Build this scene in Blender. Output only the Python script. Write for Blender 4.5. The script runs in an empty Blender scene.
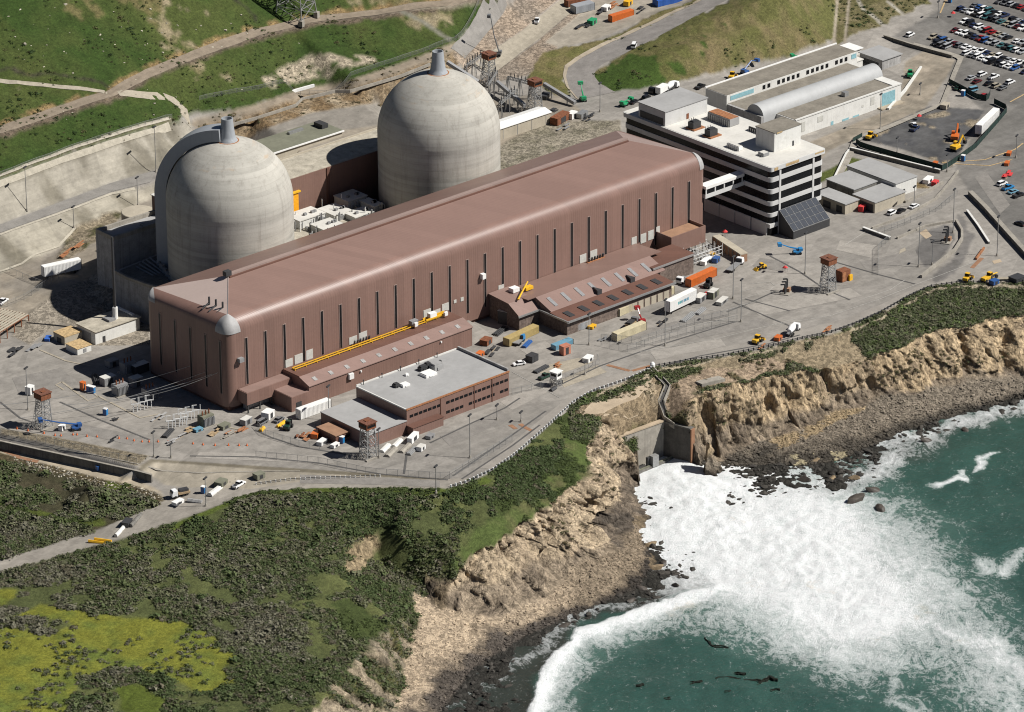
import bpy, bmesh, math, random
import numpy as np
from mathutils import Vector, Matrix
from mathutils.geometry import delaunay_2d_cdt
random.seed(7); rng = np.random.default_rng(7)
SC = bpy.context.scene; COL = SC.collection
PI = math.pi; R_ = math.radians
# ------------------------------------------------------------------ camera (solved from the photograph)
CAM = np.array([-909.8, -1152.8, 670.6]); YAW, PIT, ROLL, FPX = R_(47.93), R_(23.92), R_(-0.34), 4704.2
CF = np.array([math.cos(YAW)*math.cos(PIT), math.sin(YAW)*math.cos(PIT), -math.sin(PIT)])
_r0 = np.array([math.sin(YAW), -math.cos(YAW), 0.0]); _u0 = np.cross(_r0, CF)
CR = math.cos(ROLL)*_r0 + math.sin(ROLL)*_u0; CU = -math.sin(ROLL)*_r0 + math.cos(ROLL)*_u0
def at(x, y, z=0.0):
    "where the line of sight of a photo pixel meets the level z: used to survey the site"
    d = CF + CR*(x-512)/FPX + CU*(356-y)/FPX
    return CAM + d*((z-CAM[2])/d[2])
def at2(x, y, z=0.0):
    q = at(x, y, z); return (float(q[0]), float(q[1]))
def proj(P):
    d = np.asarray(P, float)-CAM; w = d@CF
    return 512+FPX*(d@CR)/w, 356-FPX*(d@CU)/w
cd = bpy.data.cameras.new('camera'); cam = bpy.data.objects.new('camera', cd); COL.objects.link(cam)
M4 = Matrix(((CR[0], CU[0], -CF[0], CAM[0]), (CR[1], CU[1], -CF[1], CAM[1]), (CR[2], CU[2], -CF[2], CAM[2]), (0, 0, 0, 1)))
cam.matrix_world = M4
cd.sensor_width = 36; cd.sensor_fit = 'HORIZONTAL'; cd.lens = FPX*36/1024; cd.clip_start = 10; cd.clip_end = 20000
SC.camera = cam
# ------------------------------------------------------------------ daylight
SUNH = np.array([0.58, -0.72]); SUNH /= np.linalg.norm(SUNH); EL = R_(47.2)
sd = Vector((SUNH[0]*math.cos(EL), SUNH[1]*math.cos(EL), math.sin(EL)))
sl = bpy.data.lights.new('sun', 'SUN'); sl.energy = 5.0; sl.angle = R_(0.5); sl.color = (1, .972, .925)
so = bpy.data.objects.new('sun', sl); COL.objects.link(so); so.rotation_euler = sd.to_track_quat('Z', 'Y').to_euler(); so.location = (0, 0, 500)
W = bpy.data.worlds.new('World'); SC.world = W; W.use_nodes = True
nt = W.node_tree; bg = nt.nodes['Background']; sk = nt.nodes.new('ShaderNodeTexSky'); sk.sky_type = 'NISHITA'; sk.sun_disc = False
sk.air_density = .35; sk.dust_density = .3; sk.sun_elevation = EL; sk.sun_rotation = math.atan2(SUNH[0], SUNH[1]); nt.links.new(sk.outputs[0], bg.inputs[0]); bg.inputs[1].default_value = 0.05
SC.view_settings.view_transform = 'Standard'; SC.view_settings.look = 'None'; SC.view_settings.exposure = .42; SC.view_settings.gamma = 1
SC.view_settings.use_curve_mapping = False
# ------------------------------------------------------------------ materials
def s2l(c): return tuple(((v/255+.055)/1.055)**2.4 if v/255 > .04045 else v/255/12.92 for v in c)
def alb(c):
    f = .74 if c[0] < .5 else .74+.16*min(1, (c[0]-.5)/.2)
    return tuple(v*f for v in c)
class NT:
    "small node-tree writer"
    def __init__(s, name):
        s.m = bpy.data.materials.new(name); s.m.use_nodes = True; s.t = s.m.node_tree; s.b = s.t.nodes['Principled BSDF']
        s.b.inputs['Specular IOR Level'].default_value = .3
    def n(s, k, **kw):
        o = s.t.nodes.new('ShaderNode'+k)
        for a, v in kw.items(): setattr(o, a, v)
        return o
    def l(s, a, b): s.t.links.new(a, b)
    def setin(s, i, v):
        if hasattr(v, 'is_output') or isinstance(v, bpy.types.NodeSocket): s.l(v, i)
        else: i.default_value = v
    def pos(s): return s.n('NewGeometry').outputs['Position']
    def objc(s): return s.n('TexCoord').outputs['Object']
    def map(s, v, scale=(1, 1, 1), rot=(0, 0, 0)):
        o = s.n('Mapping'); s.l(v, o.inputs[0]); o.inputs['Scale'].default_value = scale; o.inputs['Rotation'].default_value = rot; return o.outputs[0]
    def noise(s, v, sc=1., det=3., rough=.55, dist=0.):
        o = s.n('TexNoise'); s.l(v, o.inputs['Vector']); o.inputs['Scale'].default_value = sc; o.inputs['Detail'].default_value = det
        o.inputs['Roughness'].default_value = rough; o.inputs['Distortion'].default_value = dist; return o.outputs['Fac']
    def vor(s, v, sc=1., feat='F1', out='Distance'):
        o = s.n('TexVoronoi', feature=feat); s.l(v, o.inputs['Vector']); o.inputs['Scale'].default_value = sc; return o.outputs[out]
    def ramp(s, f, *st):
        o = s.n('ValToRGB'); s.l(f, o.inputs[0]); e = o.color_ramp.elements
        while len(e) < len(st): e.new(.5)
        for k, (p, c) in enumerate(st):
            e[k].position = p; e[k].color = (c[0], c[1], c[2], 1) if isinstance(c, (tuple, list)) else (c, c, c, 1)
        return o.outputs[0]
    def mix(s, f, a, b, mode='MIX'):
        o = s.n('Mix', data_type='RGBA', blend_type=mode)
        for i, v in ((0, f), (6, a), (7, b)):
            if isinstance(v, tuple): v = (*v, 1)
            s.setin(o.inputs[i], v)
        return o.outputs[2]
    def math(s, op, a, b=0., c=0.):
        o = s.n('Math', operation=op)
        for i, v in enumerate((a, b, c)): s.setin(o.inputs[i], v)
        return o.outputs[0]
    def attr(s, name, out='Fac'):
        o = s.n('Attribute', attribute_name=name); return o.outputs[out]
    def bump(s, h, st=.5, d=.3):
        o = s.n('Bump'); s.l(h, o.inputs['Height']); o.inputs['Strength'].default_value = st; o.inputs['Distance'].default_value = d
        s.l(o.outputs[0], s.b.inputs['Normal'])
    def col(s, c):
        s.setin(s.b.inputs['Base Color'], (*c, 1) if isinstance(c, tuple) else c)
    def fin(s, rough=.8, metal=0., spec=None):
        s.setin(s.b.inputs['Roughness'], rough); s.b.inputs['Metallic'].default_value = metal
        if spec is not None: s.b.inputs['Specular IOR Level'].default_value = spec
        return s.m
def weathered(name, c, rough=.75, amt=.22, sc=.35, streak=.0, metal=0., dirt=(.16, .13, .10), spec=.3, dirtamt=.25, loc=False):
    "painted / cast surface with blotches, run-off streaks and grime"
    c = alb(c); dirt = alb(dirt); k = NT(name); p = k.objc() if loc else k.pos()
    n1 = k.noise(p, sc, 5, .6); n2 = k.noise(p, sc*6, 4, .6)
    f = k.math('ADD', k.math('MULTIPLY', n1, .65), k.math('MULTIPLY', n2, .35))
    lo = tuple(v*(1-amt) for v in c); hi = tuple(min(.9, v*(1+amt)) for v in c)
    col = k.ramp(f, (.36, lo), (.64, hi))
    d = k.ramp(k.noise(p, sc*1.7, 6, .7), (.55, 0.), (.75, 1.))
    col = k.mix(k.math('MULTIPLY', d, dirtamt), col, dirt)
    if streak:
        st = k.ramp(k.noise(k.map(p, (1.3, 1.3, .05)), 1., 3, .6), (.5, 0.), (.72, 1.))
        col = k.mix(k.math('MULTIPLY', st, streak), col, dirt)
    k.col(col); return k.fin(rough, metal, spec)
def plain(name, c, rough=.6, metal=0., spec=.35, amt=.12):
    c = alb(c); k = NT(name); p = k.objc(); f = k.noise(p, 1.3, 4, .6)
    k.col(k.ramp(f, (.35, tuple(v*(1-amt) for v in c)), (.65, tuple(min(.92, v*(1+amt)) for v in c)))); return k.fin(rough, metal, spec)
_mc = {}
def M(name):
    if name not in _mc: _mc[name] = MATS[name]()
    return _mc[name]
MATS = {}
# ------------------------------------------------------------------ mesh building
WOFF = {}; KIDS = {}
class MB:
    def __init__(s): s.v = []; s.f = []
    def quadbox(s, P):
        b = len(s.v); s.v += [tuple(map(float, p)) for p in P]
        s.f += [(b, b+3, b+2, b+1), (b+4, b+5, b+6, b+7), (b, b+1, b+5, b+4), (b+1, b+2, b+6, b+5), (b+2, b+3, b+7, b+6), (b+3, b, b+4, b+7)]; return s
    def box(s, x0, x1, y0, y1, z0, z1):
        return s.quadbox([(x0, y0, z0), (x1, y0, z0), (x1, y1, z0), (x0, y1, z0), (x0, y0, z1), (x1, y0, z1), (x1, y1, z1), (x0, y1, z1)])
    def cbox(s, c, d, rz=0.):
        x, y, z = c; a, b, h = d[0]/2, d[1]/2, d[2]; co, si = math.cos(rz), math.sin(rz)
        q = [(x+co*i-si*j, y+si*i+co*j) for i, j in ((-a, -b), (a, -b), (a, b), (-a, b))]
        return s.quadbox([(*p, z) for p in q]+[(*p, z+h) for p in q])
    def prism(s, pts, z0, z1):
        n = len(pts); b = len(s.v); zz0 = z0 if hasattr(z0, '__len__') else [z0]*n; zz1 = z1 if hasattr(z1, '__len__') else [z1]*n
        A = sum(pts[i][0]*pts[(i+1) % n][1]-pts[(i+1) % n][0]*pts[i][1] for i in range(n))
        if A < 0: pts = pts[::-1]; zz0 = list(zz0)[::-1]; zz1 = list(zz1)[::-1]
        s.v += [(float(p[0]), float(p[1]), float(z)) for p, z in zip(pts, zz0)]+[(float(p[0]), float(p[1]), float(z)) for p, z in zip(pts, zz1)]
        s.f.append(tuple(range(b+n-1, b-1, -1))); s.f.append(tuple(range(b+n, b+2*n)))
        for i in range(n): j = (i+1) % n; s.f.append((b+i, b+j, b+n+j, b+n+i))
        return s
    def poly(s, pts):
        b = len(s.v); s.v += [tuple(map(float, p)) for p in pts]; s.f.append(tuple(range(b, b+len(pts)))); return s
    def extr(s, prof, axis, a0, a1):
        "profile of (horizontal, z) pairs swept along x or y"
        n = len(prof); b = len(s.v)
        for a in (a0, a1):
            for h, z in prof: s.v.append((a, h, z) if axis == 'x' else (h, a, z))
        s.f.append(tuple(range(b, b+n))); s.f.append(tuple(range(b+2*n-1, b+n-1, -1)))
        for i in range(n): j = (i+1) % n; s.f.append((b+j, b+i, b+n+i, b+n+j))
        return s
    def tube(s, p, q, r0, r1=None, n=6, cap=True):
        r1 = r0 if r1 is None else r1; p = Vector(p); q = Vector(q); d = (q-p)
        if d.length < 1e-6: return s
        d.normalize(); a = d.orthogonal().normalized(); c = d.cross(a); b = len(s.v)
        for o, r in ((p, r0), (q, r1)):
            for i in range(n):
                t = 2*PI*i/n; s.v.append(tuple(o+a*(r*math.cos(t))+c*(r*math.sin(t))))
        for i in range(n): j = (i+1) % n; s.f.append((b+i, b+j, b+n+j, b+n+i))
        if cap: s.f.append(tuple(range(b+n-1, b-1, -1))); s.f.append(tuple(range(b+n, b+2*n)))
        return s
    def lathe(s, c, prof, n=32):
        b = len(s.v); m = len(prof)
        for r, z in prof:
            for i in range(n): t = 2*PI*i/n; s.v.append((c[0]+r*math.cos(t), c[1]+r*math.sin(t), c[2]+z))
        for k in range(m-1):
            for i in range(n): j = (i+1) % n; s.f.append((b+k*n+i, b+k*n+j, b+(k+1)*n+j, b+(k+1)*n+i))
        s.f.append(tuple(range(b+(m-1)*n, b+m*n))); s.f.append(tuple(range(b+n-1, b-1, -1)))
        return s
    def strip(s, pts, w, z0, z1):
        "wall or kerb of width w following a polyline of (x,y)"
        P = [Vector(p[:2]) for p in pts]; n = len(P); L = []; Rr = []
        for i in range(n):
            d = (P[min(i+1, n-1)]-P[max(i-1, 0)]).normalized(); nn = Vector((-d.y, d.x))*w/2; L.append(P[i]+nn); Rr.append(P[i]-nn)
        zf = (lambda i, z: z[i] if hasattr(z, '__len__') else z)
        b = len(s.v)
        for i in range(n):
            s.v += [(*L[i], zf(i, z0)), (*Rr[i], zf(i, z0)), (*Rr[i], zf(i, z1)), (*L[i], zf(i, z1))]
        for i in range(n-1):
            k = b+4*i
            for a, c in ((0, 1), (1, 2), (2, 3), (3, 0)): s.f.append((k+a, k+4+a, k+4+c, k+c))
        s.f.append((b, b+1, b+2, b+3)); k = b+4*(n-1); s.f.append((k+3, k+2, k+1, k)); return s
    def build(s, name, mat, parent=None, loc=None, smooth=False, bevel=0.):
        me = bpy.data.meshes.new(name); off = (0, 0, 0)
        if loc is not None: off = loc
        elif parent is not None and parent.name in WOFF: off = WOFF[parent.name]
        me.from_pydata([(a-off[0], b-off[1], c-off[2]) for a, b, c in s.v], [], s.f)
        o = bpy.data.objects.new(name, me); COL.objects.link(o)
        if mat is not None:
            for m in (mat if isinstance(mat, (list, tuple)) else [mat]): me.materials.append(M(m) if isinstance(m, str) else m)
        bm = bmesh.new(); bm.from_mesh(me); bmesh.ops.recalc_face_normals(bm, faces=bm.faces); bm.to_mesh(me); bm.free()
        if smooth: me.shade_smooth()
        if smooth == 'auto':
            me.shade_smooth(); me.set_sharp_from_angle(angle=R_(38))
        if bevel:
            b = o.modifiers.new('bevel', 'BEVEL'); b.width = bevel; b.segments = 2; b.limit_method = 'ANGLE'
        if parent is not None: o.parent = parent; KIDS.setdefault(parent.name, []).append(o)
        elif loc is not None: o.location = loc
        return o
def tag(o, label=None, cat=None, group=None, kind=None):
    for k, v in (('label', label), ('category', cat), ('group', group), ('kind', kind)):
        if v: o[k] = v
    return o
def thing(name, label, cat, loc=(0, 0, 0), rz=0., group=None, world=False):
    "an Empty at the thing's base; with world=True its parts are given in site coordinates"
    o = bpy.data.objects.new(name, None); COL.objects.link(o); o.location = loc; o.rotation_euler = (0, 0, rz); o.empty_display_size = .5
    if world: WOFF[o.name] = tuple(float(v) for v in loc)
    return tag(o, label, cat, group)
def copy_tree(o, parent=None):
    c = o.copy(); COL.objects.link(c)
    if parent is not None: c.parent = parent; KIDS.setdefault(parent.name, []).append(c)
    for ch in list(KIDS.get(o.name, [])): copy_tree(ch, c)
    return c
# ------------------------------------------------------------------ terrain: surveyed points -> triangulated surface
RA = np.array([CR[0], CR[1]]); RA /= np.linalg.norm(RA); AA = np.array([-RA[1], RA[0]])       # across / away directions on the ground
CP = []                                                                                      # control points (x, y, z)
def line(pts, step=6., closed=False):
    W_ = [np.array([*at2(x, y, z), z]) for x, y, z in pts]
    for a, b in zip(W_[:-1], W_[1:]):
        n = max(1, int(np.linalg.norm(b[:2]-a[:2])/step))
        for i in range(n): CP.append(a+(b-a)*i/n)
    CP.append(W_[-1])
def wpts(pts):
    for p in pts: CP.append(np.array(p, float))
EDGE = [(1100, 283, 0), (1023, 283, 0), (958, 284, 0), (930, 288, 0), (908, 298, 0), (880, 314, 0), (855, 325, 0), (830, 334, 0), (805, 339, 0), (768, 348, 0), (724, 357, 0), (687, 362, 0), (654, 368, 0),
        (647, 372, 0), (629, 380, 0), (594, 392, 0), (574, 403, 0), (549, 426, 0), (512, 458, 0), (493, 471, 0), (468, 483, 0), (451, 488, 0), (381, 487.5, 0), (318, 488, -.4), (256, 492, -1.2), (225, 503, -2), (195, 515, -3), (162, 526, -4.2), (140, 534, -5), (85, 549, -6.8), (0, 573, -9), (-60, 588, -10.5)]
line(EDGE)
line([(-40, 424, 0), (0, 433, 0), (60, 446, 0), (137, 467, 0), (150, 458, 0), (330, 470, 0), (450, 478, 0)])
line([(-40, 440, -4), (0, 448.5, -4), (70, 464, -4), (137, 479, -3.8), (160, 491, -3.6), (166, 500, -3.8), (140, 513, -4.8), (97, 531, -6.6), (0, 561, -8.8), (-60, 578, -10.2)])
line([(-40, 448, -4.2), (0, 453, -4.2), (50, 465, -4.2), (100, 478, -4.2), (140, 487, -4.2)])
line([(150, 480, -3.2), (200, 487, -2.4), (250, 489, -1.3)])
line([(-40, 480, -5.5), (30, 478, -5.2), (90, 490, -5.2), (130, 500, -5.2)]); line([(-40, 530, -8.3), (40, 525, -7), (90, 512, -6)])
# bluff below the lower road
line([(-60, 610, -11), (0, 600, -9.6), (100, 578, -7.6), (200, 552, -5.4), (300, 515, -2.6), (400, 500, -1.5), (480, 498, -1.6), (560, 436, -1)])
line([(-60, 660, -12), (0, 650, -10.5), (120, 620, -9), (220, 590, -7.5), (300, 565, -6)]); line([(-60, 800, -14), (0, 711, -12), (120, 690, -11), (220, 660, -9.5), (300, 640, -9)])
line([(365, 533, -6.5), (400, 535, -6), (450, 540, -7), (500, 520, -6), (530, 500, -4)])
line([(600, 415, -1.2), (590, 445, -4.5), (583, 480, -6.5), (545, 508, -8), (500, 545, -11), (470, 562, -13), (445, 588, -16.5)], 4)
line([(320, 545, -6), (346, 562, -8.5), (350, 590, -9), (380, 608, -10.5), (396, 622, -12)], 4)
line([(378, 545, -11), (376, 556, -13.5), (390, 570, -16.5), (420, 588, -19), (450, 612, -22.4)], 4)
line([(396, 622, -12), (368, 640, -10.5), (348, 668, -10.5), (325, 698, -10), (300, 740, -10), (270, 800, -10)], 4)
line([(412, 618, -19.5), (404, 640, -22), (400, 672, -23), (394, 705, -23.6), (390, 760, -24), (390, 820, -24)], 4)
# beach and left cliff foot
line([(450, 606, -21.6), (466, 612, -22.5), (484, 617, -22.9), (502, 615, -22.9), (522, 604, -22.7), (545, 594, -22.4), (564, 582, -21.8), (566, 561, -18.5), (592, 556, -18.6), (622, 548, -20.5), (634, 522, -22.5), (640, 500, -23.5)], 4)
line([(420, 700, -24.4), (440, 665, -24.4), (470, 645, -24.3), (500, 625, -24.3), (540, 613, -24.2), (570, 600, -23.8), (600, 590, -23.4), (636, 568, -24)], 4)
line([(432, 820, -26), (440, 740, -26), (450, 711, -25.9), (480, 672, -25.9), (520, 645, -25.9), (560, 625, -25.9), (600, 607, -25.9), (640, 592, -25.9), (655, 562, -25.9), (649, 522, -25.9), (642, 492, -25.9)], 4)
line([(520, 820, -27), (530, 711, -27), (545, 672, -27), (575, 637, -27), (650, 612, -27), (690, 580, -27), (690, 520, -27), (690, 480, -27)])
line([(640, 820, -30), (660, 690, -30), (740, 610, -30), (800, 540, -30), (930, 470, -30), (1100, 420, -30)], 12)
wpts([(*at2(800, 800, -32), -32), (*at2(1100, 800, -32), -32), (*at2(1200, 600, -32), -32), (*at2(1000, 560, -32), -32), (*at2(900, 680, -32), -32)])
# outfall cut
line([(580, 415, -1.2), (601, 413, -1.5), (641, 398, -1.5), (653, 380, -1)], 4); wpts([(98, -89.5, -11.8), (104, -90, -11.8), (110, -90.3, -11.8), (115, -90.5, -11.8)])
line([(628, 455, -18.5), (630, 462, -21)], 3); line([(637, 472, -27.2), (650, 467, -27), (664, 462, -27)], 3)
line([(668, 376, -1), (668, 385, -2), (663, 402, -6), (668, 418, -11)], 4)
wpts([(120, -94, -12.2), (122, -99, -12.4), (124, -103.5, -12.6), (125, -106, -14)]); line([(697, 405, -6.5), (698, 425, -14), (700, 445, -21)], 3)
# right cliff
line([(693, 402, -5), (702, 396, -4.6), (712, 393, -4.6), (737, 386, -5), (762, 381, -5.5), (793, 376, -6), (830, 370, -7), (863, 364, -8), (893, 354, -7.5), (908, 349, -7), (923, 340, -7), (968, 331, -6), (1008, 324, -6), (1100, 316, -6)], 4)
line([(700, 372, -1.6), (760, 360, -2.5), (820, 350, -3.5), (880, 330, -3.2), (940, 310, -2.8), (1023, 302, -2.6), (1100, 300, -2.6)])
line([(707, 456, -24.5), (720, 459, -25), (745, 446, -23.5), (775, 434, -23), (800, 428, -22), (836, 408, -19.5), (866, 402, -19), (900, 391, -18), (950, 383, -18.5), (1023, 372, -18.5), (1100, 362, -18.5)], 4)
line([(700, 470, -26.2), (740, 474, -26.1), (780, 486, -26.3), (830, 492, -26.5), (872, 478, -26.4), (880, 447, -26), (905, 431, -25.8), (960, 414, -25.8), (1023, 398, -25.8), (1100, 386, -25.8)], 4)
line([(740, 464, -25.4), (775, 466, -25.7), (830, 466, -25.8), (862, 452, -25.7)], 5)
# plant platform and the level behind it
for u in (-70, -40, -10, 30, 70, 110, 150, 190, 230): wpts([(u, -14, 0)])
for u in (-60, -30, 0, 20): wpts([(u, 20, 0), (u, 44, 0)])
wpts([(60, 41, 0), (120, 41, 0), (180, 41, 0), (232, 30, 0), (232, 0, 0), (290, -15, 0), (246, 60, 2), (246, 64, 8.4), (290, 50, 0), (315, 45, 0), (316, 92, 1.5)])
for u in (33, 70, 110, 150, 190, 232): wpts([(u, 47, 9)])
for u in (36, 70, 110, 150, 190, 230, 246): wpts([(u, 95, 9), (u, 115, 9)])
wpts([(28, 50, 0), (27, 80, 0), (24, 95, .5), (-20, 70, 0), (-45, 62, 0), (22, 108, 4), (12, 95, 1.5)])
line([(0, 338, 0), (40, 340, 0), (75, 332, 0)]); line([(0, 308, 3), (36, 288, 5), (70, 280, 7), (95, 281, 5)])
line([(-60, 300, 4), (0, 272, 5), (40, 264, 6), (75, 235, 8), (110, 218, 9), (150, 198, 9)])
line([(-60, 246, 14), (0, 234, 14), (75, 207, 14), (112, 192, 14), (150, 184, 14), (180, 168, 14)])
line([(-60, 236, 14.2), (0, 224, 14.2), (75, 196, 14.2), (112, 182, 14.2), (160, 168, 14.5)])
line([(-60, 205, 27), (0, 181, 27), (60, 158, 27), (110, 141, 27), (150, 129, 26), (172, 123, 25)])
line([(172, 136, 20), (190, 150, 14)]); line([(185, 118, 24), (192, 128, 19)])
line([(200, 128, 17.5), (256, 112, 18), (300, 96, 18), (345, 88, 18), (400, 70, 18), (455, 50, 18)]); line([(200, 134, 17.2), (256, 118, 17), (300, 100, 17), (350, 92, 17), (400, 76, 17), (456, 56, 17)])
line([(215, 150, 10), (256, 136, 9.5), (310, 113, 9.5), (375, 104, 9.5), (440, 90, 9.5), (480, 75, 9.5)])
line([(-60, 146, 36), (0, 133, 36), (60, 112, 36.3), (110, 96, 36.3), (150, 76, 36), (200, 56, 35), (256, 36, 33), (320, 22, 31), (380, 15, 29.5), (450, 5, 28.5), (500, -12, 28)])
line([(-60, 141, 36.3), (0, 128, 36.2), (60, 107, 36.5), (110, 91, 36.5), (150, 71, 36.2), (200, 51, 35.2), (256, 31, 33.2), (320, 17, 31.2), (380, 11, 29.6), (450, 1, 28.6)])
line([(-80, 0, 64), (0, 0, 61), (128, 0, 53), (200, 0, 47), (256, 0, 40), (340, -12, 37)]); line([(-80, -160, 95), (128, -140, 85), (340, -120, 70), (500, -90, 45), (600, -90, 32)], 20)
line([(470, 40, 17), (500, 15, 18), (540, -10, 19)]); line([(485, 75, 10), (520, 50, 12), (560, 10, 15), (580, -15, 17)]); line([(555, 52, 12.5), (580, 35, 13), (620, 22, 14), (680, 2, 15.5), (640, 0, 15.5), (580, 10, 14)])
line([(500, 118, 9), (545, 100, 9), (560, 90, 9.2), (536, 76, 9.4)])
# service road
ROADL = [(579, 100, 9), (569, 88, 9.4), (566, 77, 10), (568, 68, 10.6), (580, 59, 11.5), (612, 42, 13.2), (662, 20, 15.6), (702, 0, 18), (740, -20, 20.5)]
ROADR = [(616, 92, 9), (600, 84, 9.4), (594, 76, 10), (596, 70, 10.6), (604, 63, 11.4), (624, 54, 13), (652, 40, 15), (687, 21, 17), (727, 0, 19.2), (770, -20, 21.5)]
line(ROADL); line(ROADR)
line([(616, 93, 9), (650, 90, 9), (700, 79, 8), (768, 63, 6), (830, 46, 5), (838, 20, 6), (838, -20, 7)]); line([(600, 98, 9), (650, 100, 9), (690, 92, 8), (760, 74, 5.5)])
line([(700, 22, 19), (740, 10, 22), (780, -10, 26), (800, -40, 27)]); line([(640, 70, 13), (690, 45, 17), (760, 30, 16.5), (800, 15, 16)])
line([(860, 42, 4), (870, 0, 6), (880, -40, 8)]); line([(900, 30, 3), (930, 12, 3), (950, -30, 4)]); line([(850, 62, 2.5), (890, 50, 2.5)])
line([(960, 0, 3), (1023, 0, 3), (1100, 0, 3)]); line([(900, 55, 2.5), (970, 80, 2), (1060, 80, 2)]); line([(870, 150, 0), (950, 168, 0), (960, 110, .8), (1000, 130, .4), (1100, 130, .4)])
line([(905, 95, .6), (930, 70, 1.6)]); line([(900, -60, 8), (1000, -60, 4), (1150, -60, 3)], 20)
wpts([(900, 700, 30), (200, 900, 140), (-400, 700, 140), (-600, 200, 60), (-500, -100, -10), (900, 100, 4), (800, -150, -2), (-400, -500, -14), (600, -700, -34), (0, -900, -34), (1000, -500, -34)])
CP = np.array(CP)
_, keep = np.unique(np.round(CP[:, :2]/1.2), axis=0, return_index=True); CP = CP[np.sort(keep)]
_o = delaunay_2d_cdt([Vector((float(p@RA), float(p@AA))) for p in CP[:, :2]], [], [], 0, 1e-4)
TV = np.array([[v.x, v.y] for v in _o[0]]); TZ = np.array([CP[o[0], 2] if len(o) else 0 for o in _o[3]]); TF = np.array(_o[2])
def axis(lo, hi, d, grow, far):
    a = np.arange(lo, hi+d, d); out = []; s = d
    x = lo; L = []
    while x > -far: s *= grow; x -= s; L.append(x)
    s = d; x = a[-1]; Rr = []
    while x < far: s *= grow; x += s; Rr.append(x)
    return np.concatenate([L[::-1], a, Rr])
def axis2(segs, grow, far):
    a = np.concatenate([np.arange(x0, x1, d) for x0, x1, d in segs]+[[segs[-1][1]]]); L = []; Rr = []; s = segs[0][2]; x = a[0]
    while x > -far: s *= grow; x -= s; L.append(x)
    s = segs[-1][2]; x = a[-1]
    while x < far: s *= grow; x += s; Rr.append(x)
    return np.concatenate([L[::-1], a, Rr])
GR = axis2([(-118, 78, .68), (78, 262, .46), (262, 330, .56)], 1.25, 2600); GA = axis2([(-232, -75, .95), (-75, 112, .36), (112, 420, .95)], 1.25, 2600)
NR, NA = len(GR), len(GA)
def rasterise(gr, ga):
    Z = np.full((len(ga), len(gr)), np.nan)
    for t in TF:
        P = TV[t]; z = TZ[t]; lo = P.min(0); hi = P.max(0)
        i0, i1 = np.searchsorted(gr, lo[0]), np.searchsorted(gr, hi[0], 'right'); j0, j1 = np.searchsorted(ga, lo[1]), np.searchsorted(ga, hi[1], 'right')
        if i1 <= i0 or j1 <= j0: continue
        X, Y = np.meshgrid(gr[i0:i1], ga[j0:j1]); d = (P[1, 1]-P[2, 1])*(P[0, 0]-P[2, 0])+(P[2, 0]-P[1, 0])*(P[0, 1]-P[2, 1])
        if abs(d) < 1e-9: continue
        a = ((P[1, 1]-P[2, 1])*(X-P[2, 0])+(P[2, 0]-P[1, 0])*(Y-P[2, 1]))/d; b = ((P[2, 1]-P[0, 1])*(X-P[2, 0])+(P[0, 0]-P[2, 0])*(Y-P[2, 1]))/d; c = 1-a-b
        ins = (a > -1e-6) & (b > -1e-6) & (c > -1e-6); S = Z[j0:j1, i0:i1]; S[ins] = (a*z[0]+b*z[1]+c*z[2])[ins]
    return Z
Z = rasterise(GR, GA)
def vnoise(x, y, s, seed):
    "smooth value noise on arrays"
    x = x/s+seed*17.3; y = y/s-seed*9.1; xi = np.floor(x).astype(np.int64); yi = np.floor(y).astype(np.int64); fx = x-xi; fy = y-yi
    def h(a, b):
        n = (a*374761393+b*668265263+seed*982451653) & 0xffffffff; n = ((n ^ (n >> 13))*1274126177) & 0xffffffff; return ((n ^ (n >> 16)) & 0xffff)/65535.
    fx = fx*fx*(3-2*fx); fy = fy*fy*(3-2*fy)
    return (h(xi, yi)*(1-fx)+h(xi+1, yi)*fx)*(1-fy)+(h(xi, yi+1)*(1-fx)+h(xi+1, yi+1)*fx)*fy
def fbm(x, y, s, seed, o=4, g=.5):
    a = 1.; t = 0.; v = 0.
    for k in range(o): v = v+a*vnoise(x, y, s/2**k, seed+k); t += a; a *= g
    return v/t
GRm, GAm = np.meshgrid(GR, GA)
# far skirt: nearest valid value
bad = np.isnan(Z)
for ax in (1, 0, 1):
    for rev in (False, True):
        Zt = Z if ax == 0 else Z.T
        if rev: Zt = Zt[::-1]
        for k in range(1, len(Zt)):
            m = np.isnan(Zt[k]) & ~np.isnan(Zt[k-1]); Zt[k][m] = Zt[k-1][m]
X = GRm*RA[0]+GAm*AA[0]; Y = GRm*RA[1]+GAm*AA[1]
def inside(px, py, poly):
    c = np.zeros(px.shape, bool); n = len(poly)
    for i in range(n):
        x0, y0 = poly[i]; x1, y1 = poly[(i+1) % n]
        if y0 == y1: continue
        c ^= ((y0 > py) != (y1 > py)) & (px < (x1-x0)*(py-y0)/(y1-y0)+x0)
    return c
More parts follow.
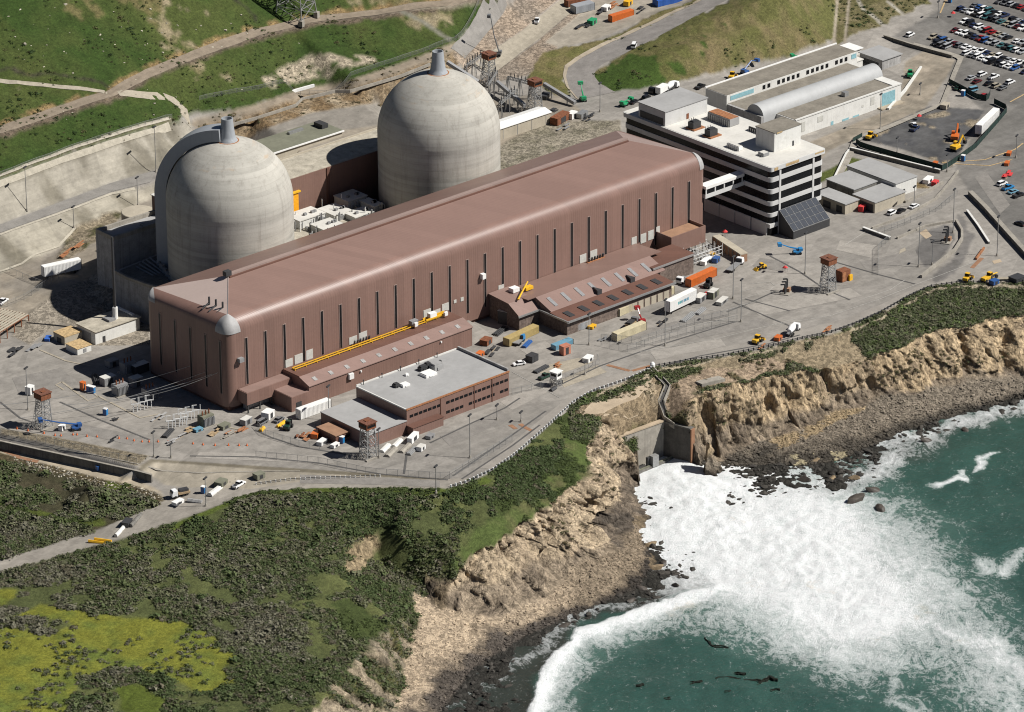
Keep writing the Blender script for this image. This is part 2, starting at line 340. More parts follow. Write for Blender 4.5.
# ------------------------------------------------------------------ land cover
px, py = proj(np.stack([X, Y, Z], -1))
j1 = (fbm(X, Y, 9, 3, 4, .6)-.5); j2 = (fbm(X, Y, 9, 8, 4, .6)-.5)
pxs, pys = px.copy(), py.copy()                    # crisp survey coordinates
px = px+j1*16; py = py+j2*10                       # natural borders wander
N1 = fbm(X, Y, 40, 11, 5, .55); N2 = fbm(X, Y, 14, 21, 4, .6); N3 = fbm(X, Y, 5, 31, 3, .6); N4 = fbm(X, Y, 90, 41, 3, .5)
cov = np.zeros(X.shape+(3,)); kin = np.zeros(X.shape+(4,)); cls = np.zeros(X.shape, int)   # kin: grass, rock, gravel, hard
C_ = lambda *c: np.array(c)
YARD, HILL, BLUFF, CLIFF, BEACH, SEABED, BANK, MEADOW, SCAR = range(9)
def paint(m, c, k, cl=None, c2=None, f=None):
    if c2 is not None:
        t = np.clip(f, 0, 1)[..., None]; c = C_(*c)*(1-t)+C_(*c2)*t; cov[m] = c[m]
    else: cov[m] = c
    kin[m] = 0; kin[m, k] = 1
    cov[m] *= .74
    if cl is not None: cls[m] = cl
def sm(a, lo, hi): return np.clip((a-lo)/(hi-lo), 0, 1)
paint(np.ones(X.shape, bool), (.345, .318, .282), 3, YARD, (.30, .278, .248), sm(N1, .35, .65))
P = lambda poly, crisp=False: inside(pxs if crisp else px, pys if crisp else py, poly)
paint(P([(-800, 340), (-800, 180), (0, 240), (110, 210), (180, 180), (300, 130), (560, 90), (600, 130), (200, 330)], True), (.33, .285, .225), 3, YARD, (.27, .24, .20), sm(N2, .4, .6))
# upper hillside
UP = [(-900, 460), (0, 181), (60, 158), (110, 141), (150, 129), (172, 123), (190, 112), (215, 112), (256, 104), (300, 90), (345, 84), (400, 66), (452, 47), (490, 8), (540, -50), (700, -700), (-2500, -700)]
m = P(UP); paint(m, (.041, .072, .015), 0, HILL, (.074, .094, .025), sm(N2*.6+N1*.4, .38, .64))
m2 = m & (N1*.5+N2*.3+N3*.2+sm(px, 150, 520)*.17 > .70); paint(m2, (.15, .135, .05), 0, HILL, (.30, .25, .16), sm(N2*.5+N3*.5, .45, .68))
m2 = m & (sm(60-py, 0, 60)*.25+N3*.6+N2*.4 > .79) & (px < 160); paint(m2, (.16, .14, .06), 0, HILL)
m2 = m & inside(px, py, [(258, 78), (300, 60), (330, 55), (390, 58), (330, 76), (270, 84)]) & (N3 > .40); paint(m2, (.40, .34, .25), 2, HILL)
def band(poly, w, crisp=False):
    d = np.full(X.shape, 1e9)
    gx, gy = (pxs, pys) if crisp else (px, py)
    for (x0, y0), (x1, y1) in zip(poly[:-1], poly[1:]):
        dx, dy = x1-x0, y1-y0; t = np.clip(((gx-x0)*dx+(gy-y0)*dy)/(dx*dx+dy*dy), 0, 1); d = np.minimum(d, np.hypot(gx-x0-t*dx, gy-y0-t*dy))
    return d < w
DR = [(-60, 143), (0, 130.5), (60, 109.5), (110, 93.5), (150, 73), (200, 53), (256, 33), (320, 19), (380, 12.5), (450, 3), (500, -14)]
paint(m & band([(x, y-3) for x, y in DR], 5) & (N3 > .42), (.26, .18, .085), 2, HILL)
paint(band([(x, y+4.5) for x, y in DR], 3.2), (.135, .105, .075), 2, HILL)
paint(band(DR, 2.6, True), (.27, .225, .175), 3, HILL, (.17, .14, .11), sm(N3, .4, .6))

paint(band([(0, 68), (40, 75), (70, 76), (103, 80), (112, 88)], 1.1), (.05, .045, .03), 2, HILL); paint(band([(232, 0), (244, 8), (256, 22)], 1.2), (.05, .05, .03), 2, HILL)
paint(band([(400, 9), (450, 6), (480, 2)], 1.3, True), (.33, .29, .22), 3, HILL); paint(band([(402, 12), (425, 24), (450, 40)], 2.0, True), (.2, .19, .15), 3, HILL)
# cut slope and road behind the domes
paint(P([(190, 140), (200, 128), (256, 112), (300, 96), (345, 87), (400, 70), (455, 50), (470, 60), (420, 95), (375, 106), (310, 115), (256, 138), (215, 152)]), (.19, .13, .07), 2, BANK, (.36, .29, .20), sm(N3*.5+N2*.5, .42, .62))
paint(band([(196, 124), (256, 108.5), (300, 92.5), (345, 86), (400, 67.5), (455, 47)], 4.2, True), (.32, .265, .20), 3, BANK, (.25, .21, .16), sm(N3, .4, .6))
paint(P([(256, 150), (256, 132), (310, 113), (380, 102), (380, 125), (330, 132)], True), (.28, .255, .22), 3, YARD)
# canal and tracks uphill of the far dome
m = P([(452, 55), (500, 5), (545, -60), (640, -60), (600, 0), (575, 22), (560, 45), (530, 75), (480, 85)], True); paint(m, (.36, .285, .215), 2, BANK, (.29, .24, .19), sm(N2, .4, .6))
paint(m & band([(463, 50), (500, 8), (540, -40)], 6, True), (.31, .285, .25), 3, BANK); paint(m & band([(478, 72), (530, 36), (580, -8)], 9, True), (.36, .33, .29), 3, BANK)
paint(P([(545, 42), (575, 18), (600, -10), (720, -30), (690, 0), (650, 18), (600, 38), (560, 48)], True), (.37, .33, .27), 3, BANK)
paint(P([(528, 78), (545, 52), (600, 40), (650, 18), (690, 0), (740, -30), (735, -10), (702, 1), (662, 21), (612, 43), (580, 59), (567, 68), (565, 80), (574, 97), (556, 96)]), (.15, .145, .05), 0, HILL, (.20, .17, .075), sm(N3, .4, .62))
# green spur right of the service road
m = inside(px, py, [(594, 77), (597, 68), (624, 54), (652, 40), (688, 20), (727, -1), (780, -40), (850, -200), (850, 0), (834, 40), (770, 60), (700, 76), (650, 87), (614, 91), (600, 84)])
paint(m, (.125, .125, .042), 0, HILL, (.21, .165, .085), sm(N1*.4+N2*.35+N3*.25, .44, .6))
m2 = m & ((sm(70-abs(px-640), 0, 60)*sm(py, 40, 62)*.30+N2*.5+N1*.3 > .56) | (sm(730-px, -60, 40)*sm(30-py, -18, 20)*.2+N2*.6+N3*.3 > .67)); paint(m2, (.055, .092, .018), 0, HILL)
m = inside(px, py, [(836, 46), (838, -60), (900, -60), (932, 2), (905, 14), (880, 26), (862, 33)]); paint(m, (.13, .12, .05), 0, HILL, (.2, .17, .09), sm(N3, .4, .6))
for a, b in (((834, 44), (838, -10)), ((845, 42), (850, -10))): paint(band([a, b], 1.4, True), (.36, .31, .24), 3, YARD)
for a, b in (((868, 12), (882, 24)), ((888, 2), (903, 14)), ((858, 0), (864, 10))): paint(band([a, b], 1.6, True), (.38, .35, .29), 3, HILL)
# concrete faced slopes and their bench road
m = P([(-900, 500), (-60, 206), (0, 180), (60, 157), (110, 140), (150, 128), (172, 121), (192, 122), (188, 152), (160, 172), (112, 185), (75, 197), (0, 225), (-60, 240)], True)
streak = fbm(X*.9+Y*.25, (Y-X)*.12, 6, 61, 4, .6)
paint(m, (.40, .368, .305), 3, BANK, (.245, .222, .175), sm(streak*.7+N3*.3, .49, .58))
paint(band([(-60, 208), (0, 184), (60, 161), (110, 144), (150, 132), (172, 126)], 1.5, True), (.19, .165, .12), 3, BANK)
paint(band([(0, 176), (60, 153), (110, 136), (150, 124), (172, 118)], 1.0, True), (.24, .2, .14), 3, BANK)
m = P([(-60, 250), (0, 234), (75, 207), (112, 193), (150, 184), (165, 182), (150, 200), (112, 214), (76, 226), (60, 247), (20, 266), (0, 274), (-60, 290)], True)
paint(m, (.385, .352, .285), 3, BANK, (.23, .207, .16), sm(streak*.7+N3*.3, .48, .57))
paint(P([(-60, 237), (0, 225), (75, 197), (112, 183), (160, 169), (170, 172), (150, 183), (112, 192), (75, 206), (0, 233), (-60, 248)], True), (.27, .25, .23), 3, YARD)
m = P([(75, 228), (112, 214), (130, 208), (115, 225), (70, 258), (52, 262), (60, 248)]); paint(m, (.26, .215, .15), 2, YARD, (.09, .085, .04), sm(N3, .55, .6))
paint(P([(12, 336), (25, 316), (60, 290), (96, 274), (112, 284), (150, 300), (150, 345), (78, 346), (74, 326), (60, 322), (30, 345)], True), (.31, .27, .215), 2, YARD)
# car park, excavation lot, plots
paint(P([(885, 40), (940, 10), (960, -40), (1400, -40), (1400, 260), (1023, 250), (975, 200), (955, 170), (985, 112), (950, 80), (940, 60)], True), (.235, .22, .2), 3, YARD, (.19, .18, .165), sm(N1, .4, .6))
m = P([(862, 140), (880, 128), (930, 106), (985, 110), (978, 122), (952, 168), (905, 150)], True); paint(m, (.115, .113, .112), 3, YARD, (.082, .082, .085), sm(N3, .4, .6))
m2 = m & ((N3 > .68) | inside(px, py, [(925, 118), (945, 108), (950, 114), (932, 120)]) | inside(px, py, [(965, 125), (985, 115), (975, 130)])); paint(m2, (.3, .25, .18), 2, YARD)
paint(P([(905, 62), (925, 50), (955, 60), (948, 75), (925, 108), (830, 150), (800, 180), (790, 150), (900, 105)], True), (.35, .30, .235), 3, YARD, (.27, .235, .185), sm(N3, .4, .6))
m = P([(620, 120), (545, 122), (500, 145), (480, 170), (560, 170), (622, 150)], True); paint(m, (.30, .265, .205), 2, YARD, (.2, .18, .13), sm(N3, .45, .7))
paint(P([(800, 181), (832, 168), (850, 157), (868, 161), (850, 169), (815, 185)], True), (.10, .12, .03), 0, YARD)
paint(P([(882, 190), (900, 178), (925, 184), (930, 188)], True), (.22, .16, .08), 2, YARD)
# dark circle of tarmac and tracks near the right bend
paint(P([(925, 232), (945, 224), (953, 228), (955, 240), (940, 260), (925, 268), (915, 252)], True), (.175, .165, .155), 3, YARD)
paint(P([(955, 215), (968, 225), (975, 240), (958, 268), (935, 285), (930, 275), (950, 262), (960, 240)]), (.19, .178, .165), 3, YARD)
# ------- sea side
edge_px = [(x, y) for x, y, z in EDGE]
low = edge_px+[(-900, 900), (-900, 1600), (1500, 1600), (1500, 283)]
sea_side = P(low, True)
scrub = sea_side & (Z > -13.5)
paint(sea_side, (.088, .102, .038), 0, BLUFF, (.125, .138, .05), sm(N2, .4, .65))
paint(sea_side & (Z < -15.5) & (pxs > 425), (.24, .185, .12), 1, CLIFF, (.13, .105, .08), sm(N3, .42, .62))
m = P([(-400, 440), (0, 453), (50, 465), (100, 478), (140, 487), (158, 494), (166, 500), (140, 512), (97, 530), (0, 560), (-400, 660)], True); paint(m, (.060, .056, .030), 0, BLUFF, (.09, .075, .045), sm(N2, .4, .65))
paint(m & band([(0, 456), (50, 467), (100, 480), (140, 489), (164, 500)], 5), (.10, .08, .045), 2, BLUFF)
paint(m & (band([(0, 505), (30, 512), (70, 520), (100, 522)], 3.5) | (N2 > .62)), (.085, .105, .022), 0, BLUFF)
g = sea_side & (((np.abs(pxs-540) < 70) & (fbm(X, Y, 22, 77, 4) > .60) & (pys < 560)) | inside(px, py, [(330, 602), (350, 598), (372, 615), (384, 622), (378, 634), (352, 642), (336, 622)]) | inside(px, py, [(520, 500), (545, 482), (575, 478), (582, 470), (580, 486), (550, 506), (525, 515)]))
paint(g, (.064, .084, .026), 0, BLUFF)
EDGEG = sea_side & P([(604, 412), (592, 445), (585, 480), (547, 508), (502, 545), (472, 562), (455, 580), (446, 566), (478, 532), (512, 508), (545, 478), (562, 448), (566, 425), (585, 414)]); paint(EDGEG, (.088, .118, .034), 0, BLUFF, (.13, .125, .055), sm(N3*.5+N2*.5, .45, .65))
m = sea_side & band([(170, 528), (250, 495), (318, 491), (381, 490.5), (455, 491), (490, 480)], 3.2); paint(m, (.095, .125, .025), 0, BLUFF)
mead = [(4, 616), (40, 603), (62, 605), (90, 613), (130, 618), (185, 622), (214, 636), (224, 650), (242, 655), (226, 668), (232, 682), (200, 690), (165, 676), (140, 672), (110, 670), (86, 676), (72, 696), (64, 716), (0, 820), (-900, 1100), (-900, 640), (0, 628)]
MEAD = sea_side & (P(mead) | P([(-60, 588), (0, 591), (18, 592), (8, 603), (-40, 615)]))
MEAD &= ~inside(px, py, [(-20, 618), (25, 615), (60, 622), (72, 630), (50, 637), (10, 628), (-20, 626)])
paint(MEAD, (.200, .205, .032), 0, MEADOW, (.135, .17, .035), sm(N2*.5+N3*.5, .46, .66))
m = P([(118, 690), (140, 684), (165, 700), (160, 716), (120, 712)]) & sea_side; paint(m, (.10, .13, .022), 0, BLUFF)
# cliffs
LE = [(602, 412), (590, 445), (583, 480), (545, 508), (500, 545), (470, 562), (445, 588)]
cl_l = LE+[(448, 608), (466, 615), (484, 620), (502, 618), (522, 607), (545, 597), (565, 584), (568, 563), (592, 558), (622, 550), (634, 524), (660, 505), (660, 470), (640, 470), (625, 440), (640, 428), (600, 412)]
rock = sea_side & P(cl_l)
cl_r = [(682, 400), (698, 394), (712, 391), (737, 384), (762, 379), (793, 373), (830, 367), (863, 360), (880, 352), (893, 350), (908, 345), (923, 334), (968, 326), (1008, 317), (1300, 300), (1300, 360), (1023, 378), (950, 388), (900, 395), (866, 405), (836, 412), (800, 432), (775, 438), (745, 450), (718, 462), (700, 460), (690, 470), (684, 430)]
rock |= sea_side & P(cl_r)
paint(rock, (.62, .49, .335), 1, CLIFF, (.42, .325, .225), sm(N3*.6+N2*.4, .42, .62)); paint(rock & (pxs > 680), (.60, .455, .285), 1, CLIFF, (.41, .315, .21), sm(N3*.6+N2*.4, .42, .62))
hi_ = sm(N3*.5+N2*.5, .5, .62)
m = rock & (Z < -17.5+6*(N2-.5)); paint(m, (.42, .335, .24), 1, CLIFF, (.24, .19, .14), sm(N3, .42, .62))
m = rock & (pxs < 690) & (pxs+(N2-.5)*44+(N3-.5)*22 > 612) & (pys > 462+(N3-.5)*20); paint(m, (.27, .215, .16), 1, CLIFF, (.12, .10, .08), sm(N3*.6+N2*.4, .40, .56))
m = sea_side & P([(342, 572), (352, 548), (364, 536), (378, 537), (376, 548), (366, 562), (360, 576)]); paint(m, (.40, .31, .19), 1, CLIFF)
# sandy faces beside the cove
m = sea_side & P([(396, 620), (368, 640), (348, 668), (325, 698), (290, 740), (260, 830), (395, 830), (398, 700), (404, 670), (408, 640), (412, 620)]); paint(m, (.44, .36, .25), 1, CLIFF, (.33, .275, .20), sm(N3, .4, .6))
stripe = fbm((X*.5+Y*.87), (X*.87-Y*.5)*.16, 5, 91, 3)
m2 = m & (stripe > .57); paint(m2, (.11, .105, .04), 0, BLUFF)
# beaches
bl = [(448, 607), (466, 614), (484, 619), (502, 617), (522, 606), (545, 596), (565, 583), (568, 562), (592, 557), (622, 549), (640, 520), (648, 560), (640, 594), (600, 609), (560, 628), (520, 648), (480, 676), (450, 715), (440, 830), (385, 830), (398, 705), (404, 672), (410, 640), (420, 618), (410, 590), (440, 610)]
m = sea_side & P(bl); wet = sm(Z+.35*N2*4, -23.2, -24.9)
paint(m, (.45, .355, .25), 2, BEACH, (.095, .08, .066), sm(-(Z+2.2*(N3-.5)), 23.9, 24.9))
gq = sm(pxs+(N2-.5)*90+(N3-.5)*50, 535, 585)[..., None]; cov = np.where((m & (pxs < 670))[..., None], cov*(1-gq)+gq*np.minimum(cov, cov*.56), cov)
br = [(700, 458), (718, 462), (745, 450), (775, 438), (800, 432), (836, 412), (866, 405), (900, 394), (950, 386), (1023, 376), (1300, 350), (1300, 378), (1023, 399), (960, 416), (905, 433), (885, 448), (872, 480), (830, 494), (780, 488), (740, 476), (700, 472)]
m = sea_side & P(br); paint(m, (.215, .18, .138), 2, BEACH, (.07, .06, .047), sm(-(Z+3*(N3-.5)), 23.2, 24.8))
mt = m & inside(pxs, pys, [(790, 455), (850, 450), (868, 470), (850, 486), (800, 478)]) & (N3 > .57); paint(mt, (.36, .31, .20), 2, BEACH)
m2 = m & inside(px, py, [(764, 440), (800, 420), (850, 395), (870, 402), (840, 420), (800, 440), (770, 452)]) & (N3 > .5); paint(m2, (.33, .25, .15), 2, BEACH)
m = sea_side & (Z < -25.6); paint(m, (.05, .047, .04), 1, SEABED)
# outfall fill, bare ground right of it, road-edge soil
paint(sea_side & P([(570, 418), (584, 405), (620, 395), (653, 375), (668, 380), (664, 402), (668, 420), (660, 424), (620, 438), (612, 425), (600, 418)]), (.27, .205, .13), 2, BANK, (.36, .29, .20), sm(N3, .45, .65))
paint(sea_side & P([(666, 384), (690, 372), (720, 364), (770, 358), (800, 352), (780, 372), (740, 383), (700, 392), (684, 404), (692, 425), (672, 420), (663, 402)]), (.33, .25, .175), 2, BANK, (.12, .11, .06), sm(N2*.5+N3*.5, .50, .56))
m = sea_side & band([(x, y+3) for x, y in edge_px[1:16]], 2.2); paint(m, (.33, .28, .20), 2, BLUFF)
m = sea_side & P([(690, 366), (760, 352), (860, 326), (905, 302), (900, 330), (862, 362), (820, 369), (790, 374)]) & (fbm(X, Y, 12, 55, 4) > .53); paint(m, (.27, .215, .14), 2, BLUFF)
# lower path and apron
paint(P([(-300, 400), (0, 448.5), (70, 464), (137, 479), (160, 491), (166, 500), (160, 494), (140, 487), (100, 478), (50, 465), (0, 453), (-300, 420)], True), (.44, .375, .28), 3, YARD)
paint(P([(137, 467), (150, 460), (330, 471), (380, 479), (318, 487), (256, 491), (200, 489), (165, 485)], True), (.43, .38, .30), 3, YARD, (.36, .32, .255), sm(N2, .4, .6))
paint(P([(0, 434), (60, 446), (100, 456), (137, 466), (150, 456), (100, 446), (50, 436), (0, 428)], True), (.22, .185, .13), 2, YARD)
m = P([(137, 474), (140, 466), (150, 459), (330, 470.5), (450, 479), (450, 481), (330, 474), (155, 462)], True); paint(m, (.2, .175, .13), 3, YARD)
paint(P([(-400, 640), (0, 561), (97, 531), (140, 513), (166, 500), (170, 490), (200, 487), (250, 489), (318, 479), (381, 481), (470, 478), (475, 480), (451, 488), (381, 487.5), (318, 488), (256, 492), (225, 503), (195, 515), (162, 526), (140, 534), (85, 549), (0, 573), (-400, 680)], True), (.335, .305, .262), 3, YARD)
# ------------------------------------------------------------------ relief
blur = lambda A, n: (lambda B: B)(A) if n == 0 else blur((np.pad(A, 1, 'edge')[:-2, 1:-1]+np.pad(A, 1, 'edge')[2:, 1:-1]+np.pad(A, 1, 'edge')[1:-1, :-2]+np.pad(A, 1, 'edge')[1:-1, 2:]+A)/5, n-1)
Z0 = Z.copy()
soft = blur((cls != YARD).astype(float), 3); Zs = blur(Z, 3); Z = Z*(1-soft)+Zs*soft
grassy = blur(((cls == HILL) | (cls == BLUFF) | (cls == MEADOW)).astype(float), 4); rk = blur((kin[..., 1] > .5).astype(float), 3)*(Z > -27); bea = blur((cls == BEACH).astype(float), 2)
Z = Z+grassy*((fbm(X, Y, 16, 5, 4)-.5)*1.5+(fbm(X, Y, 3, 6, 3)-.5)*.5)+bea*(fbm(X, Y, 3, 15, 3, .6)-.5)*1.2
Z = Z+blur((cls == BANK).astype(float), 2)*(fbm(X, Y, 5, 16, 3)-.5)*.35
gy, gx = np.gradient(blur(Z0, 6), GA, GR); gl = np.hypot(gx, gy)+1e-6; steep = np.clip(gl/.7, .25, 1)
nr_, na_ = -gx/gl, -gy/gl
along = GRm*(-na_)+GAm*nr_
s1 = GRm*.9+GAm*.35
ridg = lambda v: 1-np.abs(2*v-1)
bil = lambda v: np.abs(2*v-1)
d = (bil(fbm(s1+Z*.35, Z*.30+GAm*.25, 14, 71, 3, .5))-.28)*12.+(bil(fbm(s1+GAm*.4, Z*.35, 5.5, 81, 3, .55))-.3)*4.6+(bil(fbm(s1*1.1+Z*.5, Z*.9-s1*.3, 2.4, 85, 3, .6))-.3)*2.2+(fbm(GRm, GAm+Z, 1.3, 83, 2)-.5)*1.2
d = np.clip(d, -6.5, 4.0)
def worley(a, b, s, seed):
    "angular blocks: random offset and tilt per nearest cell"
    a = a/s; b = b/s; ia = np.floor(a).astype(np.int64); ib = np.floor(b).astype(np.int64); best = np.full(a.shape, 1e9); out = np.zeros(a.shape)
    def hh(i, j, k):
        n = (i*374761393+j*668265263+(seed*7+k)*982451653) & 0xffffffff; n = ((n ^ (n >> 13))*1274126177) & 0xffffffff; return ((n ^ (n >> 16)) & 0xffff)/65535.
    for di in (-1, 0, 1):
        for dj in (-1, 0, 1):
            i, j = ia+di, ib+dj; ca, cb = i+hh(i, j, 1), j+hh(i, j, 2); da, db = a-ca, b-cb; q = da*da+db*db; m = q < best; best = np.where(m, q, best)
            out = np.where(m, (hh(i, j, 3)-.5)+(hh(i, j, 4)-.5)*1.5*da+(hh(i, j, 5)-.5)*1.5*db, out)
    return out
zz_ = Z*1.25+GAm*.35
d = d*.72+worley(s1+zz_*.2, zz_*.42, 7.5, 3)*2.8+worley(s1+zz_*.15, zz_*.42, 3.2, 5)*2.6+worley(s1+zz_*.3, zz_, 1.5, 9)*1.1
def cleft(L, w, dep):
    global d
    q = np.full(X.shape, 1e9)
    for (x0, y0), (x1, y1) in zip(L[:-1], L[1:]):
        dx, dy = x1-x0, y1-y0; t = np.clip(((pxs-x0)*dx+(pys-y0)*dy)/(dx*dx+dy*dy), 0, 1); q = np.minimum(q, np.hypot(pxs+(N3-.5)*7-x0-t*dx, (pys-y0-t*dy)*.7))
    d = d-dep*np.exp(-(q/w)**2)
for L, w, dep in (([(599, 500), (597, 540)], 5, 9), ([(560, 508), (555, 535), (550, 562)], 4, 7), ([(626, 468), (629, 500)], 3.5, 6), ([(612, 510), (618, 550)], 3.5, 6), ([(523, 535), (515, 560)], 3.5, 5), ([(480, 560), (470, 580)], 4, 5), ([(735, 425), (741, 458)], 6, 9), ([(800, 405), (788, 440)], 5, 8), ([(772, 390), (760, 430)], 3.5, 5), ([(872, 388), (881, 402)], 8, 8), ([(965, 345), (970, 378)], 5, 8), ([(1006, 340), (1012, 372)], 5, 8), ([(930, 350), (938, 385)], 4, 5), ([(708, 400), (715, 450)], 3.5, 4), ([(830, 378), (838, 408)], 4, 5)): cleft(L, w, dep)
of = np.exp(-(((pxs-678)/22)**2+((pys-432)/38)**2)**2); rk = rk*(1-of); d = d*np.where(pxs > 690, .55, 1.)+np.where(pxs > 690, (bil(fbm(s1, Z*.12, 3.2, 95, 3, .6))-.3)*2.2, 0); d = d*rk*steep
X = X+(nr_*RA[0]+na_*AA[0])*d; Y = Y+(nr_*RA[1]+na_*AA[1])*d
Z = Z+rk*((fbm(GRm, GAm, 5, 87, 4)-.5)*2.0+(fbm(GRm, GAm, 1.6, 89, 2)-.5)*.9)
kin2 = np.stack([blur(kin[..., i], 1) for i in range(4)], -1); cov2 = np.stack([blur(cov[..., i], 1) for i in range(3)], -1)
_a, _b, _c = at(617, 437.5, -12)[:2], at(664, 420.5, -12)[:2], at(692, 428.5, -12)[:2]; _d = _c+(_c-_b)*.55; _m = (_a*.86+_b*.14)
basin = inside(X, Y, [tuple(q) for q in (_m, _b, _c, _d, at(700, 492, -26)[:2], at(640, 496, -26)[:2], at(637, 474, -26)[:2])])
Z = np.where(basin, np.minimum(Z, -27.4), Z); cls[basin] = SEABED; cov2[basin] = (.04, .037, .032)
def hz(x, y):
    r = x*RA[0]+y*RA[1]; a = x*AA[0]+y*AA[1]; i = min(max(np.searchsorted(GR, r)-1, 0), NR-2); j = min(max(np.searchsorted(GA, a)-1, 0), NA-2)
    u = (r-GR[i])/(GR[i+1]-GR[i]); v = (a-GA[j])/(GA[j+1]-GA[j])
    return float((Z[j, i]*(1-u)+Z[j, i+1]*u)*(1-v)+(Z[j+1, i]*(1-u)+Z[j+1, i+1]*u)*v)
def ground(x, y):
    "ground point seen at a photo pixel"
    z = 0.
    lo, hi = -30., 70.
    for k in range(60):           # march down the sight line
        z = hi-(hi-lo)*k/60; q = at(x, y, z)
        if hz(q[0], q[1]) >= z: break
    a, b = z, z+(hi-lo)/60
    for k in range(24):
        c = (a+b)/2; q = at(x, y, c)
        if hz(q[0], q[1]) >= c: a = c
        else: b = c
    q = at(x, y, a); return float(q[0]), float(q[1]), float(a)
def grid_mesh(name, mask, mat):
    idx = np.full(X.shape, -1); q = mask
    vm = np.zeros(X.shape, bool); vm[:-1, :-1] |= q; vm[1:, :-1] |= q; vm[:-1, 1:] |= q; vm[1:, 1:] |= q
    idx[vm] = np.arange(vm.sum()); V = np.stack([X[vm], Y[vm], Z[vm]], -1)
    F = np.stack([idx[:-1, :-1][q], idx[:-1, 1:][q], idx[1:, 1:][q], idx[1:, :-1][q]], -1)
    return np_mesh(name, V, F, mat, {'cover': np.concatenate([cov2[vm], np.ones((vm.sum(), 1))], 1), 'kinds': kin2[vm]})
def np_mesh(name, V, F, mat, attrs=None, smooth=True):
    me = bpy.data.meshes.new(name); n = F.shape[1]; me.vertices.add(len(V)); me.vertices.foreach_set('co', V.astype(np.float32).ravel())
    me.loops.add(F.size); me.loops.foreach_set('vertex_index', F.astype(np.int32).ravel()); me.polygons.add(len(F)); me.polygons.foreach_set('loop_start', np.arange(0, F.size, n, dtype=np.int32))
    me.update(calc_edges=True)
    me.polygons.foreach_set('use_smooth', np.full(len(F), smooth))
    for k, A in (attrs or {}).items():
        if A.ndim == 2: t = me.attributes.new(k, 'FLOAT_COLOR', 'POINT'); t.data.foreach_set('color', A.astype(np.float32).ravel())
        else: t = me.attributes.new(k, 'FLOAT', 'POINT'); t.data.foreach_set('value', A.astype(np.float32).ravel())
    me.materials.append(M(mat)); o = bpy.data.objects.new(name, me); COL.objects.link(o); return o
def _terrain():
    k = NT('terrain_cover'); p = k.pos(); c = k.attr('cover', 'Color'); a = k.n('Attribute', attribute_name='kinds'); s = k.n('SeparateColor'); k.l(a.outputs['Color'], s.inputs[0])
    grass, rockm, grav = s.outputs[0], s.outputs[1], s.outputs[2]; hard = a.outputs['Alpha']
    def mul(col, f, lo, hi, w): return k.mix(w, col, k.mix(1., col, k.ramp(f, (.3, lo), (.7, hi)), 'MULTIPLY'))
    n05 = k.noise(p, .035, 4, .6); n2 = k.noise(p, .22, 5, .65); n8 = k.noise(p, .9, 4, .7); n20 = k.noise(p, 2.6, 3, .7)
    c = mul(c, n2,   .80, 1.17, 1.); c = mul(c, n8, .62, 1.34, grass); c = mul(c, n20, .66, 1.28, grass)
    c = mul(c, k.noise(k.map(p, (1, 1, .25)), .5, 6, .75), .45, 1.45, rockm); c = mul(c, n20, .7, 1.25, rockm)
    v = k.vor(p, 1.1, 'F1', 'Color'); vs = k.n('SeparateColor'); k.l(v, vs.inputs[0]); c = mul(c, vs.outputs[0], .72, 1.28, grav); c = mul(c, n20, .55, 1.4, grav)
    # hard ground: long tyre and run-off stains, joints, patches
    st = k.noise(k.map(p, (.05, .35, 1), (0, 0, R_(16))), 1., 5, .65); c = mul(c, st, .88, 1.10, hard); c = mul(c, n8, .90, 1.09, hard)
    br = k.vor(k.map(p, (.045, .075, 0), (0, 0, R_(4))), 1., 'F1', 'Color'); bs = k.n('SeparateColor'); k.l(br, bs.inputs[0]); c = mul(c, bs.outputs[0], .92, 1.06, hard)
    oil = k.ramp(k.noise(p, .45, 4, .6), (.66, 0.), (.74, 1.)); c = k.mix(k.math('MULTIPLY', k.math('MULTIPLY', oil, hard), .55), c, (.09, .082, .072))
    ck = k.ramp(k.vor(k.map(p, (1, 1, .35), (.5, .1, .2)), .28, 'DISTANCE_TO_EDGE'), (.0, .5), (.07, 1.)); c = k.mix(k.math('MULTIPLY', rockm, .8), c, k.mix(1., c, ck, 'MULTIPLY'))
    sv = k.ramp(k.noise(k.map(p, (.5, .5, .07)), 1., 5, .7), (.42, .62), (.58, 1.12)); c = k.mix(k.math('MULTIPLY', rockm, .7), c, k.mix(1., c, sv, 'MULTIPLY'))
    k.col(c)
    crk = k.ramp(k.vor(k.map(p, (1, 1, .3), (.3, .2, .4)), .4, 'DISTANCE_TO_EDGE'), (0., 0.), (.16, 1.)); h = k.math('ADD', k.math('MULTIPLY', k.math('MULTIPLY', crk, rockm), .5), k.math('MULTIPLY', k.noise(p, 1.1, 5, .7), k.math('ADD', k.math('MULTIPLY', rockm, 1.9), k.math('ADD', k.math('MULTIPLY', grass, .55), k.math('MULTIPLY', grav, .7))))); h = k.math('ADD', h, k.math('MULTIPLY', n20, k.math('ADD', k.math('MULTIPLY', grass, .35), k.math('MULTIPLY', grav, .5))))
    k.bump(h, .8, .55); return k.fin(.92, 0, .15)
MATS['terrain'] = _terrain
fc = cls[:-1, :-1]
for nm, cl in (('yard_ground', (YARD,)), ('hillside_terrain', (HILL,)), ('coastal_bluff_terrain', (BLUFF,)), ('meadow_ground', (MEADOW,)), ('sea_cliff_terrain', (CLIFF, SCAR)), ('beach', (BEACH,)), ('seabed', (SEABED,)), ('embankment_terrain', (BANK,))):
    q = np.isin(fc, cl)
    if q.any(): tag(grid_mesh(nm, q, 'terrain'), kind='structure')
